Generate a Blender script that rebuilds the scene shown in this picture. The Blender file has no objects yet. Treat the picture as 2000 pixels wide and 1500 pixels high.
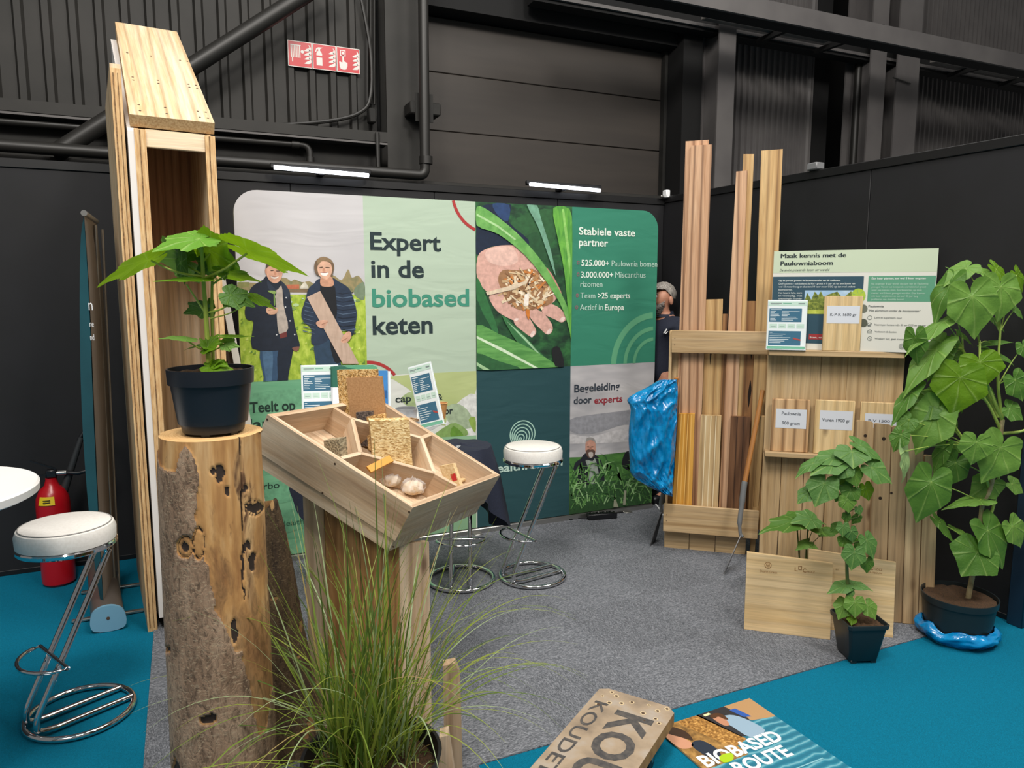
import bpy, bmesh, math, random
from math import sin, cos, pi, radians, sqrt, atan2, exp
from mathutils import Vector as V, Matrix, noise
random.seed(7)
S = bpy.context.scene
COL = S.collection

# ------------------------------------------------------------------ camera
FOC, TILT, YAW, HCAM = 1420.0, radians(7.38), radians(24.35), 1.65
cam_data = bpy.data.cameras.new('camera')
cam_data.sensor_width = 36.0
cam_data.lens = FOC / 2000.0 * 36.0
cam_data.clip_start = 0.02
cam = bpy.data.objects.new('camera', cam_data)
COL.objects.link(cam)
cam.location = (0, 0, HCAM)
cam.rotation_euler = (radians(90) - TILT, 0, -YAW)
S.camera = cam

# ------------------------------------------------------------------ world, lights, exposure
S.view_settings.view_transform = 'Standard'
S.view_settings.look = 'None'
S.view_settings.gamma = 1.0
S.view_settings.use_curve_mapping = False
S.view_settings.exposure = 0.0
wd = bpy.data.worlds.new('world')
S.world = wd
wd.use_nodes = True
wd.node_tree.nodes['Background'].inputs[0].default_value = (1.0, 0.97, 0.93, 1)
wd.node_tree.nodes['Background'].inputs[1].default_value = 0.20

def area(name, loc, target, sx, sy, power, color=(1, 1, 1), spread=180):
    d = bpy.data.lights.new(name, 'AREA')
    d.shape = 'RECTANGLE'; d.size = sx; d.size_y = sy; d.energy = power; d.color = color
    d.spread = radians(spread)
    o = bpy.data.objects.new(name, d); COL.objects.link(o)
    o.location = loc
    o.rotation_euler = (V(target) - V(loc)).to_track_quat('-Z', 'Y').to_euler()
    return o
# exhibition hall lamps high above the aisles
area('hall_lamp', (-0.6, 0.4, 6.2), (0.9, 3.0, 0.6), 1.1, 1.1, 210, (1.0, 0.95, 0.88))
area('hall_lamp', (2.2, -0.8, 6.4), (1.6, 3.2, 0.6), 1.1, 1.1, 210, (1.0, 0.95, 0.88))
area('hall_lamp', (-3.0, -2.0, 6.6), (0.6, 3.0, 0.8), 2.2, 2.2, 200, (1.0, 0.96, 0.9))
area('hall_lamp', (5.2, 0.2, 6.6), (2.0, 3.6, 0.8), 2.0, 2.0, 160, (1.0, 0.96, 0.9))
area('hall_lamp', (1.6, 2.9, 7.0), (1.6, 2.9, 0.0), 3.0, 2.0, 120, (1.0, 0.97, 0.93))

# ------------------------------------------------------------------ photo geometry (where things stand)
_h = (sin(YAW), cos(YAW)); _r = (cos(YAW), -sin(YAW))
def ray(px, py):
    a = px - 1000.0; b = 750.0 - py
    up = b * cos(TILT) - FOC * sin(TILT); fw = FOC * cos(TILT) + b * sin(TILT)
    return V((a * _r[0] + fw * _h[0], a * _r[1] + fw * _h[1], up))
EYE = V((0, 0, HCAM))
def at(px, py, z=0.0):
    d = ray(px, py); return EYE + d * ((z - HCAM) / d.z)
def aty(px, py, y):
    d = ray(px, py); return EYE + d * (y / d.y)
def hit(px, py, o, n):
    d = ray(px, py); return EYE + d * ((V(o) - EYE).dot(V(n)) / d.dot(V(n)))
def atd(px, py, fw):                       # point at a given horizontal distance straight ahead
    d = ray(px, py); return EYE + d * (fw / (d.x * _h[0] + d.y * _h[1]))
HEAD = V((_h[0], _h[1], 0)); RIGHT = V((_r[0], _r[1], 0)); UP = V((0, 0, 1))

class Fr:                                   # a local frame: origin and three axes
    def __init__(s, o, u, v, w=None):
        s.o = V(o); s.u = V(u).normalized()
        v = V(v); v = v - s.u * v.dot(s.u); s.v = v.normalized()
        s.w = V(w).normalized() if w is not None else s.u.cross(s.v)
    def p(s, a, b, c=0.0): return s.o + s.u * a + s.v * b + s.w * c
    def at(s, px, py, c=0.0):              # where the sight line meets the plane w = c, in frame units
        q = hit(px, py, s.o + s.w * c, s.w) - s.o
        return (q.dot(s.u), q.dot(s.v))
    def ats(s, pts, c=0.0): return [s.at(x, y, c) for x, y in pts]
WORLD = Fr((0, 0, 0), (1, 0, 0), (0, 1, 0))

# ------------------------------------------------------------------ materials
MATS = {}
def srgb(c):
    if isinstance(c, str):
        c = c.lstrip('#'); c = [int(c[i:i + 2], 16) / 255 for i in (0, 2, 4)]
    return tuple((x / 12.92 if x <= 0.04045 else ((x + 0.055) / 1.055) ** 2.4) for x in c) + (1,)
def shade(c, k):
    c = c.lstrip('#'); return ''.join('%02x' % max(0, min(255, int(int(c[i:i + 2], 16) * k))) for i in (0, 2, 4))
class NT:
    def __init__(s, name):
        s.m = bpy.data.materials.new(name); s.m.use_nodes = True
        s.t = s.m.node_tree; s.N = s.t.nodes; s.L = s.t.links
        s.b = s.N['Principled BSDF']
    def n(s, typ, **kw):
        o = s.N.new(typ)
        for k, v in kw.items():
            if k.startswith('i_'):
                key = k[2:]
                key = int(key) if key.isdigit() else key.replace('_', ' ')
                o.inputs[key].default_value = v
            else: setattr(o, k, v)
        return o
    def l(s, a, b): s.L.new(a, b)
    def ramp(s, fac, stops, interp='LINEAR'):
        r = s.N.new('ShaderNodeValToRGB'); r.color_ramp.interpolation = interp
        e = r.color_ramp.elements
        while len(e) < len(stops): e.new(0.5)
        for k, (p, c) in zip(e, stops):
            k.position = p; k.color = srgb(c)
        s.l(fac, r.inputs[0]); return r
    def attr(s, name, vec=True):
        a = s.N.new('ShaderNodeAttribute'); a.attribute_name = name
        return a.outputs['Vector' if vec else 'Fac']
    def noise(s, vec, scale, detail=3, rough=0.55, dist=0.0, mscale=None):
        if mscale:
            mp = s.N.new('ShaderNodeMapping'); mp.inputs['Scale'].default_value = mscale
            s.l(vec, mp.inputs[0]); vec = mp.outputs[0]
        o = s.n('ShaderNodeTexNoise', i_Scale=scale, i_Detail=detail, i_Roughness=rough, i_Distortion=dist)
        s.l(vec, o.inputs['Vector']); return o.outputs['Fac']
    def mix(s, fac, a, b, mode='MIX'):
        o = s.N.new('ShaderNodeMix'); o.data_type = 'RGBA'; o.blend_type = mode
        if isinstance(fac, float): o.inputs[0].default_value = fac
        else: s.l(fac, o.inputs[0])
        for k, v in ((6, a), (7, b)):
            if isinstance(v, (str, tuple, list)): o.inputs[k].default_value = srgb(v)
            else: s.l(v, o.inputs[k])
        return o.outputs[2]
    def math(s, op, a, b=None, c=None):
        o = s.N.new('ShaderNodeMath'); o.operation = op
        for k, v in enumerate((a, b, c)):
            if v is None: continue
            if isinstance(v, (int, float)): o.inputs[k].default_value = v
            else: s.l(v, o.inputs[k])
        return o.outputs[0]
    def bump(s, h, strength=0.2, dist=0.01):
        o = s.n('ShaderNodeBump', i_Strength=strength, i_Distance=dist)
        s.l(h, o.inputs['Height']); s.l(o.outputs[0], s.b.inputs['Normal'])
    def color(s, sock): s.l(sock, s.b.inputs['Base Color'])
    def set(s, **kw):
        for k, v in kw.items(): s.b.inputs[k.replace('_', ' ')].default_value = v
        return s

def plain(name, c, rough=0.5, metal=0.0, **kw):
    if name in MATS: return MATS[name]
    t = NT(name); t.b.inputs['Base Color'].default_value = srgb(c)
    t.set(Roughness=rough, Metallic=metal, **kw)
    MATS[name] = t.m; return t.m
def mottled(name, c1, c2, scale=40, rough=0.6, bump=0.0, mscale=None, detail=3, c3=None, metal=0.0):
    if name in MATS: return MATS[name]
    t = NT(name); g = t.attr('gc')
    n = t.noise(g, scale, detail, mscale=mscale)
    st = [(0.35, c1), (0.65, c2)] if c3 is None else [(0.3, c1), (0.5, c2), (0.68, c3)]
    t.color(t.ramp(n, st).outputs[0]); t.set(Roughness=rough, Metallic=metal)
    if bump: t.bump(n, bump, 0.004)
    MATS[name] = t.m; return t.m
def wood(name, light, mid, dark, rough=0.55, fine=1.0, tint=0.35, lines=0.5, knots=True):
    """Sawn timber: the grain runs along the x of each board's own coordinates."""
    t = NT(name); g = t.attr('gc')
    n1 = t.noise(g, 1.0, 4, 0.6, 0.8, (0.9, 17, 17))          # broad bands
    n2 = t.noise(g, 1.0, 3, 0.6, 0.2, (5 * fine, 150 * fine, 150 * fine))   # fine fibre
    n3 = t.noise(g, 0.35, 1, 0.5)                              # tone of the whole board
    wv = t.n('ShaderNodeTexWave', i_Scale=1.0, i_Distortion=9.0, i_Detail=1.5, i_Detail_Scale=0.55)
    wv.bands_direction = 'Y'
    mp = t.n('ShaderNodeMapping'); mp.inputs['Scale'].default_value = (0.55, 6.5, 6.5)
    t.l(g, mp.inputs[0]); t.l(mp.outputs[0], wv.inputs['Vector'])
    base = t.ramp(n1, [(0.25, dark), (0.42, mid), (0.64, light)]).outputs[0]
    ring = t.ramp(wv.outputs['Fac'], [(0.0, '8c7c70'), (0.10, 'c8bcb0'), (0.3, 'f0ece8'), (0.6, 'ffffff')]).outputs[0]
    c = t.mix(lines, base, ring, 'MULTIPLY')
    fib = t.ramp(n2, [(0.3, 'c4c4c4'), (0.6, 'ffffff')]).outputs[0]
    c = t.mix(0.45, c, fib, 'MULTIPLY')
    tn = t.ramp(n3, [(0.35, 'b8a898'), (0.5, 'f2ece6'), (0.62, 'ffffff')]).outputs[0]
    c = t.mix(tint, c, tn, 'MULTIPLY')
    if knots:
        vo = t.n('ShaderNodeTexVoronoi', i_Scale=1.0); vo.feature = 'F1'
        mp2 = t.n('ShaderNodeMapping'); mp2.inputs['Scale'].default_value = (1.6, 4.0, 4.0)
        t.l(g, mp2.inputs[0]); t.l(mp2.outputs[0], vo.inputs['Vector'])
        k = t.ramp(vo.outputs['Distance'], [(0.03, 'ffffff'), (0.085, '000000')]).outputs[0]
        c = t.mix(k, c, t.mix(0.75, c, '5a3a20'))
    t.color(c); t.set(Roughness=rough); t.bump(n2, 0.12, 0.002)
    MATS[name] = t.m; return t.m

# ------------------------------------------------------------------ mesh builder
class MB:
    def __init__(s):
        s.bm = bmesh.new(); s.gc = s.bm.verts.layers.float_vector.new('gc')
        s.vn = s.bm.verts.layers.float.new('vn'); s.mats = []
    def mi(s, m):
        if m not in s.mats: s.mats.append(m)
        return s.mats.index(m)
    def vt(s, co, g=None, vn=0.0):
        v = s.bm.verts.new(co); v[s.gc] = V(g) if g is not None else V(co); v[s.vn] = vn; return v
    def fc(s, vs, m):
        try: f = s.bm.faces.new(vs)
        except ValueError: return None
        f.material_index = s.mi(m); f.smooth = True; return f
    def box(s, lo, hi, m, F=WORLD, grain=0, bev=0.0):
        """A board or block in frame F, edges eased by bev, grain along axis 0/1/2."""
        c = [(a + b) / 2 for a, b in zip(lo, hi)]; h = [abs(b - a) / 2 for a, b in zip(lo, hi)]
        off = V((random.uniform(-40, 40), random.uniform(-40, 40), random.uniform(-40, 40)))
        def mk(l):
            q = {0: (l[0], l[1], l[2]), 1: (l[1], l[0], l[2]), 2: (l[2], l[0], l[1])}[grain]
            return s.vt(F.p(c[0] + l[0], c[1] + l[1], c[2] + l[2]), V(q) + off)
        b = min(bev, min(h) * 0.45)
        sg = (-1, 1)
        if b <= 0:
            v = {(x, y, z): mk((x * h[0], y * h[1], z * h[2])) for x in sg for y in sg for z in sg}
            for a in range(3):
                o1, o2 = [k for k in range(3) if k != a]
                for e in sg:
                    q = []
                    for p1, p2 in ((-1, -1), (1, -1), (1, 1), (-1, 1)):
                        t = [0, 0, 0]; t[a] = e; t[o1] = p1; t[o2] = p2; q.append(v[tuple(t)])
                    s.fc(q, m)
            return
        vv = {}
        for x in sg:
            for y in sg:
                for z in sg:
                    for a in range(3):
                        l = [x * (h[0] - b), y * (h[1] - b), z * (h[2] - b)]
                        l[a] = (x, y, z)[a] * h[a]; vv[(x, y, z, a)] = mk(l)
                    s.fc([vv[(x, y, z, k)] for k in range(3)], m)
        for a in range(3):
            o1, o2 = [k for k in range(3) if k != a]
            for e in sg:
                q = []
                for p1, p2 in ((-1, -1), (1, -1), (1, 1), (-1, 1)):
                    t = [0, 0, 0]; t[a] = e; t[o1] = p1; t[o2] = p2; q.append(vv[tuple(t) + (a,)])
                s.fc(q, m)
            for e1 in sg:
                for e2 in sg:
                    t = [0, 0, 0]; t[o1] = e1; t[o2] = e2
                    ta = list(t); tb = list(t); ta[a] = -1; tb[a] = 1
                    s.fc([vv[tuple(ta) + (o1,)], vv[tuple(tb) + (o1,)], vv[tuple(tb) + (o2,)], vv[tuple(ta) + (o2,)]], m)
    def beam(s, a, b, wid, thk, m, side=None, bev=0.0):
        """A board from a to b: wid across 'side', thk across the other way."""
        a = V(a); b = V(b); d = b - a
        sd = V(side) if side is not None else (d.cross(UP) if abs(d.normalized().z) < 0.95 else V((1, 0, 0)))
        F = Fr((a + b) / 2, d, sd); L = d.length / 2
        s.box((-L, -wid / 2, -thk / 2), (L, wid / 2, thk / 2), m, F, 0, bev)
    def prism(s, poly, w0, w1, m, F=WORLD, side=None, g=None, up=False):
        """Closed outline (u, v) in F given thickness from w0 to w1."""
        gg = V(g) if g is not None else V((0, 0, 0))
        q = (lambda a, b, c: V((b, a, c))) if up else (lambda a, b, c: V((a, b, c)))
        if g is None: gg = V((random.uniform(-40, 40), random.uniform(-40, 40), random.uniform(-40, 40)))
        A = [s.vt(F.p(a, b, w0), q(a, b, w0) + gg) for a, b in poly]
        B = [s.vt(F.p(a, b, w1), q(a, b, w1) + gg) for a, b in poly]
        s.fc(A[::-1], m); s.fc(B, m); n = len(poly)
        for i in range(n): s.fc([A[i], A[(i + 1) % n], B[(i + 1) % n], B[i]], side or m)
    def flat(s, poly, w, m, F=WORLD, g=None):
        """A printed shape lying at height w on a frame's plane."""
        gg = V(g) if g is not None else V((0, 0, 0))
        return s.fc([s.vt(F.p(a, b, w), V((a, b, w)) + gg) for a, b in poly], m)
    def rect(s, u0, v0, u1, v1, w, m, F=WORLD): return s.flat([(u0, v0), (u1, v0), (u1, v1), (u0, v1)], w, m, F)
    def quad(s, pts, m, gs=None): s.fc([s.vt(p, gs[i] if gs else None) for i, p in enumerate(pts)], m)
    def tube(s, pts, r, m, n=10, closed=False, cap=True, flat=1.0):
        pts = [V(p) for p in pts]; N = len(pts); rr = r if isinstance(r, (list, tuple)) else [r] * N
        T = []
        for i in range(N):
            a = pts[(i - 1) % N] if (closed or i > 0) else pts[i]
            b = pts[(i + 1) % N] if (closed or i < N - 1) else pts[i]
            T.append((b - a).normalized())
        x = T[0].cross(UP)
        if x.length < 0.1: x = T[0].cross(V((1, 0, 0)))
        x.normalize(); rings = []; acc = 0.0
        for i in range(N):
            if i: acc += (pts[i] - pts[i - 1]).length
            x = (x - T[i] * x.dot(T[i])).normalized(); y = T[i].cross(x)
            rings.append([s.vt(pts[i] + x * cos(2 * pi * k / n) * rr[i] + y * sin(2 * pi * k / n) * rr[i] * flat,
                               (acc, cos(2 * pi * k / n) * rr[i], sin(2 * pi * k / n) * rr[i])) for k in range(n)])
        for i in range(N if closed else N - 1):
            A = rings[i]; B = rings[(i + 1) % N]
            for k in range(n): s.fc([A[k], A[(k + 1) % n], B[(k + 1) % n], B[k]], m)
        if cap and not closed: s.fc(rings[0][::-1], m); s.fc(rings[-1], m)
    def lathe(s, prof, m, o=(0, 0, 0), n=36, F=None, cap=True):
        """Turn a profile of (radius, height) about the frame's w axis."""
        F = F or Fr(o, (1, 0, 0), (0, 1, 0)); rings = []
        for r, z in prof:
            if r < 1e-6: rings.append([s.vt(F.p(0, 0, z), (0, 0, z))])
            else: rings.append([s.vt(F.p(r * cos(2 * pi * k / n), r * sin(2 * pi * k / n), z), (r * cos(2 * pi * k / n), r * sin(2 * pi * k / n), z)) for k in range(n)])
        for A, B in zip(rings, rings[1:]):
            for k in range(n):
                k2 = (k + 1) % n
                if len(A) == 1 and len(B) == 1: continue
                if len(A) == 1: s.fc([A[0], B[k], B[k2]], m)
                elif len(B) == 1: s.fc([A[k], A[k2], B[0]], m)
                else: s.fc([A[k], A[k2], B[k2], B[k]], m)
        if cap:
            if len(rings[0]) > 1: s.fc(rings[0][::-1], m)
            if len(rings[-1]) > 1: s.fc(rings[-1], m)
    def grid(s, fn, nu, nv, m, cu=False, cv=False, gfn=None, vfn=None):
        P = [[s.vt(fn(i / (nu if cu else nu - 1), j / (nv if cv else nv - 1)),
                   gfn(i / (nu if cu else nu - 1), j / (nv if cv else nv - 1)) if gfn else None,
                   vfn(i / (nu if cu else nu - 1), j / (nv if cv else nv - 1)) if vfn else 0.0) for j in range(nv)] for i in range(nu)]
        for i in range(nu if cu else nu - 1):
            for j in range(nv if cv else nv - 1):
                s.fc([P[i][j], P[(i + 1) % nu][j], P[(i + 1) % nu][(j + 1) % nv], P[i][(j + 1) % nv]], m)
        return P
    def text(s, txt, F, u, v, m, width=None, height=None, w=0.001, bold=0.0, align='l', slant=0.0):
        polys, W = glyphs(txt, bold, slant)
        k = height if height else None
        ku = width / W if width else None
        if k is None: k = ku
        if ku is None: ku = k
        if align == 'c': u -= W * ku / 2
        for p in polys:
            s.flat([(u + a * ku, v + b * k) for a, b in p], w, m, F)
    def build(s, name, parent=None, sharp=38, normals=True):
        if normals: bmesh.ops.recalc_face_normals(s.bm, faces=s.bm.faces)
        me = bpy.data.meshes.new(name)
        if parent is not None:
            o, q = V((0, 0, 0)), parent
            while q is not None: o += q.location; q = q.parent
        else:
            xs = [v.co for v in s.bm.verts]
            o = V(((min(c.x for c in xs) + max(c.x for c in xs)) / 2, (min(c.y for c in xs) + max(c.y for c in xs)) / 2, min(c.z for c in xs)))
        bmesh.ops.translate(s.bm, vec=-o, verts=s.bm.verts)
        s.bm.to_mesh(me); s.bm.free()
        for m in s.mats: me.materials.append(m)
        me.set_sharp_from_angle(angle=radians(sharp))
        ob = bpy.data.objects.new(name, me); COL.objects.link(ob)
        if parent is not None: ob.parent = parent
        else: ob.location = o
        return ob

_gl = {}
def glyphs(txt, bold=0.0, slant=0.0):
    """Outline of a line of lettering as flat polygons, capital height 1."""
    key = (txt, bold, slant)
    if key in _gl: return _gl[key]
    c = bpy.data.curves.new('lettering', 'FONT'); c.body = txt; c.offset = bold; c.shear = slant
    c.fill_mode = 'BOTH'; c.resolution_u = 3
    o = bpy.data.objects.new('lettering', c); COL.objects.link(o)
    me = o.to_mesh()
    polys = [[(me.vertices[i].co.x, me.vertices[i].co.y) for i in p.vertices] for p in me.polygons]
    o.to_mesh_clear(); bpy.data.objects.remove(o); bpy.data.curves.remove(c)
    x0 = min(a for p in polys for a, b in p); x1 = max(a for p in polys for a, b in p)
    k = 1 / 0.72
    polys = [[((a - x0) * k, b * k) for a, b in p] for p in polys]
    _gl[key] = (polys, (x1 - x0) * k); return _gl[key]

def smooth(pts, n=3, closed=True):
    """Round a traced outline (Catmull-Rom)."""
    out = []; N = len(pts)
    for i in range(N if closed else N - 1):
        g = lambda k: pts[(i + k) % N] if closed else pts[max(0, min(N - 1, i + k))]
        a, b, c, d = g(-1), g(0), g(1), g(2)
        for t in range(n):
            t /= n
            out.append(tuple(0.5 * (2 * b[k] + (c[k] - a[k]) * t + (2 * a[k] - 5 * b[k] + 4 * c[k] - d[k]) * t * t
                       + (3 * b[k] - a[k] - 3 * c[k] + d[k]) * t ** 3) for k in range(len(b))))
    if not closed: out.append(tuple(pts[-1]))
    return out
def crop(ox, oy, s): return lambda *pts: [(ox + x / s, oy + y / s) for x, y in pts]

def thing(name, label, cat, loc=(0, 0, 0), rz=0.0, group=None):
    o = bpy.data.objects.new(name, None); COL.objects.link(o)
    o.empty_display_size = 0.1; o.location = loc; o.rotation_euler = (0, 0, rz)
    return tag(o, label, cat, group)
def tag(o, label, cat, group=None, kind=None):
    o['label'] = label; o['category'] = cat
    if group: o['group'] = group
    if kind: o['kind'] = kind
    return o
def struct(mb, name, **k):
    o = mb.build(name, **k); o['kind'] = 'structure'; return o
def copy_tree(o, parent=None):
    c = o.copy(); COL.objects.link(c)
    if parent is not None: c.parent = parent
    for ch in o.children: copy_tree(ch, c)
    return c
# ------------------------------------------------------------------ material library
W_TOWER = wood('paulownia_plywood', 'ecd9bc', 'd9bd93', 'b78f60', tint=0.3, lines=0.35)
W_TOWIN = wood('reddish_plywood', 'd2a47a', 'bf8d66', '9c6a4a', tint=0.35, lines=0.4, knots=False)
W_TRAY = wood('tray_paulownia', 'e4cfb4', 'd2b595', 'b39274', tint=0.35, lines=0.3)
W_RACK = wood('rack_timber', 'd2b890', 'c2a57a', 'ab8c62', tint=0.4, lines=0.22)
W_PINK = wood('pinkish_plank', 'dab492', 'c89c78', 'a67850', tint=0.25, lines=0.75, knots=False)
W_TAN = wood('tan_plank', 'd2b07c', 'bc9560', '987044', tint=0.3, lines=0.5)
W_CRACK = wood('brown_cracked_plank', 'ac8152', '94683f', '6e4a2a', tint=0.25, lines=0.6)
W_DARK = wood('thermo_treated_plank', '7a5538', '64432b', '4a301e', tint=0.2, lines=0.5, knots=False)
W_OILED = wood('oiled_pine', 'e2aa4e', 'd49738', 'b4782a', tint=0.15, lines=0.5, knots=False)
W_PALE = wood('pale_ribbed_plank', 'd9bd90', 'c7a777', 'a98858', tint=0.15, lines=0.4, knots=False)
W_CLT = wood('solid_spruce_panel', 'e4c99c', 'dcbe8c', 'cfae7a', tint=0.2, lines=0.22)
W_SAMP = wood('sample_spruce', 'ead0a0', 'e2c490', 'd6b47c', tint=0.2, lines=0.3)
W_POST = wood('weathered_post', 'ccb189', 'b99b74', '8e7554', tint=0.45, lines=0.4)
W_HANDLE = wood('ash_handle', 'bd8448', 'aa7038', '8c5828', tint=0.1, lines=0.3, knots=False)
W_EDGE = mottled('plywood_edge', 'b98f5e', 'd6b585', 60, 0.7, 0.15, (0.25, 2.0, 2.0))
W_EDGELINE = mottled('plywood_core_line', '5d4429', '8c6a44', 90, 0.8)
WHITE_EDGE = plain('white_membrane', 'd9d4d0', 0.5)
CHROME = plain('chrome', 'd6d6d8', 0.07, 1.0)
ALU = plain('brushed_aluminium', 'b5b4b0', 0.3, 0.9)
BLACK_P = plain('black_plastic', '17191d', 0.38)
POT_P = plain('pot_plastic', '1a1d24', 0.36)
POT_G = plain('dark_green_grey_pot_plastic', '1d2629', 0.4)
LEATHER = mottled('white_leatherette', 'dedad4', 'e6e3de', 90, 0.42, 0.06)
WHITE_LAM = plain('white_laminate', 'ecebe9', 0.3)
STEEL_D = plain('dark_tool_steel', '5a5a5c', 0.45, 0.6)
GREY_PAINT = plain('grey_tool_paint', '6f7173', 0.5)
PAPER = plain('white_paper', 'eceef0', 0.6)
SOIL = mottled('potting_soil', '1a120b', '4e3620', 160, 0.95, 0.9, None, 4, '2c1e12')
NAVY = mottled('navy_knit', '141a2b', '1d2438', 220, 0.85, 0.2)
INK = plain('dark_green_ink', '1d2f33', 0.7)
SCREW = plain('screw_hole', '4b382a', 0.7)

# ------------------------------------------------------------------ floor
def carpet(name, c1, c2, c3, tiles):
    t = NT(name); g = t.attr('gc')
    a = t.noise(g, 1.0, 3, 0.7, 0, (260, 90, 90)); b = t.noise(g, 1.0, 3, 0.7, 0, (90, 260, 90))
    if tiles:
        ck = t.n('ShaderNodeTexChecker', i_Scale=2.0); t.l(g, ck.inputs['Vector'])
        f = t.math('ADD', t.math('MULTIPLY', ck.outputs['Fac'], t.math('SUBTRACT', b, a)), a)
        big = t.noise(g, 1.3, 2)
        col = t.ramp(f, [(0.3, c1), (0.5, c2), (0.7, c3)]).outputs[0]
        col = t.mix(0.3, col, t.ramp(t.math('ADD', t.math('MULTIPLY', ck.outputs['Fac'], 0.25), t.math('MULTIPLY', big, 0.7)), [(0.25, 'b8b8b8'), (0.6, 'ffffff')]).outputs[0], 'MULTIPLY')
    else:
        f = t.noise(g, 420, 3); col = t.ramp(f, [(0.3, c1), (0.5, c2), (0.7, c3)]).outputs[0]
    t.color(col); t.set(Roughness=0.95); t.b.inputs['Specular IOR Level'].default_value = 0.15
    t.bump(f, 0.5 if tiles else 0.15, 0.004); return t.m
CARPET = carpet('grey_carpet_tiles', '3f4248', '696c72', '979aa1', True)
CARPET_B = carpet('petrol_blue_carpet', '00546c', '00647f', '007293', False)
m = MB(); m.box((-7, -3, -0.1), (9, 8, 0.0), CARPET_B); struct(m, 'floor')
m = MB(); m.prism([(-0.205, 2.19), (-0.205, 4.86), (3.54, 4.86), (3.67, 2.19)], 0.0005, 0.005, CARPET); struct(m, 'floor_stand')
m = MB(); m.prism([(3.85, 2.25), (3.85, 4.0), (8.5, 4.0), (8.5, 2.25)], 0.0005, 0.005, CARPET); struct(m, 'floor_neighbour')
# cut through: the near-left part of the grey carpet runs on to the front
m = MB(); m.prism([(-0.205, 2.19), (0.86, 2.19), (0.86, 1.0), (-0.205, 1.0)][::-1], 0.0006, 0.0048, CARPET); struct(m, 'floor_front')

# ------------------------------------------------------------------ stand walls
WALL = mottled('black_stand_panel', '0d0d10', '121216', 3, 0.7)
WALL_T = plain('black_wall_trim', '0b0b0d', 0.5)
def stand_wall(name, a, b, h, seams, post_end):
    a, b = V(a), V(b); u = (b - a).normalized(); L = (b - a).length
    F = Fr(a, u, UP)
    if F.w.dot(EYE - a) < 0: F.w = -F.w
    m = MB(); n = max(1, round(L / seams)); st = L / n
    for i in range(n): m.box((i * st + 0.002, 0, -0.045), ((i + 1) * st - 0.002, h - 0.05, -0.005), WALL, F, 1, 0.002)
    m.box((0, h - 0.05, -0.055), (L, h, 0.004), WALL_T, F, 0, 0.003)
    m.box((0, 0, -0.05), (L, 0.03, -0.003), WALL_T, F, 0, 0.002)
    struct(m, name); return F
FB = stand_wall('wall_back', (-7, 4.9, 0), (3.55, 4.9, 0), 2.37, 1.0, False)
FR_ = stand_wall('wall_right', (3.55, 4.94, 0), (3.70, 2.13, 0), 2.385, 0.97, True)
m = MB(); m.box((3.67, 2.05, 0), (3.735, 2.125, 2.385), plain('dark_blue_post', '12283a', 0.4), WORLD, 2, 0.004); struct(m, 'trim_1')
# the neighbour's stand seen past the wall end
m = MB(); m.box((4.9, 3.3, 0), (9.0, 3.36, 2.4), plain('beige_panel', 'a9a49a', 0.7)); struct(m, 'wall_neighbour')
m = MB(); p0 = aty(1968, 1000, 3.28); p1 = aty(2060, 835, 3.28)
m.box((p0.x, 3.27, p0.z), (p1.x, 3.295, p1.z), plain('pink_print', 'd9a89c', 0.6))
tag(m.build('poster'), 'pink poster on the neighbouring stand past the wall end', 'poster')

# ------------------------------------------------------------------ the hall behind
HALL = mottled('dark_painted_steel', '1f1e1b', '2a2825', 2.5, 0.65, 0, None, 4)
HALL_D = mottled('dark_painted_brick', '151412', '201f1c', 6, 0.75, 0.3, None, 4)
HALL_G = mottled('grey_painted_steel', '565353', '625f5e', 2.0, 0.6)
HALL_B = plain('black_opening', '060607', 0.8)
DOORM = mottled('roller_door_paint', '332e2a', '3d3732', 1.2, 0.6, 0, (0.4, 1, 4))
PIPE = plain('painted_pipe', '232220', 0.45)
def xz(px, py, y):
    q = aty(px, py, y); return q.x, q.z
def ribbed(name, x0, x1, z0, z1, y, pitch, depth, mat):
    m = MB(); pr = []; x = x0
    while x < x1:
        pr += [(x, y), (x + pitch * .55, y), (x + pitch * .65, y - depth), (x + pitch * .9, y - depth)]; x += pitch
    pr.append((x1, y))
    g = [random.uniform(0, 40) for _ in pr]
    A = [m.vt((a, b, z0)) for a, b in pr]; B = [m.vt((a, b, z1)) for a, b in pr]
    for i in range(len(pr) - 1): m.fc([A[i], A[i + 1], B[i + 1], B[i]], mat)
    C_ = [m.vt((x0, y + .04, z0)), m.vt((x1, y + .04, z0)), m.vt((x1, y + .04, z1)), m.vt((x0, y + .04, z1))]; m.fc(C_, mat)
    return struct(m, name, normals=False)
ribbed('wall_hall_left', -6, 1.56, 2.9, 6.5, 6.25, 0.165, 0.03, HALL)
m = MB(); m.box((-6, 6.2, 0), (1.56, 6.5, 2.92), HALL_D); struct(m, 'wall_hall_plinth')
m = MB(); m.box((1.56, 6.45, 0), (1.62, 6.5, 6.5), HALL_B); m.box((1.5, 6.3, 0), (1.62, 6.44, 6.5), HALL_B); struct(m, 'trim_2')
# roller door in its recess
m = MB()
for i in range(8):
    z0 = 0.02 + i * 0.515; m.box((1.7, 6.62, z0), (4.72, 6.68, min(z0 + 0.511, 4.10)), DOORM, WORLD, 0, 0.006)
d = struct(m, 'door_1')
m = MB(); m.box((1.7, 6.72, 0), (4.99, 6.8, 6.5), HALL_B); m.box((4.75, 6.3, 0), (4.99, 6.8, 6.5), HALL_B); m.box((1.7, 6.4, 4.11), (4.99, 6.72, 6.5), HALL_B); struct(m, 'wall_hall_back')
m = MB(); m.box((4.71, 6.55, 0), (4.745, 6.62, 4.1), HALL_D); struct(m, 'trim_3')
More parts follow.
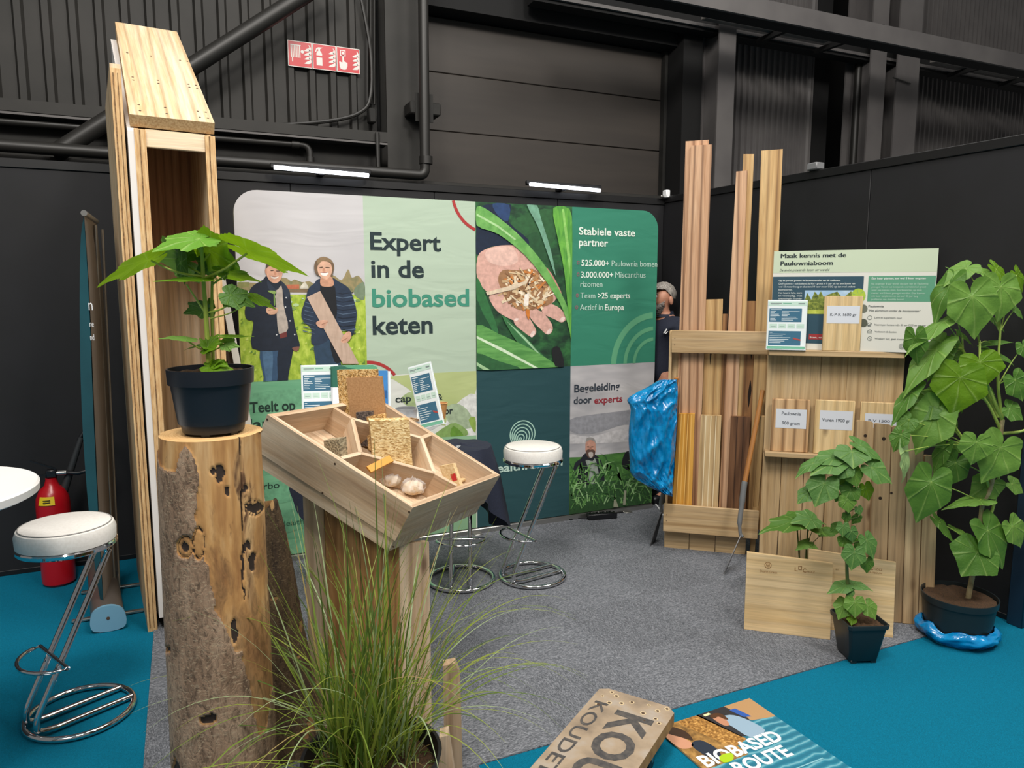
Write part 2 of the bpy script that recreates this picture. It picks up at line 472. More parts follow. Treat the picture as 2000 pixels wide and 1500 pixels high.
# columns
def column(name, x0, x1, y0, y1, mat=HALL):
    m = MB(); w = 0.018
    m.box((x0, y0, 0), (x1, y0 + w, 6.5), mat); m.box((x0, y1 - w, 0), (x1, y1, 6.5), mat)
    m.box(((x0 + x1) / 2 - w / 2, y0 + w, 0), ((x0 + x1) / 2 + w / 2, y1 - w, 6.5), mat)
    return struct(m, name)
m = MB(); m.box((4.9, 7.9, 0), (14, 8.0, 8), HALL_B); struct(m, 'wall_hall_far')
column('column_1', 1.615, 1.90, 6.05, 6.4, HALL)
column('column_2', 4.99, 5.20, 6.05, 6.4, HALL_G)
column('column_3', 7.10, 7.34, 6.05, 6.4, HALL_G)
column('column_4', 7.46, 7.82, 6.0, 6.4, HALL_G)
ribbed('wall_hall_middle', 5.2, 6.75, 0, 6.5, 6.6, 0.085, 0.03, HALL_G)
ribbed('wall_hall_right', 7.82, 13, 0, 7.5, 6.6, 0.085, 0.03, HALL_G)
m = MB(); m.box((6.75, 6.62, 0), (7.1, 6.7, 6.5), HALL_B); m.box((7.34, 6.3, 0), (7.46, 6.4, 6.5), HALL_B); struct(m, 'trim_4')
# steel rails along the plinth
m = MB(); m.box((-6, 6.05, 2.83), (1.615, 6.2, 2.85), HALL_G); m.box((-6, 6.05, 2.845), (1.615, 6.07, 2.93), HALL); struct(m, 'beam_1')
m = MB(); m.box((-6, 5.95, 2.45), (4.7, 6.0, 2.55), HALL, WORLD, 0, .004); struct(m, 'beam_2')
m = MB(); m.box((-6, 6.05, 3.02), (-5.9, 6.1, 3.1), HALL)
m.bm.free()
# overhead beam with its cable ladder, upper right
m = MB(); m.box((3.2, 5.3, 4.045), (11, 5.33, 4.205), HALL_G); m.box((3.2, 5.33, 4.19), (11, 5.5, 4.205), HALL_B); m.box((3.2, 5.33, 4.045), (11, 5.5, 4.06), HALL_B); struct(m, 'beam_3')
m = MB(); m.box((3.0, 6.15, 4.20), (12, 6.3, 4.60), HALL_B); m.box((3.0, 6.12, 4.23), (12, 6.15, 4.26), HALL_G); m.box((3.0, 6.12, 4.38), (12, 6.15, 4.40), HALL); struct(m, 'beam_4')
for k, (xa, xb) in enumerate(((4.7, 6.3), (7.95, 9.4), (9.55, 12))):
    m = MB(); m.box((xa, 5.9, 4.22), (xb, 5.98, 4.27), plain('grey_batten', '6c6865', 0.4), WORLD, 0, .006)
    m.box((xa, 5.91, 4.27), (xb, 5.97, 4.31), HALL_D)
    tag(m.build('light_batten'), ('unlit grey batten under the dark beam left of the twin columns', 'unlit grey batten under the beam just right of the twin columns', 'unlit grey batten under the beam at the far right edge')[k], 'light', 'unlit battens under the hall beam')
for x in (5.55, 6.35, 8.5, 9.46, 10.6):
    m = MB(); m.box((x, 5.32, 4.17), (x + .05, 6.15, 4.218), HALL_B); struct(m, 'beam_bracket')
# pipes
def pipe(name, pts, r, label, mat=PIPE, couplings=()):
    m = MB(); m.tube(pts, r, mat, 12)
    o = m.build(name)
    tag(o, label, 'pipe')
    for c in couplings:
        k = MB(); d = V(c[1]) - V(c[0]); k.tube([V(c[0]), V(c[1])], r * 1.3, mat, 12); k.build('coupling', o)
    return o
def elbow(a, b, c, r=0.07, n=6):
    a, b, c = V(a), V(b), V(c); p = b + (a - b).normalized() * r; q = b + (c - b).normalized() * r
    return [a] + [p.lerp(b, t).lerp(b.lerp(q, t), t) for t in [i / n for i in range(n + 1)]] + [c]
Y1 = 6.0
a = aty(110, 310, 6.1); b = aty(640, -28, 6.1)
pipe('diagonal_brace', [(a.x, 5.945, a.z), (b.x, 5.945, b.z)], 0.062, 'thick black diagonal brace pipe crossing the ribbed hall wall')
pipe('conduit', elbow((-6, 6.12, 2.79), (1.0, 6.12, 2.79), (1.0, 6.12, 2.4)), 0.026, 'thin dark pipe with an elbow dropping behind the lit lamp', couplings=[((-0.1, 6.12, 2.79), (-0.04, 6.12, 2.79)), ((0.86, 6.12, 2.79), (0.92, 6.12, 2.79)), ((1.0, 6.12, 2.66), (1.0, 6.12, 2.7))])
pipe('water_pipe', elbow((-6, 5.82, 2.60), (1.86, 5.82, 2.57), (1.875, 5.82, 6.4), 0.06), 0.042, 'dark water pipe running along the hall wall and up the column', couplings=[((0.05, 5.82, 2.598), (0.13, 5.82, 2.598)), ((1.868, 5.82, 2.72), (1.868, 5.82, 2.66))])
m = MB(); m.box((1.76, 5.87, 3.06), (2.02, 6.05, 3.16), HALL_D, WORLD, 0, .01); m.box((1.80, 5.862, 3.0), (1.95, 5.872, 3.22), HALL_D)
tag(m.build('pipe_clamp'), 'dark clamp bracket holding the riser pipe to the column', 'bracket')
cb = [aty(700, -20, 6.2), aty(722, 100, 6.2), aty(722, 190, 6.2), aty(700, 222, 6.2), aty(640, 238, 6.2), aty(530, 247, 6.2)]
m = MB(); m.tube(smooth([tuple(q - V((0, 0.03, 0))) for q in cb], 5, False), 0.016, PIPE, 8)
tag(m.build('cable'), 'dark cable curving down past the red fire sign', 'cable')
for k, px in enumerate((717, 724, 731)):
    q = aty(px, -20, 6.2); e = aty(px, 205, 6.2)
    m = MB(); m.tube([(q.x, 6.19, q.z), (e.x, 6.19, e.z)], 0.009, PIPE, 6)
    tag(m.build('conduit_tube'), 'slim dark conduit above the junction box by the column', 'conduit', 'slim conduits by the column')
m = MB(); a = aty(718, 212, 6.15); b = aty(733, 242, 6.15)
m.box((a.x, 6.1, b.z), (b.x, 6.19, a.z), HALL_D, WORLD, 2, .01); tag(m.build('junction_box'), 'small dark junction box beside the steel column', 'box')
m = MB(); a = aty(733, 262, 6.1); b = aty(733, 345, 6.1)
m.tube([(a.x, 6.03, a.z), (a.x, 6.03, b.z)], 0.018, PIPE, 8); tag(m.build('conduit_tube'), 'short dark conduit drop running down beside the column base', 'conduit')
a = aty(1688, 75, 6.3); b = aty(1678, 320, 6.3)
pipe('drain_pipe', elbow((a.x - 0.45, 6.3, a.z), (a.x - .06, 6.3, a.z - .02), (a.x - .06, 6.3, 1.5)), 0.045, 'dark drain pipe with top elbow left of the twin columns')
for k in range(3):
    m = MB(); x = 7.365 + k * .032; m.tube([(x, 6.28, 1.0), (x, 6.28, 6.4)], 0.013, PIPE, 6)
    tag(m.build('cable_run'), 'vertical black cable in the gap between the twin grey columns', 'cable', 'cables between the twin columns')
m = MB(); a = aty(1742, 152, 6.0); b = aty(1776, 164, 6.0)
m.tube([(a.x, 5.985, a.z), (b.x, 5.985, b.z)], 0.008, PIPE, 6); tag(m.build('cable_clip'), 'small dark wire stretched across the right grey column', 'wire')

# fire safety sign, three pictograms
RED = plain('sign_red', 'c01825', 0.35); SW = plain('sign_white', 'd8d6d0', 0.4)
fa, fb = aty(563, 73, 6.15), aty(707, 142, 6.15)
root = thing('fire_sign', 'red fire safety sign with three white pictograms on the dark hall wall', 'sign', (fa.x, 6.15, fb.z))
FS = Fr((fa.x, 6.215, fb.z), (1, 0, 0), (0, 0, 1), (0, -1, 0)); Ws = fb.x - fa.x; Hs = fa.z - fb.z; Hs = 0.195; s3 = Ws / 3
for k in range(3):
    m = MB(); u0 = k * s3
    m.box((u0, 0, 0), (u0 + s3 - .004, Hs, 0.012), SW, FS)
    m.rect(u0 + .005, .005, u0 + s3 - .009, Hs - .005, .0125, RED, FS)
    for j in range(4):       # flames
        y = .03 + j * .032; x = u0 + s3 * .66
        m.flat(smooth([(x, y), (x + .045, y + .004), (x + .052, y + .03), (x + .035, y + .05), (x + .04, y + .028), (x + .02, y + .018)], 3), .0135, SW, FS)
    if k == 0:
        for j in range(6): m.rect(u0 + .022 + j * .013, .07, u0 + .031 + j * .013, .165, .0135, SW, FS)
        m.rect(u0 + .02, .16, u0 + .1, .167, .0136, SW, FS); m.rect(u0 + .03, .035, u0 + .037, .07, .0136, SW, FS)
        m.flat([(u0 + .112 + .013 * cos(t * pi / 6), .118 + .013 * sin(t * pi / 6)) for t in range(12)], .0136, SW, FS)
    elif k == 1:
        m.flat([(u0 + .03, .03), (u0 + .075, .03), (u0 + .075, .12), (u0 + .064, .14), (u0 + .041, .14), (u0 + .03, .12)], .0135, SW, FS)
        m.rect(u0 + .03, .092, u0 + .075, .106, .0138, RED, FS)
        m.flat([(u0 + .045, .14), (u0 + .06, .14), (u0 + .06, .155), (u0 + .08, .17), (u0 + .045, .168), (u0 + .03, .16), (u0 + .02, .13), (u0 + .028, .13), (u0 + .036, .15), (u0 + .045, .155)], .0135, SW, FS)
    else:
        m.flat(smooth([(u0 + .03, .025), (u0 + .075, .025), (u0 + .085, .075), (u0 + .06, .085), (u0 + .056, .13), (u0 + .044, .13), (u0 + .044, .075), (u0 + .022, .085), (u0 + .02, .06)], 2), .0135, SW, FS)
        m.rect(u0 + .028, .125, u0 + .072, .172, .0135, SW, FS); m.rect(u0 + .035, .132, u0 + .065, .165, .0137, RED, FS)
        m.flat([(u0 + .05 + .011 * cos(t * pi / 6), .148 + .011 * sin(t * pi / 6)) for t in range(12)], .0139, SW, FS)
    m.build('pictogram_panel', root)

# LED strip lamps on top of the back wall
GLOW = NT('led_glow'); GLOW.b.inputs['Emission Color'].default_value = (0.86, 0.9, 1.0, 1); GLOW.b.inputs['Emission Strength'].default_value = 5.0
GLOW = GLOW.m
for x0, x1, lab in ((0.565, 1.152, 'lit white LED strip lamp on the wall above the cream half of the backdrop'), (2.313, 2.894, 'lit white LED strip lamp on the wall above the green half of the backdrop')):
    root = thing('led_lamp', lab, 'lamp', ((x0 + x1) / 2, 4.8, 2.372), group='LED lamps on the back wall')
    m = MB(); m.tube([(x0, 4.8, 2.398), (x1, 4.8, 2.385)], 0.013, GLOW, 10); m.build('light_tube', root)
    m = MB(); m.box((x0 - .02, 4.81, 2.395), (x1 + .02, 4.84, 2.425), WALL_T, WORLD, 0, .004); m.build('housing', root)
    m = MB(); m.box(((x0 + x1) / 2 - .02, 4.83, 2.372), ((x0 + x1) / 2 + .02, 4.93, 2.41), WALL_T, WORLD, 0, .003); m.build('bracket', root)
q = aty(1302, 383, 4.86)
m = MB(); m.box((q.x - .018, 4.84, 2.372), (q.x + .02, 4.89, 2.43), PAPER, WORLD, 2, .004); m.box((q.x - .05, 4.86, 2.372), (q.x - .018, 4.885, 2.39), ALU, WORLD, 0, .003)
tag(m.build('sensor_box'), 'small white box clipped on top of the wall corner', 'box')
q = atx = aty(1560, 325, 3.6)
m = MB(); m.box((3.60, 3.42, 2.387), (3.67, 3.5, 2.43), plain('grey_clip', '77787a', .5), WORLD, 0, .006)
tag(m.build('wall_clip'), 'small grey clip on top of the right wall behind the planks', 'clip')
# ------------------------------------------------------------------ backdrop (pop-up fabric wall)
def fabric(name, c1, c2=None, scale=1.2, mscale=None, c3=None, detail=3, rough=0.75):
    if name in MATS: return MATS[name]
    t = NT(name); g = t.attr('gc')
    if c2 is None: t.b.inputs['Base Color'].default_value = srgb(c1)
    else:
        st = [(0.36, c1), (0.62, c2)] if c3 is None else [(0.32, c1), (0.5, c2), (0.68, c3)]
        t.color(t.ramp(t.noise(g, scale, detail, 0.6, 0.3, mscale), st).outputs[0])
    w = t.noise(g, 1.0, 2, 0.4, 1.2, (2.2, 7.0, 1.0)); t.bump(w, 0.16, 0.03)
    t.set(Roughness=rough); MATS[name] = t.m; return t.m
BX = [0.297, 1.030, 1.757, 2.467, 3.178]; ZB, ZM, ZT = 0.045, 1.118, 2.212
YB = 4.456
FBD = Fr((0, YB, 0), (1, 0, 0), (0, 0, 1), (0, -1, 0))
def bp(pts): return FBD.ats(pts)
bd = thing('backdrop', 'wide printed fabric backdrop with rounded corners and photo panels along the back wall', 'backdrop', (1.74, YB, 0))
def rcorner(cx, cz, r, a0, a1, n=8): return [(cx + r * cos(radians(a0 + (a1 - a0) * i / n)), cz + r * sin(radians(a0 + (a1 - a0) * i / n))) for i in range(n + 1)]
m = MB()
CLOTH_BACK = fabric('fabric_plain', '9ea79f')
out = [(BX[0], ZB), (BX[4], ZB)] + rcorner(BX[4] - .13, ZT - .13, .13, 0, 90) + rcorner(BX[0] + .13, ZT - .13, .13, 90, 180)
m.prism(out, -0.05, 0.0, CLOTH_BACK, FBD)
F_SKY = fabric('print_pale_sky', 'bfbdc0', 'cac8ca', .9)
F_MINT = fabric('print_mint', 'b0c2ae'); F_GREEN = fabric('print_mid_green', '64a27c', '7ab58e', 3, (0.7, 4, 1))
F_TEAL = fabric('print_dark_teal', '1f474d'); F_EMER = fabric('print_emerald', '2f7f66')
F_LEAFBG = fabric('print_leaf_bokeh', 'ccd3c6', 'dcdcd8', 2.2); F_GREY = fabric('print_cloud_grey', '97979c', 'b2b0b3', 1.6, (1, 2.5, 1), 'c6c4c5')
F_HANDBG = fabric('print_dark_foliage', '123021', '1e4a2b', 5, (2, 3, 1), '2f6a38')
F_GRASS = fabric('print_grass', '7d9a2c', '9fb83a', 14, (2, 1.2, 1), 'bccd58', 5)
F_FIELD = fabric('print_field', '35602a', '447534', 9, (0.8, 2.5, 1), '548a3d', 4)
w0 = 0.0015
m.flat([(BX[0], ZM), (BX[1], ZM), (BX[1], ZT)] + rcorner(BX[0] + .13, ZT - .13, .13, 90, 180), w0, F_SKY, FBD)
m.flat([(BX[1], ZM), (BX[2], ZM), (BX[2], ZT), (BX[1], ZT)], w0, F_MINT, FBD)
m.flat([(BX[2], ZM), (BX[3], ZM), (BX[3], ZT), (BX[2], ZT)], w0, F_HANDBG, FBD)
m.flat([(BX[3], ZM), (BX[4], ZM)] + rcorner(BX[4] - .13, ZT - .13, .13, 0, 90) + [(BX[3], ZT)], w0, F_EMER, FBD)
m.flat([(BX[0], ZB), (BX[1], ZB), (BX[1], ZM), (BX[0], ZM)], w0, F_GREEN, FBD)
m.flat([(BX[1], ZB), (BX[2], ZB), (BX[2], ZM), (BX[1], ZM)], w0, F_LEAFBG, FBD)
m.flat([(BX[2], ZB), (BX[3], ZB), (BX[3], ZM), (BX[2], ZM)], w0, F_TEAL, FBD)
m.flat([(BX[3], ZB), (BX[4], ZB), (BX[4], ZM), (BX[3], ZM)], w0, F_GREY, FBD)
m.build('fabric_cover', bd)
m = MB(); m.box((BX[0] - .01, 0, -.055), (BX[4] + .01, .04, .012), ALU, FBD, 0, .006); m.build('base_rail', bd)
for x in (0.5, 1.75, 2.95):
    m = MB(); m.box((x - .03, 0, -.2), (x + .03, .012, .05), ALU, FBD, 2, .003); m.build('foot', bd)

# --- print: the two men in the field
PL = lambda c: plain('ink_' + c, c, 0.75)
P = lambda c: mottled('print_' + c, shade(c, .93), shade(c, 1.06), 30, .8, 0, None, 6)
A6 = crop(460, 470, 5.554)
lay = [0.0]
def art(m, pts, col, sm=3):
    lay[0] += 0.0001
    q = bp(pts); q = smooth(q, sm) if sm else q
    q = [(min(max(a, BX[0]), BX[1]), max(b, ZM)) for a, b in q]
    m.flat(q, 0.002 + lay[0], P(col) if isinstance(col, str) else col, FBD)
m = MB(); lay[0] = 0
zf = bp([(700, 575)])[0][1]
m.rect(BX[0], ZM, BX[1], zf, 0.0018, F_GRASS, FBD)
art(m, A6((20, 545), (20, 470), (140, 455), (300, 460), (520, 400), (600, 440), (640, 420), (720, 450), (800, 440), (880, 470), (1040, 370), (1150, 430), (1220, 310), (1260, 400), (1330, 380), (1390, 460), (1395, 560)), fabric('print_treeline', '7d7a58', '9a8a62', 12, None, '6a7352'))
art(m, A6((20, 520), (150, 500), (150, 450), (20, 450)), '8a8a55', 0)
art(m, A6((550, 478), (690, 475), (690, 522), (560, 525)), 'b4694c', 0); art(m, A6((700, 500), (750, 440), (790, 500), (790, 520), (700, 520)), 'cfcabb', 0)
art(m, A6((560, 525), (900, 520), (900, 560), (560, 560)), '7d6a50', 0)
art(m, A6((1290, 520), (1395, 450), (1395, 640), (1300, 600)), '73836b')
L0 = lay[0]
for _ in range(40):
    lay[0] = L0 + random.randint(0, 15) * 1e-4
    x = random.uniform(60, 1390); y = random.uniform(600, 760); r = random.uniform(14, 40)
    if 680 < x < 1320 or x < 640: 
        if x < 640 or x > 1300 or random.random() < .3: pass
    art(m, A6((x - r, y), (x, y - r * .6), (x + r, y), (x, y + r * .5)), random.choice(['93b07a', 'a9c392', '7f9f52', 'b5ccb0']))
for _ in range(90):
    lay[0] = L0 + random.randint(0, 15) * 1e-4
    x = random.uniform(40, 1400); y = random.uniform(860, 1480); r = random.uniform(10, 30)
    art(m, A6((x - r, y + 4), (x - r * .2, y - r), (x + r * .3, y - r * 1.3), (x + r * .4, y)), random.choice(['6f9130', 'c3d26a', '8fae3c', '5f8438']), 0)
lay[0] = L0 + .0018
# left man
art(m, A6((265, 1180), (475, 1170), (500, 1040), (640, 1080), (610, 1240), (570, 1480), (560, 1600), (315, 1600), (305, 1480)), '34506e')
art(m, A6((290, 1200), (400, 1200), (395, 1480), (390, 1600), (330, 1600), (325, 1480)), '4b6a88')
art(m, A6((465, 1180), (625, 1100), (605, 1290), (570, 1480), (560, 1600), (455, 1600), (456, 1480)), '1a2433')
art(m, A6((340, 385), (300, 420), (190, 490), (145, 560), (115, 680), (100, 790), (130, 860), (195, 890), (180, 1165), (475, 1190), (560, 1135), (690, 1155), (680, 1060), (640, 900), (600, 650), (580, 540), (500, 450), (480, 430)), '1d2533')
art(m, A6((350, 440), (440, 540), (500, 490), (520, 700), (570, 950), (470, 1010), (440, 720), (425, 600)), 'b3a79d')
art(m, A6((345, 430), (380, 470), (440, 545), (420, 600), (350, 500)), '2a3444'); art(m, A6((498, 440), (580, 540), (560, 640), (510, 540)), '2a3444')
art(m, A6((478, 1012), (552, 985), (556, 1042), (486, 1062)), '6e3230', 0)
for x, y in ((540, 720), (590, 870), (640, 1018), (548, 620), (445, 1020)): art(m, A6((x - 9, y), (x, y - 9), (x + 9, y), (x, y + 9)), 'c9ccd0')
art(m, A6((330, 330), (345, 270), (420, 260), (508, 285), (512, 330), (498, 400), (470, 445), (425, 462), (375, 440), (342, 390)), 'cf9f86')
art(m, A6((326, 320), (330, 270), (350, 225), (430, 205), (500, 235), (514, 310), (496, 290), (425, 270), (350, 285)), '4e4238')
art(m, A6((318, 315), (334, 310), (340, 365), (326, 360)), 'c08c74')
art(m, A6((380, 322), (410, 318), (410, 328), (382, 330)), '4a382e'); art(m, A6((440, 325), (478, 326), (478, 334), (442, 335)), '4a382e')
art(m, A6((420, 335), (436, 340), (440, 372), (418, 372)), 'bb866c'); art(m, A6((378, 385), (420, 396), (470, 388), (440, 412), (404, 412)), 'e8dcd2'); art(m, A6((372, 382), (420, 390), (474, 384), (420, 396)), '8d5646')
art(m, A6((335, 735), (385, 718), (455, 735), (440, 790), (375, 802), (338, 780)), 'd0a488'); art(m, A6((350, 755), (430, 742), (432, 748), (352, 762)), 'a67a62', 0)
art(m, A6((415, 690), (412, 560), (424, 560), (430, 690)), '6f8f4a'); art(m, A6((345, 545), (420, 545), (440, 570), (400, 575)), '8aa65c')
art(m, A6((615, 1160), (690, 1148), (670, 1195), (630, 1190)), '7d5448')
# right man
art(m, A6((855, 1110), (1050, 1050), (1135, 1310), (1160, 1600), (900, 1600), (870, 1310)), '2c4258'); art(m, A6((1020, 1090), (1120, 1200), (1140, 1310), (1070, 1310)), '171b22')
art(m, A6((900, 415), (855, 460), (790, 520), (755, 640), (712, 790), (740, 880), (820, 955), (820, 1110), (910, 1130), (1030, 1060), (1110, 1000), (1180, 960), (1265, 1030), (1300, 900), (1312, 770), (1260, 580), (1210, 500), (1110, 440), (1050, 405)), '263449')
for k in range(11):
    y = 560 + k * 44
    art(m, A6((1080 + k * 4, y), (1160, y + 14), (1270 + min(k, 5) * 6, y - 4), (1272 + min(k, 5) * 6, y + 6), (1160, y + 24), (1082 + k * 4, y + 9)), '52647c' if k % 2 else '1a2434', 0)
    if k < 9: art(m, A6((760 - k * 4, y + 60), (850, y + 90), (860, y + 98), (758 - k * 4, y + 70)), '4a5b73', 0)
art(m, A6((918, 485), (1060, 485), (1085, 600), (1095, 800), (1040, 900), (960, 700)), '17191f')
art(m, A6((930, 390), (1035, 390), (1062, 482), (990, 500), (920, 482)), 'c69479')
art(m, A6((862, 345), (850, 275), (880, 205), (950, 175), (1030, 205), (1066, 270), (1056, 345), (1030, 390), (900, 380)), '6d5843')
art(m, A6((885, 300), (905, 240), (960, 222), (1028, 250), (1042, 320), (1030, 375), (990, 418), (945, 412), (903, 372)), 'd8ab92')
art(m, A6((905, 292), (940, 284), (940, 294), (906, 300)), '4d3a2c'); art(m, A6((975, 288), (1015, 290), (1015, 298), (976, 298)), '4d3a2c')
art(m, A6((945, 300), (962, 300), (972, 335), (940, 335)), 'c69074'); art(m, A6((918, 352), (965, 348), (1005, 348), (985, 378), (940, 380)), 'f0e8e2'); art(m, A6((912, 346), (965, 342), (1012, 342), (965, 351)), '9c5e4c')
art(m, A6((880, 215), (930, 180), (1000, 190), (1050, 240), (1000, 228), (930, 225), (895, 265)), '8a7355')
art(m, A6((770, 612), (915, 546), (1335, 1335), (1160, 1335)), fabric('print_plank', 'b89e8c', 'c6ac9a', 9, (6, 1, 1)), 0)
art(m, A6((868, 890), (925, 862), (1000, 868), (985, 900), (955, 948), (905, 940)), 'd1a28a'); art(m, A6((930, 905), (995, 880), (996, 886), (934, 914)), 'a5765f', 0)
art(m, A6((1138, 1085), (1190, 1000), (1235, 985), (1252, 1020), (1235, 1075), (1180, 1110)), 'cf9f87'); art(m, A6((1145, 1085), (1215, 1050), (1218, 1056), (1150, 1094)), 'a5765f', 0)
def artc(pts, col):
    lay[0] += 0.0001
    m.flat([(min(max(a, BX[0]), BX[1]), min(max(b, ZB), ZM)) for a, b in smooth(bp(pts), 3)], 0.002 + lay[0], P(col), FBD)
m.build('printed_field_photo', bd)
m = MB(); lay[0] = 0
# lower-left green panel sweeps
for k in range(6):
    y = 640 + k * 55
    artc([(487, 770 + k * 60), (620, 756 + k * 58), (708, 750 + k * 56), (708, 768 + k * 56), (600, 790 + k * 60), (487, 806 + k * 62)], random.choice(['7ab68e', '70ad86', '6aa580']))
m.build('printed_green_photo', bd)
# --- print: hand with wood chips
H7 = crop(930, 400, 4.69)
m = MB(); lay[0] = 0
def clipx(pts):
    x0, z0, x1, z1 = BX[2], ZM, BX[3], ZT - .002
    q = [(min(max(a, x0), x1), min(max(b, z0), z1)) for a, b in bp(pts)]; return q
def arth(pts, col, sm=3):
    lay[0] += 0.0001; q = clipx(pts); q = smooth(q, sm) if sm else q
    x0, z0, x1, z1 = BX[2], ZM, BX[3], ZT - .001
    q = [(min(max(a, x0), x1), min(max(b, z0), z1)) for a, b in q]
    m.flat(q, 0.002 + lay[0], P(col) if isinstance(col, str) else col, FBD)
arth(H7((300, 200), (420, 100), (700, 40), (720, 300), (600, 420), (430, 330)), '2c5a34')
arth(H7((430, 330), (560, 250), (640, 420), (640, 520), (560, 480)), '245030')
arth(H7((0, 40), (150, -10), (320, 0), (300, 160), (480, 320), (430, 390), (220, 372), (90, 400), (0, 455), (0, 200)), '15233a')
arth(H7((150, -10), (300, 0), (290, 150), (200, 100)), '26406a')
SKIN, SKD, SKL = 'd3a698', 'bb877a', 'dfb8ab'
arth(H7((520, 560), (650, 580), (760, 760), (775, 830), (700, 870), (600, 820)), 'c4897c')
arth(H7((640, 900), (740, 930), (812, 1000), (820, 1050), (780, 1078), (720, 1050), (620, 1000), (590, 930)), SKIN)
arth(H7((500, 960), (600, 980), (690, 1090), (695, 1160), (650, 1188), (600, 1150), (520, 1070), (480, 1000)), SKIN)
arth(H7((350, 1000), (440, 980), (535, 1120), (545, 1180), (500, 1208), (430, 1160), (350, 1090)), SKIN)
arth(H7((10, 480), (90, 405), (230, 372), (370, 378), (450, 440), (600, 560), (700, 760), (720, 880), (560, 960), (380, 1000), (200, 900), (90, 790), (10, 690)), SKIN)
arth(H7((90, 420), (230, 380), (340, 400), (380, 520), (250, 560), (110, 520)), SKL)
arth(H7((120, 830), (260, 840), (390, 990), (395, 1040), (360, 1062), (300, 1040), (210, 990), (150, 920)), SKIN)
for f in ((760, 1060, 815, 1035), (640, 1175, 692, 1145), (490, 1200, 540, 1165), (345, 1055, 388, 1045)):
    arth(H7((f[0], f[1]), ((f[0] + f[2]) / 2, f[1] + 12), (f[2], f[3]), ((f[0] + f[2]) / 2, f[3] - 8)), 'e9cfc6')
arth(H7((200, 700), (240, 600), (400, 600), (520, 590), (640, 680), (700, 820), (690, 900), (560, 950), (430, 970), (330, 930), (260, 830)), '9b7350')
L0 = lay[0]
for _ in range(150):
    lay[0] = L0 + random.randint(0, 40) * 1e-4
    a = random.uniform(0, 2 * pi); rr = sqrt(random.random()); x = 455 + 230 * rr * cos(a); y = 775 + 180 * rr * sin(a)
    L = random.uniform(14, 58); wv = random.uniform(5, 13); t = random.uniform(0, pi); c, s_ = cos(t), sin(t)
    arth(H7((x - c * L + s_ * wv, y - s_ * L - c * wv), (x + c * L + s_ * wv, y + s_ * L - c * wv), (x + c * L - s_ * wv, y + s_ * L + c * wv), (x - c * L - s_ * wv, y - s_ * L + c * wv)),
         random.choice(['d9bf98', 'c9a77c', 'e2cfb0', 'a97d54', 'ecdcc4', 'b98a5c', '8a6242', 'c97f3f']), 0)
lay[0] = L0 + .0043
arth(H7((85, 800), (330, 735), (470, 690), (475, 712), (340, 775), (100, 830)), 'd9c6ab', 0)
arth(H7((440, 820), (480, 810), (475, 920), (430, 930)), 'ece2d6', 0); arth(H7((505, 620), (520, 625), (450, 770), (440, 765)), '7f5636', 0)
arth(H7((450, 960), (485, 965), (480, 1050), (460, 1020)), 'c8762f')
LB, LM, LD = '4f8f3c', '6fae4a', '2e6535'
arth(H7((0, 20), (120, 60), (360, 250), (560, 470), (700, 680), (840, 960), (880, 1220), (830, 1080), (760, 900), (620, 680), (440, 460), (200, 270), (0, 190)), fabric('print_blade_light', '5c9a4a', '74b05c', 8, (2, 2, 1)))
arth(H7((0, 80), (200, 190), (360, 315), (350, 325), (190, 205), (0, 100)), 'a8cf94', 0)
arth(H7((460, 0), (550, 6), (590, 130), (680, 420), (722, 650), (650, 450), (560, 200)), '6f9f86'); 
arth(H7((700, 30), (850, 40), (895, 300), (885, 800), (875, 1250), (830, 900), (800, 600), (740, 300)), fabric('print_blade_bright', '4c8f3a', '6aae42', 7, (5, 1, 1)))
arth(H7((780, 40), (800, 40), (860, 500), (850, 640)), '8cc465', 0)
arth(H7((0, 660), (90, 850), (200, 1165), (130, 1140), (40, 980), (0, 880)), '2f6b3c'); arth(H7((0, 870), (60, 1000), (140, 1150), (0, 1090)), '1d4a2e')
arth(H7((230, 1010), (420, 1180), (620, 1390), (745, 1500), (620, 1500), (400, 1300)), '356e40'); arth(H7((270, 1060), (440, 1210), (610, 1400), (600, 1405), (420, 1220)), '9cc59a', 0)
arth(H7((0, 1100), (200, 1180), (500, 1320), (760, 1490), (740, 1510), (250, 1510), (0, 1350)), fabric('print_blade_mid', '4d8a44', '67a456', 7, (1, 6, 1)))
arth(H7((0, 1200), (0, 1222), (530, 1500), (565, 1500), (250, 1320)), 'cfe2c4', 0)
arth(H7((0, 1360), (200, 1430), (400, 1510), (0, 1510)), '2b5e36'); arth(H7((0, 1440), (120, 1510), (60, 1510), (0, 1470)), '9fc595', 0)
arth(H7((690, 1320), (760, 1310), (800, 1480), (720, 1480)), '16191c')
m.build('printed_hand_photo', bd)
# --- print: man in the tall grass
G3 = crop(1080, 680, 4.286)
m = MB(); lay[0] = 0
def artg(pts, col, sm=3):
    lay[0] += 0.0001; q = bp(pts); q = smooth(q, sm) if sm else q
    q = [(min(max(a, BX[3]), BX[4]), max(b, ZB)) for a, b in q]
    m.flat(q, 0.002 + lay[0], P(col) if isinstance(col, str) else col, FBD)
artg(G3((140, 600), (300, 560), (620, 520), (830, 480), (830, 640), (600, 640), (400, 700), (250, 720), (140, 690)), '8c8d94')
artg(G3((140, 720), (300, 740), (560, 680), (830, 640), (830, 760), (140, 800)), 'bdbbbd')
artg(G3((130, 915), (220, 912), (600, 870), (830, 860), (830, 1300), (100, 1420)), F_FIELD, 0)
artg(G3((575, 960), (600, 880), (640, 860), (700, 900), (690, 1030), (600, 1010)), '14161d')
artg(G3((165, 1040), (185, 960), (230, 925), (270, 880), (350, 890), (400, 940), (425, 1040), (420, 1150), (300, 1180), (180, 1100)), '151a24')
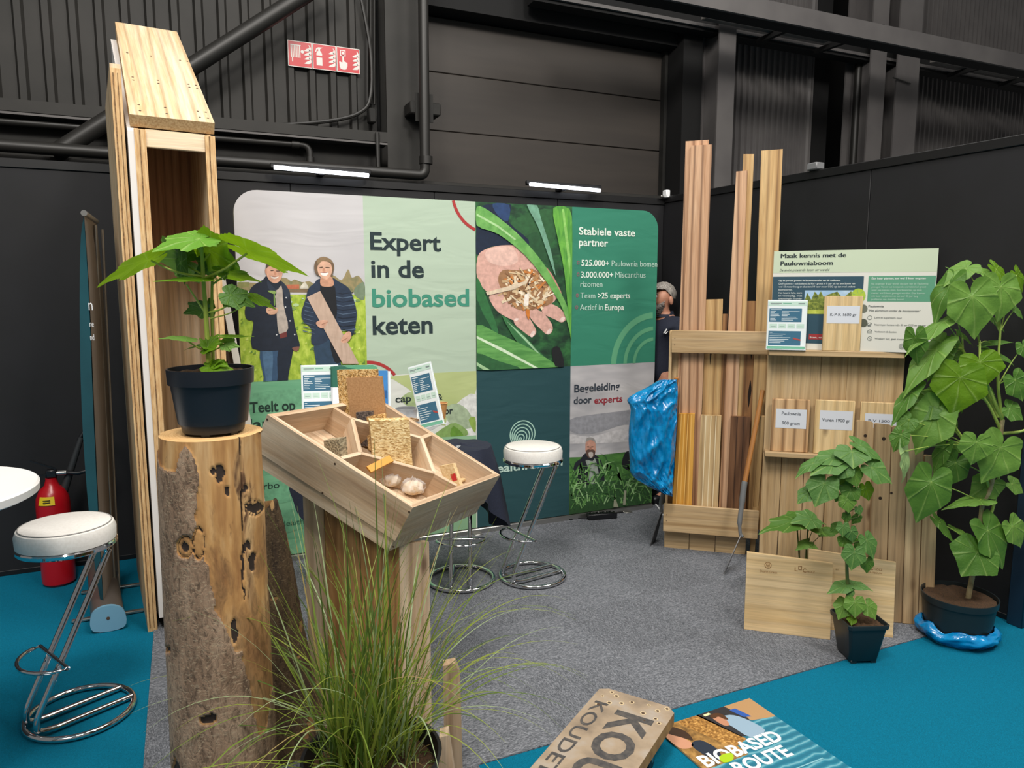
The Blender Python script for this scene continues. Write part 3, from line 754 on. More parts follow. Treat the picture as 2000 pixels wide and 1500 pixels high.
artg(G3((272, 935), (330, 945), (350, 920), (372, 1000), (385, 1120), (310, 1130), (290, 1000)), '8d978f')
artg(G3((270, 830), (275, 775), (310, 750), (345, 765), (357, 830), (350, 880), (320, 915), (290, 905), (272, 870)), 'b98a78')
artg(G3((272, 790), (280, 755), (315, 745), (350, 765), (356, 800), (340, 778), (310, 768), (285, 780)), '8e8b88')
artg(G3((275, 858), (315, 845), (350, 858), (345, 900), (315, 920), (285, 905)), '5a4239'); artg(G3((298, 872), (332, 872), (332, 905), (315, 918), (300, 905)), 'b7aea8')
for x in (292, 328): artg(G3((x - 9, 822), (x + 9, 822), (x + 8, 829), (x - 8, 829)), '3a2a24', 0)
artg(G3((306, 828), (318, 828), (322, 848), (303, 848)), 'a87662')
artg(G3((385, 990), (398, 990), (398, 1000), (385, 1000)), 'a9c1b6', 0)
artg(G3((130, 1190), (250, 1150), (430, 1120), (620, 1090), (830, 1080), (830, 1370), (100, 1430)), '2b5029')
L0 = lay[0]
for _ in range(230):
    lay[0] = L0 + random.randint(0, 50) * 1e-4
    x = random.uniform(130, 830); y = random.uniform(1010, 1330) + 20 * sin(x * .01); L = random.uniform(50, 170); b = random.uniform(-1.1, 1.1); wd_ = random.uniform(3, 7)
    if 280 < x < 380 and y < 1090: continue
    mid = (x + b * L * .35, y - L * .55); tip = (x + b * L, y - L * random.uniform(.3, .75))
    p1 = V((mid[0] - x, mid[1] - y)).normalized() * wd_; p2 = V((tip[0] - x, tip[1] - y)).normalized() * wd_
    artg(G3((x + p1.y, y - p1.x), (mid[0] + p2.y, mid[1] - p2.x), tip, (mid[0] - p2.y, mid[1] + p2.x), (x - p1.y, y + p1.x)), random.choice(['4a7a3c', '5d8f4a', '356030', '7aa866', '2f5a2c', '92b880']), 0)
lay[0] = L0 + .0053
for a in (((500, 1330), (545, 1330), (520, 1260), (505, 1270)), ((580, 1310), (602, 1310), (610, 1190), (590, 1190))): artg(G3(*a), '9a9e86', 0)
m.build('printed_grass_photo', bd)
# --- print: leaves panel
m = MB(); lay[0] = 0
def artl(pts, col, sm=3):
    lay[0] += 0.0001; q = bp(pts); q = smooth(q, sm) if sm else q
    q = [(min(max(a, BX[1]), BX[2]), min(max(b, ZB), ZM)) for a, b in q]
    m.flat(q, 0.002 + lay[0], P(col) if isinstance(col, str) else col, FBD)
artl([(765, 735), (930, 724), (930, 760), (905, 815), (860, 830), (810, 770), (770, 742)], fabric('print_soft_leaf', 'a9b678', 'b5c186', 2))
artl([(930, 770), (930, 850), (895, 850), (870, 830), (890, 790)], 'd5d6d3')
artl([(868, 800), (890, 788), (912, 800), (926, 830), (905, 838), (880, 830)], '9fb092'); artl([(862, 838), (890, 826), (915, 848), (870, 862), (840, 858)], '7f9f5a'); artl([(885, 832), (905, 850), (880, 853)], '5f8a2f')
artl([(915, 820), (928, 815), (928, 846)], '87a24a'); artl([(783, 780), (805, 765), (830, 785), (810, 800)], '9db07e')
artl([(600, 900), (760, 860), (930, 850), (930, 1040), (600, 1090)], fabric('print_dim_leaf', '7fa882', '8fb690', 2), 0)
m.build('printed_leaf_photo', bd)
# --- print: lettering, rings and arcs
m = MB()
def bt(txt, px0, py0, px1, col, bold=0.014, ph=None, w=0.0036):
    a, b = bp([(px0, py0), (px1, py0)]); h = None
    if ph: h = bp([(px0, py0 - ph)])[0][1] - a[1]
    m.text(txt, FBD, a[0], a[1], PL(col), width=b[0] - a[0], height=h, w=w, bold=bold)
bt('Expert', 723, 487, 861, '1d2f33', .022, 35); bt('in de', 725, 541, 828, '1d2f33', .022, 35)
bt('biobased', 727, 599, 916, '3c8b74', .022, 36); bt('keten', 728, 653, 845, '1d2f33', .022, 37)
bt('Stabiele vaste', 1130, 458, 1240, 'dfe9df', .02, 15); bt('partner', 1130, 480, 1187, 'dfe9df', .02, 15)
bt('525.000+', 1135, 519, 1189, 'e4eee4', .012, 12); bt('Paulownia bomen', 1194, 520, 1283, 'b9d5c8', 0, 12)
bt('3.000.000+', 1134, 542, 1197, 'e4eee4', .012, 12); bt('Miscanthus', 1201, 542, 1260, 'b9d5c8', 0, 12); bt('rizomen', 1133, 560, 1176, 'b9d5c8', 0, 11)
bt('Team', 1133, 583, 1162, 'b9d5c8', 0, 12); bt('>25 experts', 1167, 583, 1230, 'e4eee4', .012, 12)
bt('Actief in', 1132, 606, 1177, 'b9d5c8', 0, 12); bt('Europa', 1181, 606, 1218, 'e4eee4', .012, 12)
bt('Begeleiding', 1121, 766, 1210, '26303c', .02, 15); bt('door', 1120, 789, 1155, '26303c', .02, 14); bt('experts', 1160, 788, 1215, '8f2733', .02, 13)
bt('Teelt op', 488, 806, 577, '173229', .02, 21); bt('land', 488, 838, 548, '173229', .02, 20)
bt('carbo', 494, 958, 546, '173229', .006, 13); bt('www.dealth.green', 503, 1034, 640, '2d5c46', 0, 11)
bt('cap', 772, 786, 803, '1d2b2c', .02, 14); bt('&', 853, 781, 864, '1d2b2c', .02, 12); bt('or', 868, 809, 884, '1d2b2c', .02, 14)
bt('Dealth.Green', 950, 925, 1098, 'b9d3c8', .02, 17)
# bullets
for px, py in ((1129, 513), (1129, 536), (1127, 577), (1126, 600)):
    c = bp([(px, py)])[0]; pr = [(c[0] + .011 * cos(t * pi / 8), c[1] + .014 * sin(t * pi / 8)) for t in range(16)]; m.flat(pr, .0027, P('8a5a63'), FBD)
    m.flat([(c[0] + (a - c[0]) * .5, c[1] + (b - c[1]) * .5) for a, b in pr], .0029, P('2f7f66'), FBD)
def arc(cx, cz, r0, r1, a0, a1, col, w=.0027, n=20, zmin=-9, xmax=9):
    mat = PL(col)
    for i in range(n):
        t0 = radians(a0 + (a1 - a0) * i / n); t1 = radians(a0 + (a1 - a0) * (i + 1) / n)
        m.flat([(cx + r * cos(t), cz + r * sin(t)) for r, t in ((r0, t0), (r1, t0), (r1, t1), (r0, t1))], w, mat, FBD)
# the growth-ring logo
for k in range(6):
    cc = bp([(1020.5 - k * 0.9, 848 + k * 1.8)])[0]; r = .098 - k * .0172
    arc(cc[0], cc[1], (r - .0075) , r, 0, 360, 'a9cfc0', .0027, 36)
e = bp([(1290, 712)])[0]
for r0, r1 in ((.325, .37), (.235, .265), (.16, .185)): arc(BX[4] - .01, ZM, r0, r1, 93, 180, '5b9f78', .0027)
arc(BX[1], .99, .205, .225, 36, 90, 'a83232', .0027); cc = bp([(960, 385)])[0]
arc(BX[2] + .09, ZT + .05, .235, .255, 192, 248, 'a83232', .0027)
m.build('printed_lettering', bd)
# ------------------------------------------------------------------ tall wooden house-shaped frame
tw = thing('timber_frame', 'tall narrow house-shaped timber frame with sloping plywood roof', 'display', (0.017, 3.78, 0))
YF = 3.78
def xq(px, py, y=YF): return aty(px, py, y).x
m = MB()  # roof slab
lo = [V((-.158, 3.77, 2.425)), V((.19, 3.77, 2.42)), V((.172, 4.84, 3.13)), V((-.172, 4.84, 3.14))]
ra, rb = V((0.01, 3.77, 2.423)), V((0.01, 4.84, 3.135))
FR = Fr(ra, (1, 0, 0), rb - ra); L = (rb - ra).length
m.prism([(-.175, 0), (.178, 0), (.158, L), (-.158, L)], -.055, -.028, W_TOWER, FR, W_EDGE, up=True)
m.prism([(-.175, 0), (.178, 0), (.158, L), (-.158, L)], -.028, 0, W_TOWER, FR, W_EDGE, up=True)
for u in (-.13, -.02, .12, .155):
    for v in (.05, .12, .42, .46, .8): m.prism([(u + .006 * cos(t), v + .006 * sin(t)) for t in [k * pi / 3 for k in range(6)]], 0.0002, 0.0008, SCREW, FR)
m.build('roof', tw)
def roofz(y): return 2.423 + (y - 3.77) * (.712 / 1.07) - 0.075
def side(name, x0, x1, mat, zb=0.0, y0=YF, y1=4.78, edge=None):
    m = MB(); F = Fr((x0, 0, 0), (0, 1, 0), (0, 0, 1), (1, 0, 0))
    m.prism([(y0, zb), (y1, zb), (y1, roofz(y1)), (y0, roofz(y0))], 0, x1 - x0, mat, F, edge, up=True)
    return m.build(name, tw)
side('inner_side', -.150, -.132, W_TOWER); side('side_membrane', -.178, -.151, WHITE_EDGE, .07); side('inner_side', .158, .172, W_TOWER)
m = MB()
m.box((-.152, 3.775, 0), (-.105, 3.80, 2.365), W_EDGE, WORLD, 2, .002); m.box((-.132, 3.772, 0), (-.128, 3.776, 2.36), W_EDGELINE, WORLD, 2)
m.build('front_stile', tw)
m = MB()
m.box((.144, 3.775, 0), (.187, 3.80, 2.365), W_EDGE, WORLD, 2, .002); m.box((.160, 3.772, 0), (.163, 3.776, 2.36), W_EDGELINE, WORLD, 2)
m.build('front_stile', tw)
m = MB(); m.box((-.107, 3.79, 2.29), (.146, 3.81, 2.37), W_TOWER, WORLD, 0, .003); m.build('lintel', tw)
m = MB(); m.box((-.107, 3.79, 0), (.146, 3.81, .08), W_TOWER, WORLD, 0, .003); m.build('bottom_rail', tw)
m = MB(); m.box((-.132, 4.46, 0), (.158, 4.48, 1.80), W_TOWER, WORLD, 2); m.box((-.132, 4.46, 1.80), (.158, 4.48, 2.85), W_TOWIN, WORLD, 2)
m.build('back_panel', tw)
tw.rotation_euler = (0, 0, radians(5.7))
FL5 = Fr((-.231, 3.785, 0), (cos(radians(5.7)), sin(radians(5.7)), 0), (-sin(radians(5.7)), cos(radians(5.7)), 0))
# the plywood leaf standing against its left side
m = MB(); m.box((0, 0, 0), (.042, .9, 2.64), W_TOWER, FL5, 2)
m.box((0, -.006, 0), (.042, 0, 2.62), W_EDGE, FL5, 2); m.box((.008, -.008, .02), (.013, -.005, 2.60), W_EDGELINE, FL5, 2); m.box((.027, -.008, .02), (.030, -.005, 2.60), W_EDGELINE, FL5, 2)
tag(m.build('plywood_leaf'), 'tall plywood sheet edge standing left of the house-shaped frame', 'board')
# thin board leaning behind
a, b = aty(430, 525, 4.25), aty(474, 770, 4.25); d = (b - a).normalized(); b = a + d * (a.z / -d.z)
m = MB(); m.beam(b + V((0, 0, .002)), a, .035, .012, plain('white_foam_board', 'd8d3cb', .6), side=(1, 0, 0)); m.beam(b + V((-.025, .03, .002)), a + V((-.025, .03, 0)), .04, .012, plain('dark_brown_board', '3d2a20', .6), side=(1, 0, 0))
tag(m.build('leaning_board'), 'slim white-edged dark board leaning behind the house-shaped frame', 'board')

# ------------------------------------------------------------------ roll-up banner seen from behind its edge
rb_ = thing('rollup_banner', 'silver-backed teal roll-up banner seen almost edge-on beside the black wall', 'banner', (-.42, 4.25, 0))
TEALB = fabric('banner_teal', '12454f', '17525c', 2); SILV = mottled('banner_back', '8d837b', '9b9189', 4, .5)
near = smooth([tuple(aty(x, y, 3.95)) for x, y in ((203, 1195), (193, 1000), (184, 800), (175, 580), (164, 416))], 6, False)
far = smooth([tuple(aty(x, y, 4.55)) for x, y in ((232, 1110), (222, 940), (212, 760), (201, 560), (188, 433))], 6, False)
def sheet(off, mat, bulge):
    def f(u, v):
        k = v * (len(near) - 1); i = min(int(k), len(near) - 2); t = k - i
        A = V(near[i]).lerp(V(near[i + 1]), t); B = V(far[i]).lerp(V(far[i + 1]), t)
        return A.lerp(B, u) + V((off - bulge * sin(pi * u) * sin(pi * v), 0, 0))
    m = MB(); m.grid(f, 10, 24, mat); return m
sheet(0, SILV, -.01).build('banner_back', rb_)
m = MB()
def prf(u, v):
    k = v * (len(near) - 1); i = min(int(k), len(near) - 2); t = k - i
    A = V(near[i]).lerp(V(near[i + 1]), t); B = V(far[i]).lerp(V(far[i + 1]), t)
    if u < .5: return A + V((-.055 * sin(pi * min(1, v * 1.02)) ** .6 * (1 - 2 * u), .03 * (1 - 2 * u), 0))
    return A.lerp(B, (u - .5) * 2) + V((-.003, 0, 0))
m.grid(prf, 14, 24, TEALB)
m.build('banner_print', rb_)
m = MB(); m.tube([near[-1], far[-1]], .014, ALU, 10); m.build('top_rail', rb_)
m = MB(); a, b = aty(224, 1150, 4.3), aty(186, 440, 4.3); m.tube([a, b], .009, ALU, 10); m.tube([a + V((.022, 0, 0)), b + V((.03, 0, -.02))], .006, ALU, 8); m.build('support_pole', rb_)
m = MB(); F = Fr((-.405, 3.9, .075), (1, 0, 0), (0, 0, 1), (0, 1, 0))
o2 = smooth([(-.06, -.055), (.06, -.055), (.068, .02), (.03, .055), (-.03, .055), (-.068, .02)], 4)
F2 = Fr((-.405, 3.88, .07), (1, 0, 0), (0, 0, 1), (-.12, .99, 0)); F2.w = V((-.12, .99, 0)).normalized()
m.prism(o2, 0.0, .72, plain('cassette_grey', '6d655f', .4, .4), F2); cs = m.build('cassette', rb_)
m = MB(); m.prism([(a * 1.06, b * 1.06) for a, b in o2], -.018, 0.0, plain('pale_blue_end_cap', '6f9db6', .45), F2)
m.prism([(.008 * cos(k * pi / 4), .008 * sin(k * pi / 4)) for k in range(8)], -.02, -.018, SCREW, F2); m.build('end_cap', cs)
for yy in (4.04, 4.42):
    m = MB(); m.box((-.58, yy - .012, .004), (-.26, yy + .012, .018), ALU, WORLD, 0, .004); m.build('foot', rb_)
for t, px, py, h in (('n', 175, 606, .055), ('ne', 177, 638, .03), ('nd', 178, 664, .03)):
    m = MB(); q = aty(px, py, 3.955); m.text(t, Fr(q, (.9, -.3, 0), (0, 0, 1)), 0, 0, PAPER, height=h, width=.018, w=.008); m.build('banner_lettering', rb_)

# ------------------------------------------------------------------ fire extinguisher
EXT = (-.712, 4.66, 0)
fe = thing('fire_extinguisher', 'red fire extinguisher standing on the blue carpet by the black wall', 'fire extinguisher', EXT)
REDP = plain('extinguisher_red', 'b3101c', .3)
m = MB(); m.lathe([(.0, .002), (.07, .002), (.082, .015), (.084, .05), (.084, .46), (.08, .50), (.062, .545), (.036, .57), (.028, .60), (.028, .61)], REDP, EXT, 32); m.build('cylinder', fe)
m = MB(); m.grid(lambda u, v: V(EXT) + V(((.087 - .012 * v) * sin(-.75 + 1.0 * u), -(.087 - .012 * v) * cos(-.75 + 1.0 * u), .475 + .045 * v)), 10, 4, plain('extinguisher_label', 'e0c21c', .5)); lb = m.build('label', fe)
lb['label'] = 'yellow service label'
bm_ = MB(); FL = Fr((EXT[0] + .0, EXT[1] - .0865, .0), (1, 0, 0), (0, 0, 1), (0, -1, 0))
for z in (.488, .500): bm_.rect(-.035, z, .0, z + .005, -.002, BLACK_P, FL)
bm_.build('label_print', lb)
m = MB(); m.box((-.735, 4.64, .61), (-.68, 4.68, .66), BLACK_P, WORLD, 0, .008); m.tube([(-.70, 4.66, .635), (-.635, 4.655, .635)], .014, ALU, 10); m.build('valve', fe)
m = MB(); m.beam((-.685, 4.66, .66), (-.80, 4.645, .72), .022, .007, BLACK_P); m.beam((-.70, 4.66, .635), (-.80, 4.645, .63), .022, .007, BLACK_P); m.build('lever', fe)
m = MB(); m.tube(smooth([(-.635, 4.655, .635), (-.57, 4.64, .63), (-.50, 4.64, .66), (-.44, 4.66, .75), (-.47, 4.70, .87), (-.53, 4.70, .86), (-.57, 4.69, .80)], 6, False), .011, BLACK_P, 10); m.build('hose', fe)
m = MB(); m.tube([(-.555, 4.69, .82), (-.66, 4.675, .52), (-.70, 4.68, .40)], [.014, .022, .026], plain('nozzle_grey', '2f3133', .5), 12); m.build('nozzle', fe)

# ------------------------------------------------------------------ round tables
def round_table(name, label, cx, cy, r, top, mats, label_cat='table'):
    t = thing(name, label, label_cat, (cx, cy, 0))
    m = MB(); m.lathe([(0, top - .034), (r - .012, top - .034), (r - .001, top - .028), (r, top - .006), (r - .006, top), (0, top)], WHITE_LAM, (cx, cy, 0), 64); m.build('table_top', t)
    m = MB(); m.lathe([(.035, .012), (.035, top - .034)], CHROME, (cx, cy, 0), 20); m.build('column', t)
    m = MB(); m.lathe([(0, 0.001), (.22, 0.001), (.22, .006), (.12, .014), (.04, .03), (0, .03)], CHROME, (cx, cy, 0), 40); m.build('base', t)
    return t
round_table('bar_table', 'white round bar table cut off at the left edge of the photo', -.79, 2.66, .35, 1.05, None)
TB = (0.785, 3.345)
round_table('bar_table', 'white round bar table holding brochures behind the tilted wooden tray', TB[0], TB[1], .33, 1.05, None)

# ------------------------------------------------------------------ bar stools
def make_stool(label):
    t = thing('bar_stool', label, 'stool', (0, 0, 0), 0, 'chrome bar stools with white seats')
    m = MB(); m.lathe([(0, .70), (.155, .70), (.166, .706), (.168, .745), (.160, .766), (.145, .775), (.0, .779)], LEATHER, n=48); st = m.build('seat', t)
    m = MB(); m.tube([(.153 * cos(k * pi / 24), .153 * sin(k * pi / 24), .7715) for k in range(48)], .0022, plain('grey_piping', '8b8986', .6), 6, True); m.build('piping', st)
    m = MB(); m.lathe([(.10, .683), (.166, .683), (.170, .688), (.170, .698), (.166, .703), (.10, .703)], CHROME, n=48); m.build('seat_ring', t)
    m = MB(); m.tube([(.185 * cos(k * pi / 28), .185 * sin(k * pi / 28), .0135) for k in range(56)], .0115, CHROME, 12, True); m.build('base_ring', t)
    for s in (-1, 1):
        y = .052 * s
        p = [(.172, y, .016), (-.10, y, .017), (-.16, y, .03), (-.165, y, .07), (-.145, y, .12), (.10, y, .60), (.118, y, .645), (.108, y, .675), (.05, y, .676), (-.06, y, .676)]
        p2 = [p[0], p[1]] + smooth(p[1:5], 5, False)[1:] + smooth(p[4:8], 5, False)[1:] + [p[8], p[9]]
        m = MB(); m.tube([V(q) for q in p2], .0115, CHROME, 12); m.build('leg_tube', t)
    zc, xc = .27, -.065
    pts = [(xc - .012, .135, zc), (xc - .012, -.135, zc)] + [(xc - .012 - .115 * sin(k * pi / 14), -.135 * cos(k * pi / 14), zc) for k in range(1, 14)]
    m = MB(); m.tube(pts, .0075, CHROME, 10, True); m.build('footrest', t)
    return t
ST = make_stool('chrome bar stool with white seat at left on the blue carpet')
stools = [(ST, (-.442, 3.118), 27, None)]
for xy, rz, lab in (((1.768, 3.62), 10, 'chrome bar stool with bare white seat in front of the dark teal panel'),
                    ((1.375, 3.74), 68, 'chrome bar stool under the navy polo shirt behind the wooden tray'),
                    ((.75, 3.93), 120, 'chrome bar stool mostly hidden behind the wooden pedestal')):
    c = copy_tree(ST); stools.append((c, xy, rz, lab))
for o, xy, rz, lab in stools:
    o.location = (xy[0], xy[1], 0.005 if xy[0] > -.2 else 0.001); o.rotation_euler = (0, 0, radians(rz))
    if lab: o['label'] = lab
# navy polo shirts thrown over stools
def drape(name, label, cx, cy, z0, seed, w, zl, sx=1.0, txt=None):
    rnd = random.Random(seed); ph = [rnd.uniform(0, 6.28) for _ in range(4)]
    def f(u, v):
        a = 2 * pi * u
        hang = (.5 + .5 * sin(a * 1 + ph[0])) ** 1.5
        s = v * 2.0
        if s < 1: r = w * s; z = z0 - .006 * s * s
        else:
            k = s - 1; L = .10 + zl * hang
            r = w * (1 + .10 * min(1, k * 3)) + k * .06 * (1 + .6 * sin(5 * a + ph[1])) + .018 * k * sin(9 * a + ph[2]); z = z0 - .006 - L * k - .012 * (1 - k)
        z += .006 * noise.noise(V((cos(a) * 3, sin(a) * 3, v * 4 + seed)))
        return V((cx + r * cos(a) * sx, cy + r * sin(a), z))
    m = MB(); m.grid(f, 72, 40, NAVY, cu=True)
    return m, f
m, f_ = drape('polo_shirt', '', 1.375, 3.74, .797, 3, .178, .40)
ps = m.build('polo_shirt'); tag(ps, 'navy polo shirt hanging over the stool right behind the wooden tray', 'shirt')
m = MB(); FP = Fr((1.33, 3.55, .80), (.86, -.28, 0.1), (.2, .7, .1))
m.text('Dealth', Fr((1.30, 3.585, .803), (.55, .83, 0), (-.83, .55, 0)), 0, 0, PAPER, height=.026, w=.004); m.build('shirt_lettering', ps)
m, f_ = drape('polo_shirt', '', .75, 3.93, .797, 11, .178, .46)
o = m.build('polo_shirt'); tag(o, 'navy polo shirt hanging low on the stool left of the wooden pedestal', 'shirt')
# sleeve part hanging right
# ------------------------------------------------------------------ tree trunk used as a plant stand
def bark_mat(name, dark):
    t = NT(name); g = t.attr('gc'); mk = t.attr('vn', False)
    big = t.noise(g, 1.0, 4, 0.6, 0.3, (14, 14, 5))
    fl = t.n('ShaderNodeTexVoronoi', i_Scale=1.0); mp = t.n('ShaderNodeMapping'); mp.inputs['Scale'].default_value = (75, 75, 210)
    t.l(g, mp.inputs[0]); t.l(mp.outputs[0], fl.inputs['Vector'])
    fls = t.n('ShaderNodeTexNoise', i_Scale=1.0, i_Detail=2.0); mp3 = t.n('ShaderNodeMapping'); mp3.inputs['Scale'].default_value = (75, 75, 230)
    t.l(g, mp3.inputs[0]); t.l(mp3.outputs[0], fls.inputs['Vector'])
    rid = t.noise(g, 1.0, 4, 0.65, 1.5, (55, 55, 22))
    if dark: base = t.ramp(big, [(0.3, '3f3024'), (0.5, '58452f'), (0.7, '6d5842')]).outputs[0]
    else: base = t.ramp(big, [(0.3, '755c48'), (0.5, '927760'), (0.7, 'aa9078')]).outputs[0]
    base = t.mix(0.6, base, t.ramp(rid, [(0.38, '6a6058'), (0.52, 'ffffff')]).outputs[0], 'MULTIPLY')
    base = t.mix(t.ramp(fls.outputs['Fac'], [(0.56, '000000'), (0.66, 'c0c0c0')]).outputs[0], base, 'b5a084' if not dark else '7d6a50')
    bare = t.ramp(t.noise(g, 1.0, 4, 0.6, 0.8, (9, 9, 3)), [(0.3, '99683a'), (0.48, 'bf9058'), (0.68, 'd4ae7c')]).outputs[0]
    bare = t.mix(0.4, bare, t.ramp(t.noise(g, 1.0, 3, 0.5, 0, (60, 60, 4)), [(0.3, '9a7a58'), (0.6, 'ffffff')]).outputs[0], 'MULTIPLY')
    sx = t.n('ShaderNodeSeparateXYZ'); t.l(g, sx.inputs[0])
    st = t.math('ADD', t.math('MULTIPLY', t.noise(g, 1.0, 5, .65, .8, (16, 16, 5)), 1.7), t.math('MULTIPLY_ADD', sx.outputs[2], -1.0, .12))
    bare = t.mix(t.ramp(st, [(0.02, '000000'), (0.22, 'd0d0d0')]).outputs[0], bare, t.ramp(rid, [(.35, '4a3420'), (.6, '8a6440')]).outputs[0])
    sp = t.ramp(t.noise(g, 1.0, 4, 0.6, 0.6, (20, 20, 6)), [(0.60, '000000'), (0.68, 'ffffff')]).outputs[0]
    bare = t.mix(sp, bare, '5e4028')
    mk2 = t.math('ADD', mk, t.math('MULTIPLY', t.math('SUBTRACT', t.noise(g, 60, 3), 0.5), 0.5))
    fac = t.ramp(mk2, [(0.46, '000000'), (0.56, 'ffffff')]).outputs[0]
    dk = t.ramp(mk2, [(1.6, '000000'), (1.9, 'ffffff')]) if False else None
    c = t.mix(fac, bare, base)
    knot = t.ramp(t.math('SUBTRACT', t.math('MULTIPLY', mk, -1.0), t.math('MULTIPLY', t.noise(g, 70, 2), 0.6)), [(0.15, '000000'), (0.45, 'ffffff')]).outputs[0]
    c = t.mix(knot, c, '2e211a')
    t.color(c); t.set(Roughness=0.85); t.bump(t.math('MULTIPLY', t.math('ADD', rid, 0.4), t.math('ADD', fac, 0.12)), 0.7, 0.006); return t.m
BARK = bark_mat('bark_and_bare_wood', False); BARKD = bark_mat('dark_bark', True)
ENDG = mottled('end_grain', 'c99a62', 'e3bd86', 30, 0.7, 0.1)
LOGP = [(852, 308, 511), (900, 309, 513), (1000, 312, 519), (1100, 316, 523), (1200, 320, 528), (1300, 326, 533), (1400, 331, 537), (1500, 336, 541), (1640, 344, 548)]
LOGY = 2.19
prof = []
for py, l, r in LOGP:
    a, b = aty(l, py, LOGY), aty(r, py, LOGY); prof.append((a.z, (a.x + b.x) / 2, (b.x - a.x) / 2 * .985))
prof[-1] = (0.0, prof[-2][1] + .0, prof[-2][2] * 1.03)
def logprof(z):
    for (z0, x0, r0), (z1, x1, r1) in zip(prof, prof[1:]):
        if z0 >= z >= z1:
            t = (z0 - z) / (z0 - z1); return x0 + (x1 - x0) * t, r0 + (r1 - r0) * t
    return prof[0][1:] if z > prof[0][0] else prof[-1][1:]
LZ = prof[0][0]
def log_px(u, v):                      # where on the front of the trunk, 0..1 across as seen
    return u, v
# outline of the bare patch in photo pixels (bark elsewhere)
BARE = [(305, 846), (308, 900), (325, 918), (342, 920), (350, 885), (360, 870), (378, 890), (388, 930), (382, 1020), (378, 1050), (400, 1040), (398, 1085), (410, 1130), (420, 1180), (440, 1230), (455, 1275), (472, 1270), (480, 1320), (498, 1400), (505, 1440), (520, 1430), (540, 1300), (560, 1100), (560, 840)]
KNOTS = [(428, 925, 8, 18), (415, 920, 5, 7), (446, 958, 6, 9), (480, 955, 5, 10), (458, 1235, 7, 26), (330, 1268, 7, 9), (408, 1405, 14, 11), (345, 1495, 5, 20), (484, 1062, 5, 10), (495, 1095, 6, 20), (497, 992, 16, 11), (362, 1068, 6, 8), (478, 1115, 3, 60)]
RINGS = [(362, 1068, 16, 22), (388, 1062, 12, 32), (497, 992, 19, 15)]
def inpoly(x, y, P_):
    c = False
    for (x1, y1), (x2, y2) in zip(P_, P_[1:] + P_[:1]):
        if (y1 > y) != (y2 > y) and x < (x2 - x1) * (y - y1) / (y2 - y1) + x1: c = not c
    return c
def to_px(p):
    d = p - EYE; f = d.dot(HEAD); r = d.dot(RIGHT); zc = f * cos(TILT) - d.z * sin(TILT); yc = f * sin(TILT) + d.z * cos(TILT)
    return 1000 + FOC * r / zc, 750 - FOC * yc / zc
def log_pt(u, v):
    a = 2 * pi * u; z = LZ * (1 - v); cx, r = logprof(z)
    rr = r * (1 + .018 * noise.noise(V((cos(a) * 1.5, sin(a) * 1.5, z * 2.2))) + .006 * noise.noise(V((cos(a) * 9, sin(a) * 9, z * 8))))
    return V((cx + rr * cos(a), LOGY + rr * sin(a), z))
def log_mask(u, v):
    p = log_pt(u, v); front = sin(2 * pi * u) < 0.25
    if not front: return 1.0
    x, y = to_px(p)
    jx = x + 7 * noise.noise(p * 30); jy = y + 9 * noise.noise(p * 30 + V((9, 0, 0)))
    k = 0.0 if inpoly(jx, jy, BARE) else 1.0
    for kx, ky, rx, ry in KNOTS:
        d = ((jx - kx) / rx) ** 2 + ((jy - ky) / ry) ** 2
        if d < 1: k = -1.0
    for kx, ky, rx, ry in RINGS:
        d = ((x - kx) / rx) ** 2 + ((y - ky) / ry) ** 2
        if .72 < d < 1.05: k = -.8
        elif d <= .72 and k > 0: k = .0
    if abs(x - 470 - (y - 860) * .03) < 1.6 and y < 1090: k = -1.0
    return k
def log_geo(u, v):
    p = log_pt(u, v); m_ = log_mask(u, v); cx, r = logprof(p.z)
    n = V((p.x - cx, p.y - LOGY, 0)).normalized()
    if sin(2 * pi * u) < 0.3:
        x, y = to_px(p)
        if abs(x - 470 - (y - 860) * .03) < 2.0 and y < 1090: return p - n * .012
    return p + n * (.004 if m_ > .5 else (-.004 if m_ < -.5 else 0))
trunk = thing('tree_trunk', 'upright tree trunk with half-peeled bark carrying the black potted seedling', 'trunk', (prof[0][1], LOGY, 0))
m = MB(); m.grid(log_geo, 220, 240, BARK, cu=True, vfn=log_mask); m.build('bark', trunk, sharp=180)
m = MB(); ring = [log_geo(i / 220, 0) for i in range(220)]
c0 = m.vt((prof[0][1], LOGY, LZ + .002), (0, 0, 0)); vs = [m.vt(p, p) for p in ring]
for i in range(220): m.fc([c0, vs[i], vs[(i + 1) % 220]], ENDG)
m.build('sawn_top', trunk)
# bark slab behind it
sl = MB()
def slab(u, v):
    a = pi * (1.15 * u - 1.05); z = .93 * (1 - v) ** 1.0; r = .10 + .05 * v + .01 * noise.noise(V((u * 4, v * 5, 1)))
    top = .0
    cx = .165 + .085 * v; cy = 2.54 + .03 * v
    zz = z + (.05 * noise.noise(V((u * 6, 0, 4))) if v < .02 else 0)
    return V((cx + r * cos(a) * 1.05, cy + r * .7 * sin(a), zz))
sl.grid(slab, 60, 60, BARKD, vfn=lambda u, v: 1.0 if noise.noise(V((u * 5, v * 7, 3))) < .3 else 0.3)
sl.grid(lambda u, v: slab(u, v) * .0 + V((.165 + .085 * v + (.10 + .05 * v) * 1.05 * (cos(pi * -1.05) * (1 - u) + cos(pi * .1) * u), 2.54 + .03 * v + .7 * (.10 + .05 * v) * (sin(pi * -1.05) * (1 - u) + sin(pi * .1) * u), .93 * (1 - v))), 6, 30, BARKD, vfn=lambda u, v: 0.0)
tag(sl.build('bark_slab'), 'dark half-round bark slab standing behind the peeled tree trunk', 'bark')

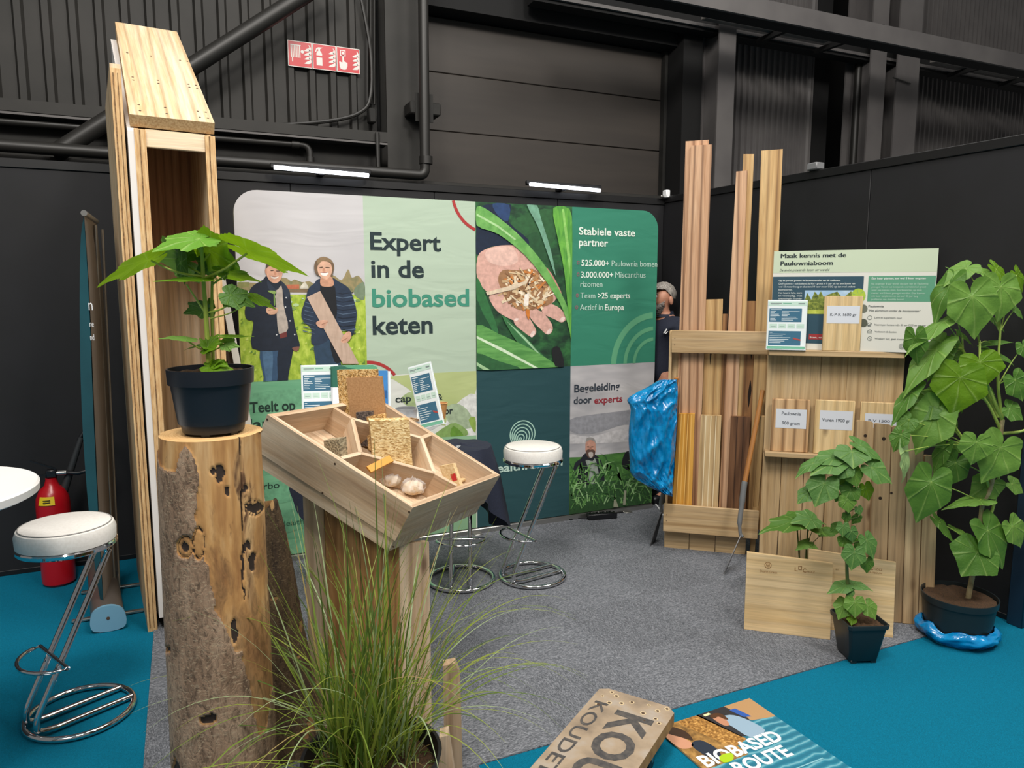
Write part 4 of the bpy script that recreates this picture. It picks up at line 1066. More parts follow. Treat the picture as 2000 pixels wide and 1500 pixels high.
# ------------------------------------------------------------------ tilted sample tray on its pedestal
TA, TB_, TC, TD = V((.25, 2.592, 1.226)), V((.67, 2.286, .927)), V((1.129, 2.608, .914)), V((.709, 2.915, 1.213))
TC = TB_ + (TD - TA) * .5 + (TC - TB_) * .5; TD = TA + (TC - TB_)
TN = (TB_ - TA).cross(TD - TA).normalized()
FT = Fr(TA, TB_ - TA, TD - TA); FT.u = TB_ - TA; FT.v = TD - TA; FT.w = TN
def tuv(px, py, w=0.0):
    q = hit(px, py, TA + TN * w, TN) - TA - TN * w
    uu, vv, uv = FT.u.dot(FT.u), FT.v.dot(FT.v), FT.u.dot(FT.v); a, b = q.dot(FT.u), q.dot(FT.v); D = uu * vv - uv * uv
    return ((a * vv - b * uv) / D, (b * uu - a * uv) / D)
TR = crop(480, 680, 3.571)
tray = thing('sample_tray', 'tilted wooden sample tray with honeycomb compartments on a wooden pedestal', 'tray', (.69, 2.6, 0))
tu, tv, DEEP = .034, .036, .155
def tw_(name, poly, w0, w1, grain_up=False):
    m = MB(); sc = [(a, b) for a, b in poly]
    m.prism(sc, w0, w1, W_TRAY, FT, up=grain_up); return m.build(name, tray)
GAP = -.150
tw_('side_wall', [(0, 0), (1, 0), (1 - tu, tv), (tu, tv)], GAP, 0); tw_('side_wall', [(0, 1), (tu, 1 - tv), (1 - tu, 1 - tv), (1, 1)], GAP, 0)
tw_('end_wall', [(0, 0), (tu, tv), (tu, 1 - tv), (0, 1)], GAP, 0, True); tw_('end_wall', [(1, 0), (1, 1), (1 - tu, 1 - tv), (1 - tu, tv)], GAP, 0, True)
tw_('tray_floor', [(.01, .01), (.99, .01), (.99, .99), (.01, .99)], -.205, GAP - .003)
FLO = -.105
tw_('compartment_floor', [(tu, tv), (1 - tu, tv), (1 - tu, 1 - tv), (tu, 1 - tv)], FLO - .012, FLO)
def strip(p, q, t=.017):
    P_, Q = FT.p(*p), FT.p(*q); d = (Q - P_); L = d.length; F = Fr(P_, d, d.cross(TN)); F.w = TN; F.v = TN.cross(F.u)
    m = MB(); m.box((0, -t / 2, FLO + .001), (L, t / 2, -.001), W_TRAY, F, 0, .001); return m.build('divider', tray)
N1, N2, N3, N4 = [tuv(*TR(q)[0]) for q in ((745, 488), (803, 728), (1228, 622), (1320, 868))]
e1, e2, e3, e4 = [tuv(*TR(q)[0]) for q in ((612, 405), (672, 762), (1290, 598), (1475, 955))]
cl = lambda p: (min(max(p[0], .02), .98), min(max(p[1], .02), .98))
for p, q in ((e1, N1), (N1, N2), (N2, e2), (N2, N4), (N1, N3), (N3, e3), (N3, N4), (N4, e4)): strip(cl(p), cl(q))
for px, py in TR((150, 497), (622, 806), (535, 1010), (1140, 1142), (1030, 1385)):
    # screws on the long front side
    m = MB(); nw = FT.u.cross(TN).normalized(); F = Fr(TA, FT.u, TN); F.w = nw
    a, b = F.at(px, py); m.prism([(a + .004 * cos(k * pi / 4), b + .004 * sin(k * pi / 4)) for k in range(8)], .0003, .001, SCREW, F); m.build('screw', tray)
# pedestal of upright boards, tops cut to the slope of the tray
P0 = V((.66, 2.43, 0)); P1 = V((.785, 2.475, 0)); P2 = P0 + V((-.808, .589, 0)) * .365
def topz(x, y):
    o = TA + TN * (-.207); return o.z - (TN.x * (x - o.x) + TN.y * (y - o.y)) / TN.z
def board_v(name, a, b, th, mat, z0=0.0):
    d = (b - a); L = d.length; F = Fr(a, d, UP); m = MB()
    if F.w.dot(EYE - a) > 0: F.w = -F.w
    za = topz(a.x, a.y) - .004; zb = topz(b.x, b.y) - .004
    c = a + F.w * th; e = b + F.w * th; za = min(za, topz(c.x, c.y) - .004); zb = min(zb, topz(e.x, e.y) - .004)
    m.prism([(0, z0), (L, z0), (L, zb), (0, za)], 0, th, mat, F, up=True); return m.build(name, tray)
W_PED = wood('pedestal_board', 'c69c6c', 'ad8050', '865c36', tint=.3, lines=.4)
dl = (P2 - P0).normalized()
board_v('pedestal_board', P0 + dl * .365, P0 + dl * .285, .03, W_TRAY)
board_v('pedestal_board', P0 + dl * .283, P0 + dl * .15, .022, W_PED)
board_v('pedestal_board', P0 + dl * .148, P0 + dl * .002, .022, W_PED)
board_v('pedestal_board', P0, P1, .03, W_TRAY)
m = MB(); m.box((-.19, -.13, 0.006), (.19, .13, .028), W_TRAY, Fr((.60, 2.68, 0), (.808, -.589, 0), (.589, .808, 0)), 0, .003); m.build('pedestal_base', tray)
# upright blocks in front of the pedestal foot
a0, a1 = aty(865, 1301, 2.16), aty(889, 1299, 2.16)
m = MB(); F = Fr((a0.x, 2.16, 0), (1, 0, 0), UP); F.w = V((.35, .94, 0)).normalized()
m.prism([(0.002, 0), (.066, 0), (.060, a0.z - .05), (a1.x - a0.x, a0.z), (0, a0.z)], 0, .04, W_TRAY, F, up=True)
tag(m.build('wood_offcut'), 'taller upright wood offcut standing right of the grass pot', 'wood block')
a0, a1 = aty(858, 1441, 2.0), aty(880, 1438, 2.0)
m = MB(); F = Fr((a0.x - .02, 2.0, 0), (1, 0, 0), UP); F.w = V((.35, .94, 0)).normalized()
m.prism([(0, 0), (.085, 0), (.05, a0.z), (.02, a0.z)], 0, .05, W_TRAY, F, up=True)
tag(m.build('wood_offcut'), 'low wedge-shaped wood offcut at the rim of the grass pot', 'wood block')

# --- samples lying in the tray
OSB = None
def chipmat(name, c1, c2, c3, sx=70, sy=22):
    t = NT(name); g = t.attr('gc')
    vo = t.n('ShaderNodeTexVoronoi', i_Scale=1.0, i_Randomness=1.0); mp = t.n('ShaderNodeMapping'); mp.inputs['Scale'].default_value = (sx, sy * 4, 60); mp.inputs['Rotation'].default_value = (0, 0, .6)
    ds = t.n('ShaderNodeTexNoise', i_Scale=28.0); t.l(g, ds.inputs['Vector'])
    ad = t.n('ShaderNodeVectorMath', operation='MULTIPLY_ADD'); t.l(ds.outputs['Color'], ad.inputs[0]); ad.inputs[1].default_value = (.012, .012, .012); t.l(g, ad.inputs[2])
    t.l(ad.outputs[0], mp.inputs[0]); t.l(mp.outputs[0], vo.inputs['Vector'])
    sep = t.n('ShaderNodeSeparateColor'); t.l(vo.outputs['Color'], sep.inputs[0])
    t.color(t.ramp(sep.outputs[0], [(0.1, c1), (0.5, c2), (0.9, c3)]).outputs[0]); t.bump(vo.outputs['Distance'], .3, .003); t.set(Roughness=.75); MATS[name] = t.m; return t.m
OSBL = chipmat('straw_board', 'a8824c', 'dcbd84', 'eed9a8', 120, 90); OSBG = chipmat('fine_flake_board', '8a6632', 'cf9f5c', 'e6c48c', 260, 60)
MDF = mottled('fibre_board', 'a67b50', 'b98e62', 160, .8, .1); DKB = chipmat('dark_fibre_board', '3a3230', '574c48', '71655e', 240, 60); GRB = chipmat('grey_flake_board', '6e6450', '9a8c70', 'b8aa8c', 240, 60)
def sample(name, label, uv, tl, tr, bl, th, mat, yaw=0.0, cat='sample', grp='board samples in the tray', dz=0.0):
    """A flat sample standing in a compartment; its three corners as seen fix its size."""
    base = FT.p(uv[0], uv[1], FLO + .004)
    n = (-(HEAD * cos(yaw) + RIGHT * sin(yaw))).normalized(); u = UP.cross(n).normalized()
    F = Fr(base, u, UP); F.w = n
    A, B, C_ = F.at(*tl), F.at(*tr), F.at(*bl)
    zb = -.002 + dz
    m = MB(); k = (C_[0] - A[0]) / (C_[1] - A[1])
    sh = (zb - A[1]) * k
    m.prism([(A[0] + sh, zb), (B[0] + sh, zb), B, A], -th, 0, mat, F)
    o = m.build(name); return tag(o, label, cat, grp)
ce = lambda *p: (sum(q[0] for q in p) / len(p), sum(q[1] for q in p) / len(p))
BK = ce(N1, N3, (.1, .9)); 
sample('board_sample', 'tall gold flake board at the back of the wooden tray', (.10, .62), (658, 723), (736, 722), (664, 815), .02, OSBG, .1)
sample('board_sample', 'plain brown fibre board standing in front of the tall flake board', (.17, .62), (676, 738), (746, 735), (684, 815), .012, MDF, .1)
sample('board_sample', 'small dark grey fibre block before the brown board', (.26, .60), (695, 806), (728, 803), (696, 820), .02, DKB, .1)
sample('board_sample', 'small gold flake board behind the big straw board', (.31, .60), (716, 814), (752, 808), (717, 840), .015, OSBG, .15)
sample('board_sample', 'big thick pale straw board in the middle compartment', (.50, .50), (722, 822), (799, 820), (727, 880), .055, OSBL, -.30)
sample('board_sample', 'grey flake board lying low in the left compartment', (.27, .15), (632, 861), (662, 858), (634, 880), .05, GRB, .3)
YEL = plain('yellow_resin', 'c98a1c', .35)
pp = FT.p(*tuv(720, 918, -.028), -.028); qq = FT.p(*tuv(764, 896, .008), .008)
m = MB(); m.beam(pp, qq, .028, .010, YEL, side=TB_ - TA); tag(m.build('yellow_strip'), 'amber yellow strip leaning in the front compartment of the tray', 'sample')
PEL = mottled('wood_pellets', 'b8946c', 'ecdcc0', 260, .8, .6, None, 2, 'd8b890')
FILM = NT('clear_plastic_film'); FILM.set(Roughness=.15, Alpha=.28); FILM.b.inputs['Base Color'].default_value = (.92, .92, .93, 1); FILM = FILM.m
def bag(name, label, uv, w, h, seed):
    b = FT.p(uv[0], uv[1], FLO + .004) ; t = thing(name, label, 'bag', tuple(b), group='clear sample bags in the tray')
    def f(k, top):
        def g(u, v):
            a = 2 * pi * u; ph = pi * v
            r = w * sin(ph) ** .8 * (1 + k * noise.noise(V((cos(a) * 2.2 + seed, sin(a) * 2.2, v * 4))))
            z = h * (1 - cos(ph)) / 2 * (1 + k * .6 * noise.noise(V((seed, cos(a) * 2, sin(a) * 2))))
            if top: r *= (1 - .55 * max(0, v - .55)); 
            return b + V((r * cos(a) * 1.25, r * sin(a), z))
        return g
    m = MB(); m.grid(f(.25, False), 30, 14, PEL, cu=True); o = m.build('contents', t); o.scale = (.9, .9, .8)
    m = MB(); m.grid(f(.5, True), 44, 22, FILM, cu=True)
    m.build('plastic_film', t, sharp=25); return t
bag('sample_bag', 'clear bag of pale wood flakes next to the yellow strip in the tray', tuv(764, 952, FLO), .03, .065, 2)
bag('sample_bag', 'clear knotted bag of pellets in the front corner of the tray', tuv(806, 968, FLO), .034, .07, 5)
OSBP = mottled('pale_chip_block', 'cfae7c', 'e8d0a4', 90, .8, .3)
s_ = sample('board_sample', 'pale chip block with red label in the right compartment', (.80, .80), (857, 911), (884, 906), (866, 932), .02, OSBP, .5)
base = FT.p(.80, .80, FLO + .004); n = (-(HEAD * cos(.5) + RIGHT * sin(.5))).normalized(); F = Fr(base, UP.cross(n), UP); F.w = n
m = MB(); a, b, c, d = F.at(879, 927, .001), F.at(889, 924, .001), F.at(893, 938, .001), F.at(884, 940, .001); m.flat([a, b, c, d], .001, plain('label_red', 'c0282c', .5), F); m.build('red_label', s_)
m = MB()
for k in range(3):
    p = FT.p(*tuv(898 + k * 6, 941 - k * 2, FLO), FLO + .008); m.box((-.012, -.009, -.006), (.012, .009, .006), OSBP, Fr(p, (cos(k), sin(k), 0), (-sin(k), cos(k), .1)), 0, .004)
    tag(m.build('wood_chip'), ('pale wood chip nearest the red-labelled block', 'middle pale wood chip in the right compartment', 'pale wood chip nearest the right rim of the tray')[k], 'wood chip', 'wood chips in the tray'); m = MB()
m.bm.free()

# ------------------------------------------------------------------ things on the round table behind the tray
LBLUE, LMINT, LGRN, LTXT = plain('leaflet_blue', '3b6b86', .5), plain('leaflet_mint', 'c3ddd0', .5), plain('leaflet_green', '6ba88e', .5), plain('leaflet_text', '7f8d8c', .6)
LWHT = plain('leaflet_white', 'e6eef0', .5)
def leaflet_art(m, F, W, H, w, ribbon=True):
    R = lambda a, b, c, d, mt, k=0: m.rect(a * W, b * H, c * W, d * H, w + k * .0002, mt, F)
    R(0, .90, 1, .985, LMINT); R(0, 0, 1, .05, LGRN)
    R(.03, .56, .88, .84, LBLUE); R(.03, .07, .88, .37, LBLUE)
    for k in range(4): R(.05 + k * .235, .43, .25 + k * .235, .52, LMINT); R(.08 + k * .235, .46, .21 + k * .235, .468, LTXT, 1)
    R(.05, .94, .35, .955, LTXT, 1); R(.38, .94, .6, .955, LGRN, 1); R(.05, .925, .28, .932, LTXT, 1); R(.78, .93, .95, .955, LTXT, 1)
    R(.06, .81, .35, .822, LWHT, 1); R(.06, .335, .13, .345, LWHT, 1)
    for k in range(7):
        R(.06, .775 - k * .03, .06 + (.14, .11, .22, .24, .15, .13, .16)[k], .784 - k * .03, LWHT, 1); R(.36, .775 - k * .03, .36 + (.46, .18, .2, .15, .38, .42, .3)[k], .784 - k * .03, LWHT, 1)
        if k < 6: R(.06, .30 - k * .036, .06 + (.42, .35, .55, .5, .4, .3)[k], .309 - k * .036, LWHT, 1)
    if ribbon: m.flat([(.68 * W, .235 * H), (.88 * W, .20 * H), (.88 * W, .17 * H), (.68 * W, .205 * H)], w + .0006, plain('ribbon_red', 'b04a44', .5), F)
def leaflet(name, label, F, quad, holder=False, grp=None, ribbon=True):
    """A printed sheet standing on edge in frame F; quad = (u0, v0, width, height)."""
    u0, v0, W, H = quad; o = F.p(u0, v0, 0)
    t = thing(name, label, 'leaflet', tuple(o), group=grp)
    G = Fr(o, F.u, F.v, F.w)
    m = MB(); m.box((0, 0, -.003), (W, H, 0), LWHT, G); pg = m.build('sheet', t)
    m = MB(); leaflet_art(m, G, W, H, .0006, ribbon); m.build('print', pg)
    if holder:
        m = MB(); m.box((-.004, -.004, -.006), (W + .004, H + .004, -.0035), plain('acrylic_back', 'dfe6e8', .1), G); m.box((-.004, -.006, -.03), (W + .004, -.002, .02), plain('acrylic_back', 'dfe6e8', .1), G); m.build('acrylic_stand', t)
    return t
def standing(px, py, z, yaw, lean):
    o = at(px, py, z); n = (-(HEAD * cos(yaw) + RIGHT * sin(yaw))); u = UP.cross(n).normalized(); v = (UP * cos(lean) - n * sin(lean)).normalized()
    return Fr(o, u, v)
F = standing(592, 826, 1.058, -.2, .12); leaflet('info_leaflet', 'white and blue info leaflet standing at the left of the round table', F, (0, 0, .155, .255), True, 'blue info leaflets', False)
F = standing(823, 836, 1.066, .35, .10); F = Fr(F.o, F.u * .96 + F.v * .27, F.v * .96 - F.u * .27); leaflet('info_leaflet', 'tilted white and blue leaflet standing right of the brown board', F, (0, 0, .105, .262), True, 'blue info leaflets')
BRG = plain('brochure_green', '2f6a58', .45); BRG2 = plain('brochure_mid_green', '5aa07c', .45)
for k in range(5):
    F = standing(642 + k * 2.2, 828, 1.052, -.1, .06 + .012 * k); F.o = F.o - F.w * (.010 * (4 - k)) 
    m = MB(); m.box((0, 0, -.0025), (.20 + (.0 if k < 4 else .0), .262 - k * .002, 0), PAPER, F); m.rect(0, .165, .20, .262 - k * .002, .0004, BRG, F); m.flat([(.06, .262 - k * .002), (.2, .262 - k * .002), (.2, .225)], .0006, BRG2, F)
    for q in range(9): m.rect(.03, .15 - q * .014, .12 + .05 * random.random(), .153 - q * .014, .0006, LTXT, F)
    tag(m.build('brochure'), ('rearmost', 'second from the rear', 'middle', 'second from the front', 'frontmost')[k] + ' green and white brochure in the stack left of the flake board', 'brochure', 'green brochures on the round table')
for k in range(2):
    F = standing(726 + k * 5, 812, 1.052, -.05, .05); F.o = F.o + F.w * (-.03 - .010 * k)
    m = MB(); m.box((0, 0, -.003), (.075, .215 - k * .004, 0), (plain('brochure_blue', '3f83c4', .45), LWHT)[k] if k == 0 else LWHT, F)
    if k == 0: m.rect(.02, .08, .07, .12, .0004, plain('brochure_blue_dark', '2a5f9a', .45), F)
    else: m.rect(.005, .02, .05, .18, .0004, LMINT, F)
    tag(m.build('brochure'), ('blue brochure peeking out right of the brown board', 'pale narrow brochure behind the blue one on the table')[k], 'brochure')
TIN = plain('tin_grey', 'a4a6aa', .35, .5)
o = at(794, 820, 1.05); t = thing('tin', 'low grey round tin on the round table', 'tin', tuple(o))
m = MB(); m.lathe([(0, 0), (.048, 0), (.05, .003), (.05, .05), (.052, .052), (.052, .056), (.046, .056), (.046, .01), (0, .01)], TIN, o, 32); m.build('tin_body', t)
o = at(860, 818, 1.05); t = thing('paper_cup', 'tan paper cup at the right edge of the round table', 'cup', tuple(o))
m = MB(); m.lathe([(0, .002), (.024, .002), (.034, .075), (.0325, .075), (.023, .006), (0, .006)], plain('kraft_cup', 'c68f55', .6), o, 28); m.build('cup_body', t)
m = MB(); m.tube([(o.x + .034 * cos(k * pi / 12), o.y + .034 * sin(k * pi / 12), o.z + .075) for k in range(24)], .002, plain('kraft_rim', 'd8a870', .6), 6, True); m.build('cup_rim', t)
o = at(803, 832, 1.05); t = thing('bowl', 'small white bowl of wood sticks on the round table', 'bowl', tuple(o))
m = MB(); m.lathe([(0, .001), (.03, .001), (.047, .024), (.045, .024), (.028, .005), (0, .005)], PAPER, o, 28); m.build('bowl_body', t)
m = MB()
for k in range(26):
    a = random.uniform(0, 6.28); p = o + V((random.uniform(-.028, .028), random.uniform(-.028, .028), .018 + random.random() * .012)); d = V((cos(a), sin(a), random.uniform(-.2, .3))) * .02
    m.tube([p - d, p + d], .003, random.choice([W_PALE, W_TAN, W_PINK]), 6)
o_ = m.build('wood_sticks', t); o_['kind'] = 'stuff'
o = at(772, 813, 1.05); m = MB()
for k in range(3):
    m.box((-.05, -.035, .001 + k * .007), (.05, .035, .007 + k * .007), (PAPER, LTXT, PAPER)[k], Fr(o, (1, .1 * k, 0), (-.1 * k, 1, 0)))
    tag(m.build('booklet'), ('bottom', 'middle grey', 'top white')[k] + ' booklet of the small pile beside the grey tin', 'booklet', 'booklets on the round table'); m = MB()
m.bm.free()
# ------------------------------------------------------------------ plank rack in the right corner
RK = Fr((2.754, 3.708, 0), (.766, -.643, 0), (0, 0, 1))
rk = thing('plank_rack', 'timber rack with upper and lower rails holding upright planks', 'rack', (2.95, 3.55, 0))
def rkx(px, py, c=0.0): return RK.at(px, py, c)
uL = rkx(1297, 1070)[0]; uR = rkx(1457, 1085)[0]
m = MB(); e = .47
for a, b in ((0, .155), (.157, .315), (.317, .50)): m.box((a, .002, -.05), (b, .15, 0), W_RACK, RK, 0, .002)
m.build('plinth', rk)
m = MB()
x = 0.015
for wd_ in (.10, .115, .105, .12, .11):
    z = 1.40; m.box((x, .15, -.05), (min(x + wd_, .555), z, -.032), W_RACK, RK, 1, .002); x += wd_ + .002
m.build('back_board', rk)
def rail(name, tl, tr, bl, c, th):
    A, B, C_ = rkx(*tl, c), rkx(*tr, c), rkx(*bl, c)
    m = MB(); m.box((A[0], C_[1], c - th), (B[0], A[1], c), W_RACK, RK, 0, .003)
    for px_, dz in ((.02, .02), (.02, -.02)):
        zc = (A[1] + C_[1]) / 2 + dz; m.prism([(A[0] + px_ + .003 * cos(k), zc + .003 * sin(k)) for k in range(6)], c + .0002, c + .0008, SCREW, RK)
    return m.build(name, rk), A, B, C_
r1, UA, UB, UC = rail('upper_rail', (1312, 645), (1502, 650), (1313, 689), .065, .02)
r2, LA, LB_, LC = rail('lower_rail', (1296, 984), (1482, 1010), (1299, 1038), .075, .02)
m = MB(); m.box((.0, .155, -.032), (.53, .175, .054), W_RACK, RK, 0, .002); m.build('ledge', rk)
m = MB(); m.box((0.0, .15, -.05), (.016, 1.40, .045), W_RACK, RK, 1, .002); m.build('side_board', rk)
def plank(name, label, tl, tr, bl, br, w0, w1, mat, cat='plank', grp='planks in the rack', zb=.178, extra=None):
    A, B, C_, D = [rkx(*q, w1) for q in (tl, tr, bl, br)]
    f = lambda P_, Q: (Q[0] + (P_[0] - Q[0]) * (zb - Q[1]) / (P_[1] - Q[1]), zb)
    m = MB(); m.prism([f(A, C_), f(B, D), B, A], w0, w1, mat, RK, up=True)
    if extra: extra(m, A, B, C_, D, w1)
    return tag(m.build(name), label, cat, grp)
def rib(n, mt):
    def go(m, A, B, C_, D, w1):
        for k in range(1, n):
            t = k / n; p = (A[0] + (B[0] - A[0]) * t, A[1] - .002); q = (C_[0] + (D[0] - C_[0]) * t, C_[1])
            m.flat([(q[0] - .0022, q[1]), (q[0] + .0022, q[1]), (p[0] + .0022, p[1]), (p[0] - .0022, p[1])], w1 + .0004, mt, RK)
    return go
def crack(spots):
    cm = plain('crack_dark', '1f140c', .9)
    def go(m, A, B, C_, D, w1):
        for tx, tz, rx, rz in spots:
            cx = C_[0] + (D[0] - C_[0]) * tx; cz = tz
            pts = smooth([(cx - rx * .3, cz - rz), (cx + rx * .5, cz - rz * .4), (cx + rx, cz + rz * .3), (cx + rx * .2, cz + rz), (cx - rx * .6, cz + rz * .4), (cx - rx, cz - rz * .2)], 4)
            m.flat(pts, w1 + .0004, cm, RK)
    return go
plank('plank', 'tall pinkish plank at the back left, slightly higher than its neighbour', (1339, 276), (1384, 273), (1316, 980), (1350, 980), -.030, -.012, W_PINK)
plank('plank', 'tall pinkish plank with flame grain at the front left of the rack', (1350, 284), (1391, 282), (1318, 985), (1363, 987), -.011, .010, W_PINK)
plank('plank', 'short-topped tan plank with dark crack right of the flame-grain plank', (1379, 585), (1412, 584), (1365, 987), (1402, 990), -.030, -.010, W_TAN, extra=crack([(.35, 1.28, .006, .09), (.4, .72, .005, .10)]))
plank('plank', 'narrow reddish strip plank between the two tan planks', (1412, 613), (1421, 613), (1401, 990), (1410, 990), -.030, -.018, W_CRACK)
plank('plank', 'leaning pinkish plank of middle height in the centre of the rack', (1438, 335), (1460, 333), (1404, 990), (1432, 993), -.008, .010, W_PINK)
plank('plank', 'taller slim tan plank behind the leaning pinkish one', (1452, 301), (1473, 301), (1420, 990), (1440, 993), -.030, -.010, W_TAN)
plank('plank', 'brown plank with long black cracks right of the leaning plank', (1450, 588), (1477, 588), (1442, 992), (1466, 996), -.030, -.012, W_CRACK, extra=crack([(.52, 1.02, .010, .085), (.50, .78, .012, .10), (.55, 1.30, .007, .07)]))
plank('plank', 'tall wide tan plank at the right end of the rack', (1487, 294), (1529, 291), (1462, 996), (1500, 1000), -.008, .012, W_TAN)
plank('ribbed_plank', 'short orange oiled ribbed plank at the front left of the rack', (1325, 808), (1357, 808), (1313, 985), (1351, 990), .013, .040, W_OILED, extra=rib(5, plain('rib_gap_orange', 'e9b866', .5)))
plank('ribbed_plank', 'short pale ribbed plank in the front middle of the rack', (1369, 811), (1409, 812), (1361, 990), (1402, 994), .013, .040, W_PALE, extra=rib(4, plain('rib_gap_pale', 'eeddb8', .5)))
plank('ribbed_plank', 'short dark brown ribbed plank at the front right of the rack', (1428, 813), (1466, 815), (1419, 994), (1456, 998), .013, .040, W_DARK, extra=rib(3, plain('rib_gap_dark', '3a2415', .5)))

# ------------------------------------------------------------------ shelf unit beside the rack
SH = Fr(at(1481, 1105) + V((0, 0, 0)), (.766, -.643, 0), (0, 0, 1))
sh = thing('shelf_unit', 'plank-backed shelf unit with two shelves in the right corner', 'shelf', tuple(SH.p(.37, 0, 0)))
sz = SH.at(1502, 683, .10)[1]; mz = SH.at(1494, 883, .09)[1]
m = MB(); x = 0
for wd_ in (.105, .125, .12, .115, .125, .13): m.box((x, .0, -.022), (x + wd_ - .003, mz - .02, 0), W_RACK, SH, 1, .002); x += wd_
m.build('lower_back_board', sh)
m = MB(); x = 0.0
for wd_ in (.14, .15, .14, .145, .145): m.box((x, mz - .018, -.022), (x + wd_ - .001, sz - .02, .0), W_RACK, SH, 1, .001); x += wd_
m.build('upper_back_board', sh)
a = SH.at(1502, 683, .10); b = SH.at(1768, 684, .10)
m = MB(); m.box((a[0], sz - .033, -.05), (b[0], sz, .10), W_RACK, SH, 0, .003); m.build('shelf_board', sh)
a2 = SH.at(1494, 883, .085); m = MB(); m.box((a2[0], mz - .028, .001), (.72, mz, .085), W_RACK, SH, 0, .003); m.build('shelf_board', sh)
# information sign
c_ = .012
SG = Fr(SH.p(0, 0, c_), (.665, -.747, 0), UP)
qd = [SG.at(*p) for p in ((1512, 491), (1834, 481), (1829, 694), (1504, 686))]

sg = thing('info_sign', 'large mint and white information sign standing on the top shelf', 'sign', tuple(SH.p(.4, sz, c_)))
W0, H1 = qd[0][0], qd[0][1]; W1 = qd[1][0]; H0 = sz + .001
m = MB(); m.box((W0, H0, -.006), (W1, H1, 0), plain('sign_board_white', 'd9d8d0', .5), SG); brd = m.build('board', sg)
m = MB(); K = crop(1470, 460, 3.75)
def sp(*pts): return [SG.at(x, y, .0) for x, y in K(*pts)]
def srect(x0, y0, x1, y1, mat, w=.0006):
    a, b = sp((x0, y0), (x1, y1)); m.rect(max(a[0], W0), max(b[1], H0), min(b[0], W1), min(a[1], H1), w, mat, SG)
def stext(t, x0, y0, x1, hgt, mat, bold=0, slant=0):
    a, b = sp((x0, y0), (x1, y0)); h = sp((x0, y0 - hgt))[0][1] - a[1]; m.text(t, SG, a[0], a[1], mat, width=b[0] - a[0], height=h, w=.0016, bold=bold, slant=slant)
S_MINT, S_PET, S_GRN, S_INK, S_RED = plain('sign_mint', 'c3d0b6', .5), plain('sign_petrol', '2b4b5b', .5), plain('sign_green', '5b977b', .5), plain('sign_ink', '3f4a4b', .5), plain('sign_ribbon_red', '9c2f31', .5)
a, b = sp((165, 100), (165, 275)); m.rect(W0, b[1], W1, H1, .0005, S_MINT, SG)
srect(150, 302, 785, 800, S_PET, .0005); srect(850, 297, 1330, 486, S_GRN, .0005)
S_TW = plain('sign_text_white', 'dfe6e2', .5); S_TL = plain('sign_text_mint', 'b9d3c3', .5)
[(stext('Maak kennis met de', 205 + k, 165, 681 + k, 32, S_INK), stext('Paulowniaboom', 203 + k, 220, 584 + k, 32, S_INK)) for k in (0, 2, 4)]; stext('De snelst groeiende boom ter wereld', 198, 262, 563, 17, S_INK, 0, .25)
stext('Op dit perceel groeien de bouwmaterialen van de toekomst.', 192, 336, 645, 13, S_TW, .012)
stext('De Paulownia - ook bekend als Kiri - groeit in 8 jaar uit tot een boom van', 192, 359, 750, 13, S_TW); stext('wel 15 meter hoog en slaat tot 10 keer meer CO2 op dan veel andere', 192, 381, 750, 13, S_TW)
stext('boomsoorten.', 190, 403, 292, 13, S_TW); stext('Het hout is licht, sterk', 190, 426, 362, 13, S_TW); stext('en veelzijdig, met', 188, 447, 362, 13, S_TW); stext('toepassingen in onder', 187, 467, 362, 12, S_TW)
stext('Één keer planten, tot wel 5 keer oogsten', 872, 321, 1268, 15, S_TW, .012)
for k, (t, x1) in enumerate((('Na ongeveer 8 jaar wordt de stam van de Paulownia', 1286), ('geoogst. Vanuit het bestaande wortelstelsel groeit', 1270), ('weer een nieuwe stam. Één boom kan op deze', 1238), ('manier wel 5 keer geoogst worden. Dus kunnen', 1262), ('één keer aanplanten en tot wel 40 jaar lang', 1210), ('profiteren van dezelfde boom!', 1108))): stext(t, 870, 360 + k * 22.5, x1, 13, S_TL)
stext('Paulownia', 848, 524, 960, 15, S_INK, .012); stext('"Het aluminium onder de houtsoorten"', 848, 556, 1230, 15, S_INK, .006, .2)
for k, (t, x1) in enumerate((('Licht en supersterk hout', 1092), ('Neemt per hectare m2n 30 ton CO2 op per jaar', 1270), ('Verbetert de bodem', 1055), ('Woekert niet, geen invasieve soort', 1180))):
    y = 607 + k * 51; stext(t, 893, y, x1, 13, S_INK)
    cx, cz = sp((858, y - 5))[0]; r = .012
    for q in range(12):
        t0, t1 = q * pi / 6, (q + 1) * pi / 6
        if k in (0, 3) or q < 7: m.flat([(cx + r * cos(t0), cz + r * sin(t0)), (cx + r * cos(t1), cz + r * sin(t1)), (cx + r * .85 * cos(t1), cz + r * .85 * sin(t1)), (cx + r * .85 * cos(t0), cz + r * .85 * sin(t0))], .001, S_INK, SG)
    if k == 3: m.flat([(cx - .009, cz + .008), (cx - .008, cz + .009), (cx + .009, cz - .008), (cx + .008, cz - .009)], .001, S_INK, SG)
    if k == 1: [m.rect(cx - .01 + j * .006, cz - .01, cx - .006 + j * .006, cz - .002 + j * .004, .001, S_INK, SG) for j in range(3)]
    if k == 2: [m.rect(cx - .012, cz - .008 + j * .005, cx + .012, cz - .0068 + j * .005, .001, S_INK, SG) for j in range(3)]
stext('dealth.Green', 1110, 835, 1310, 20, S_INK, .012)
lc = sp((1095, 812))[0]
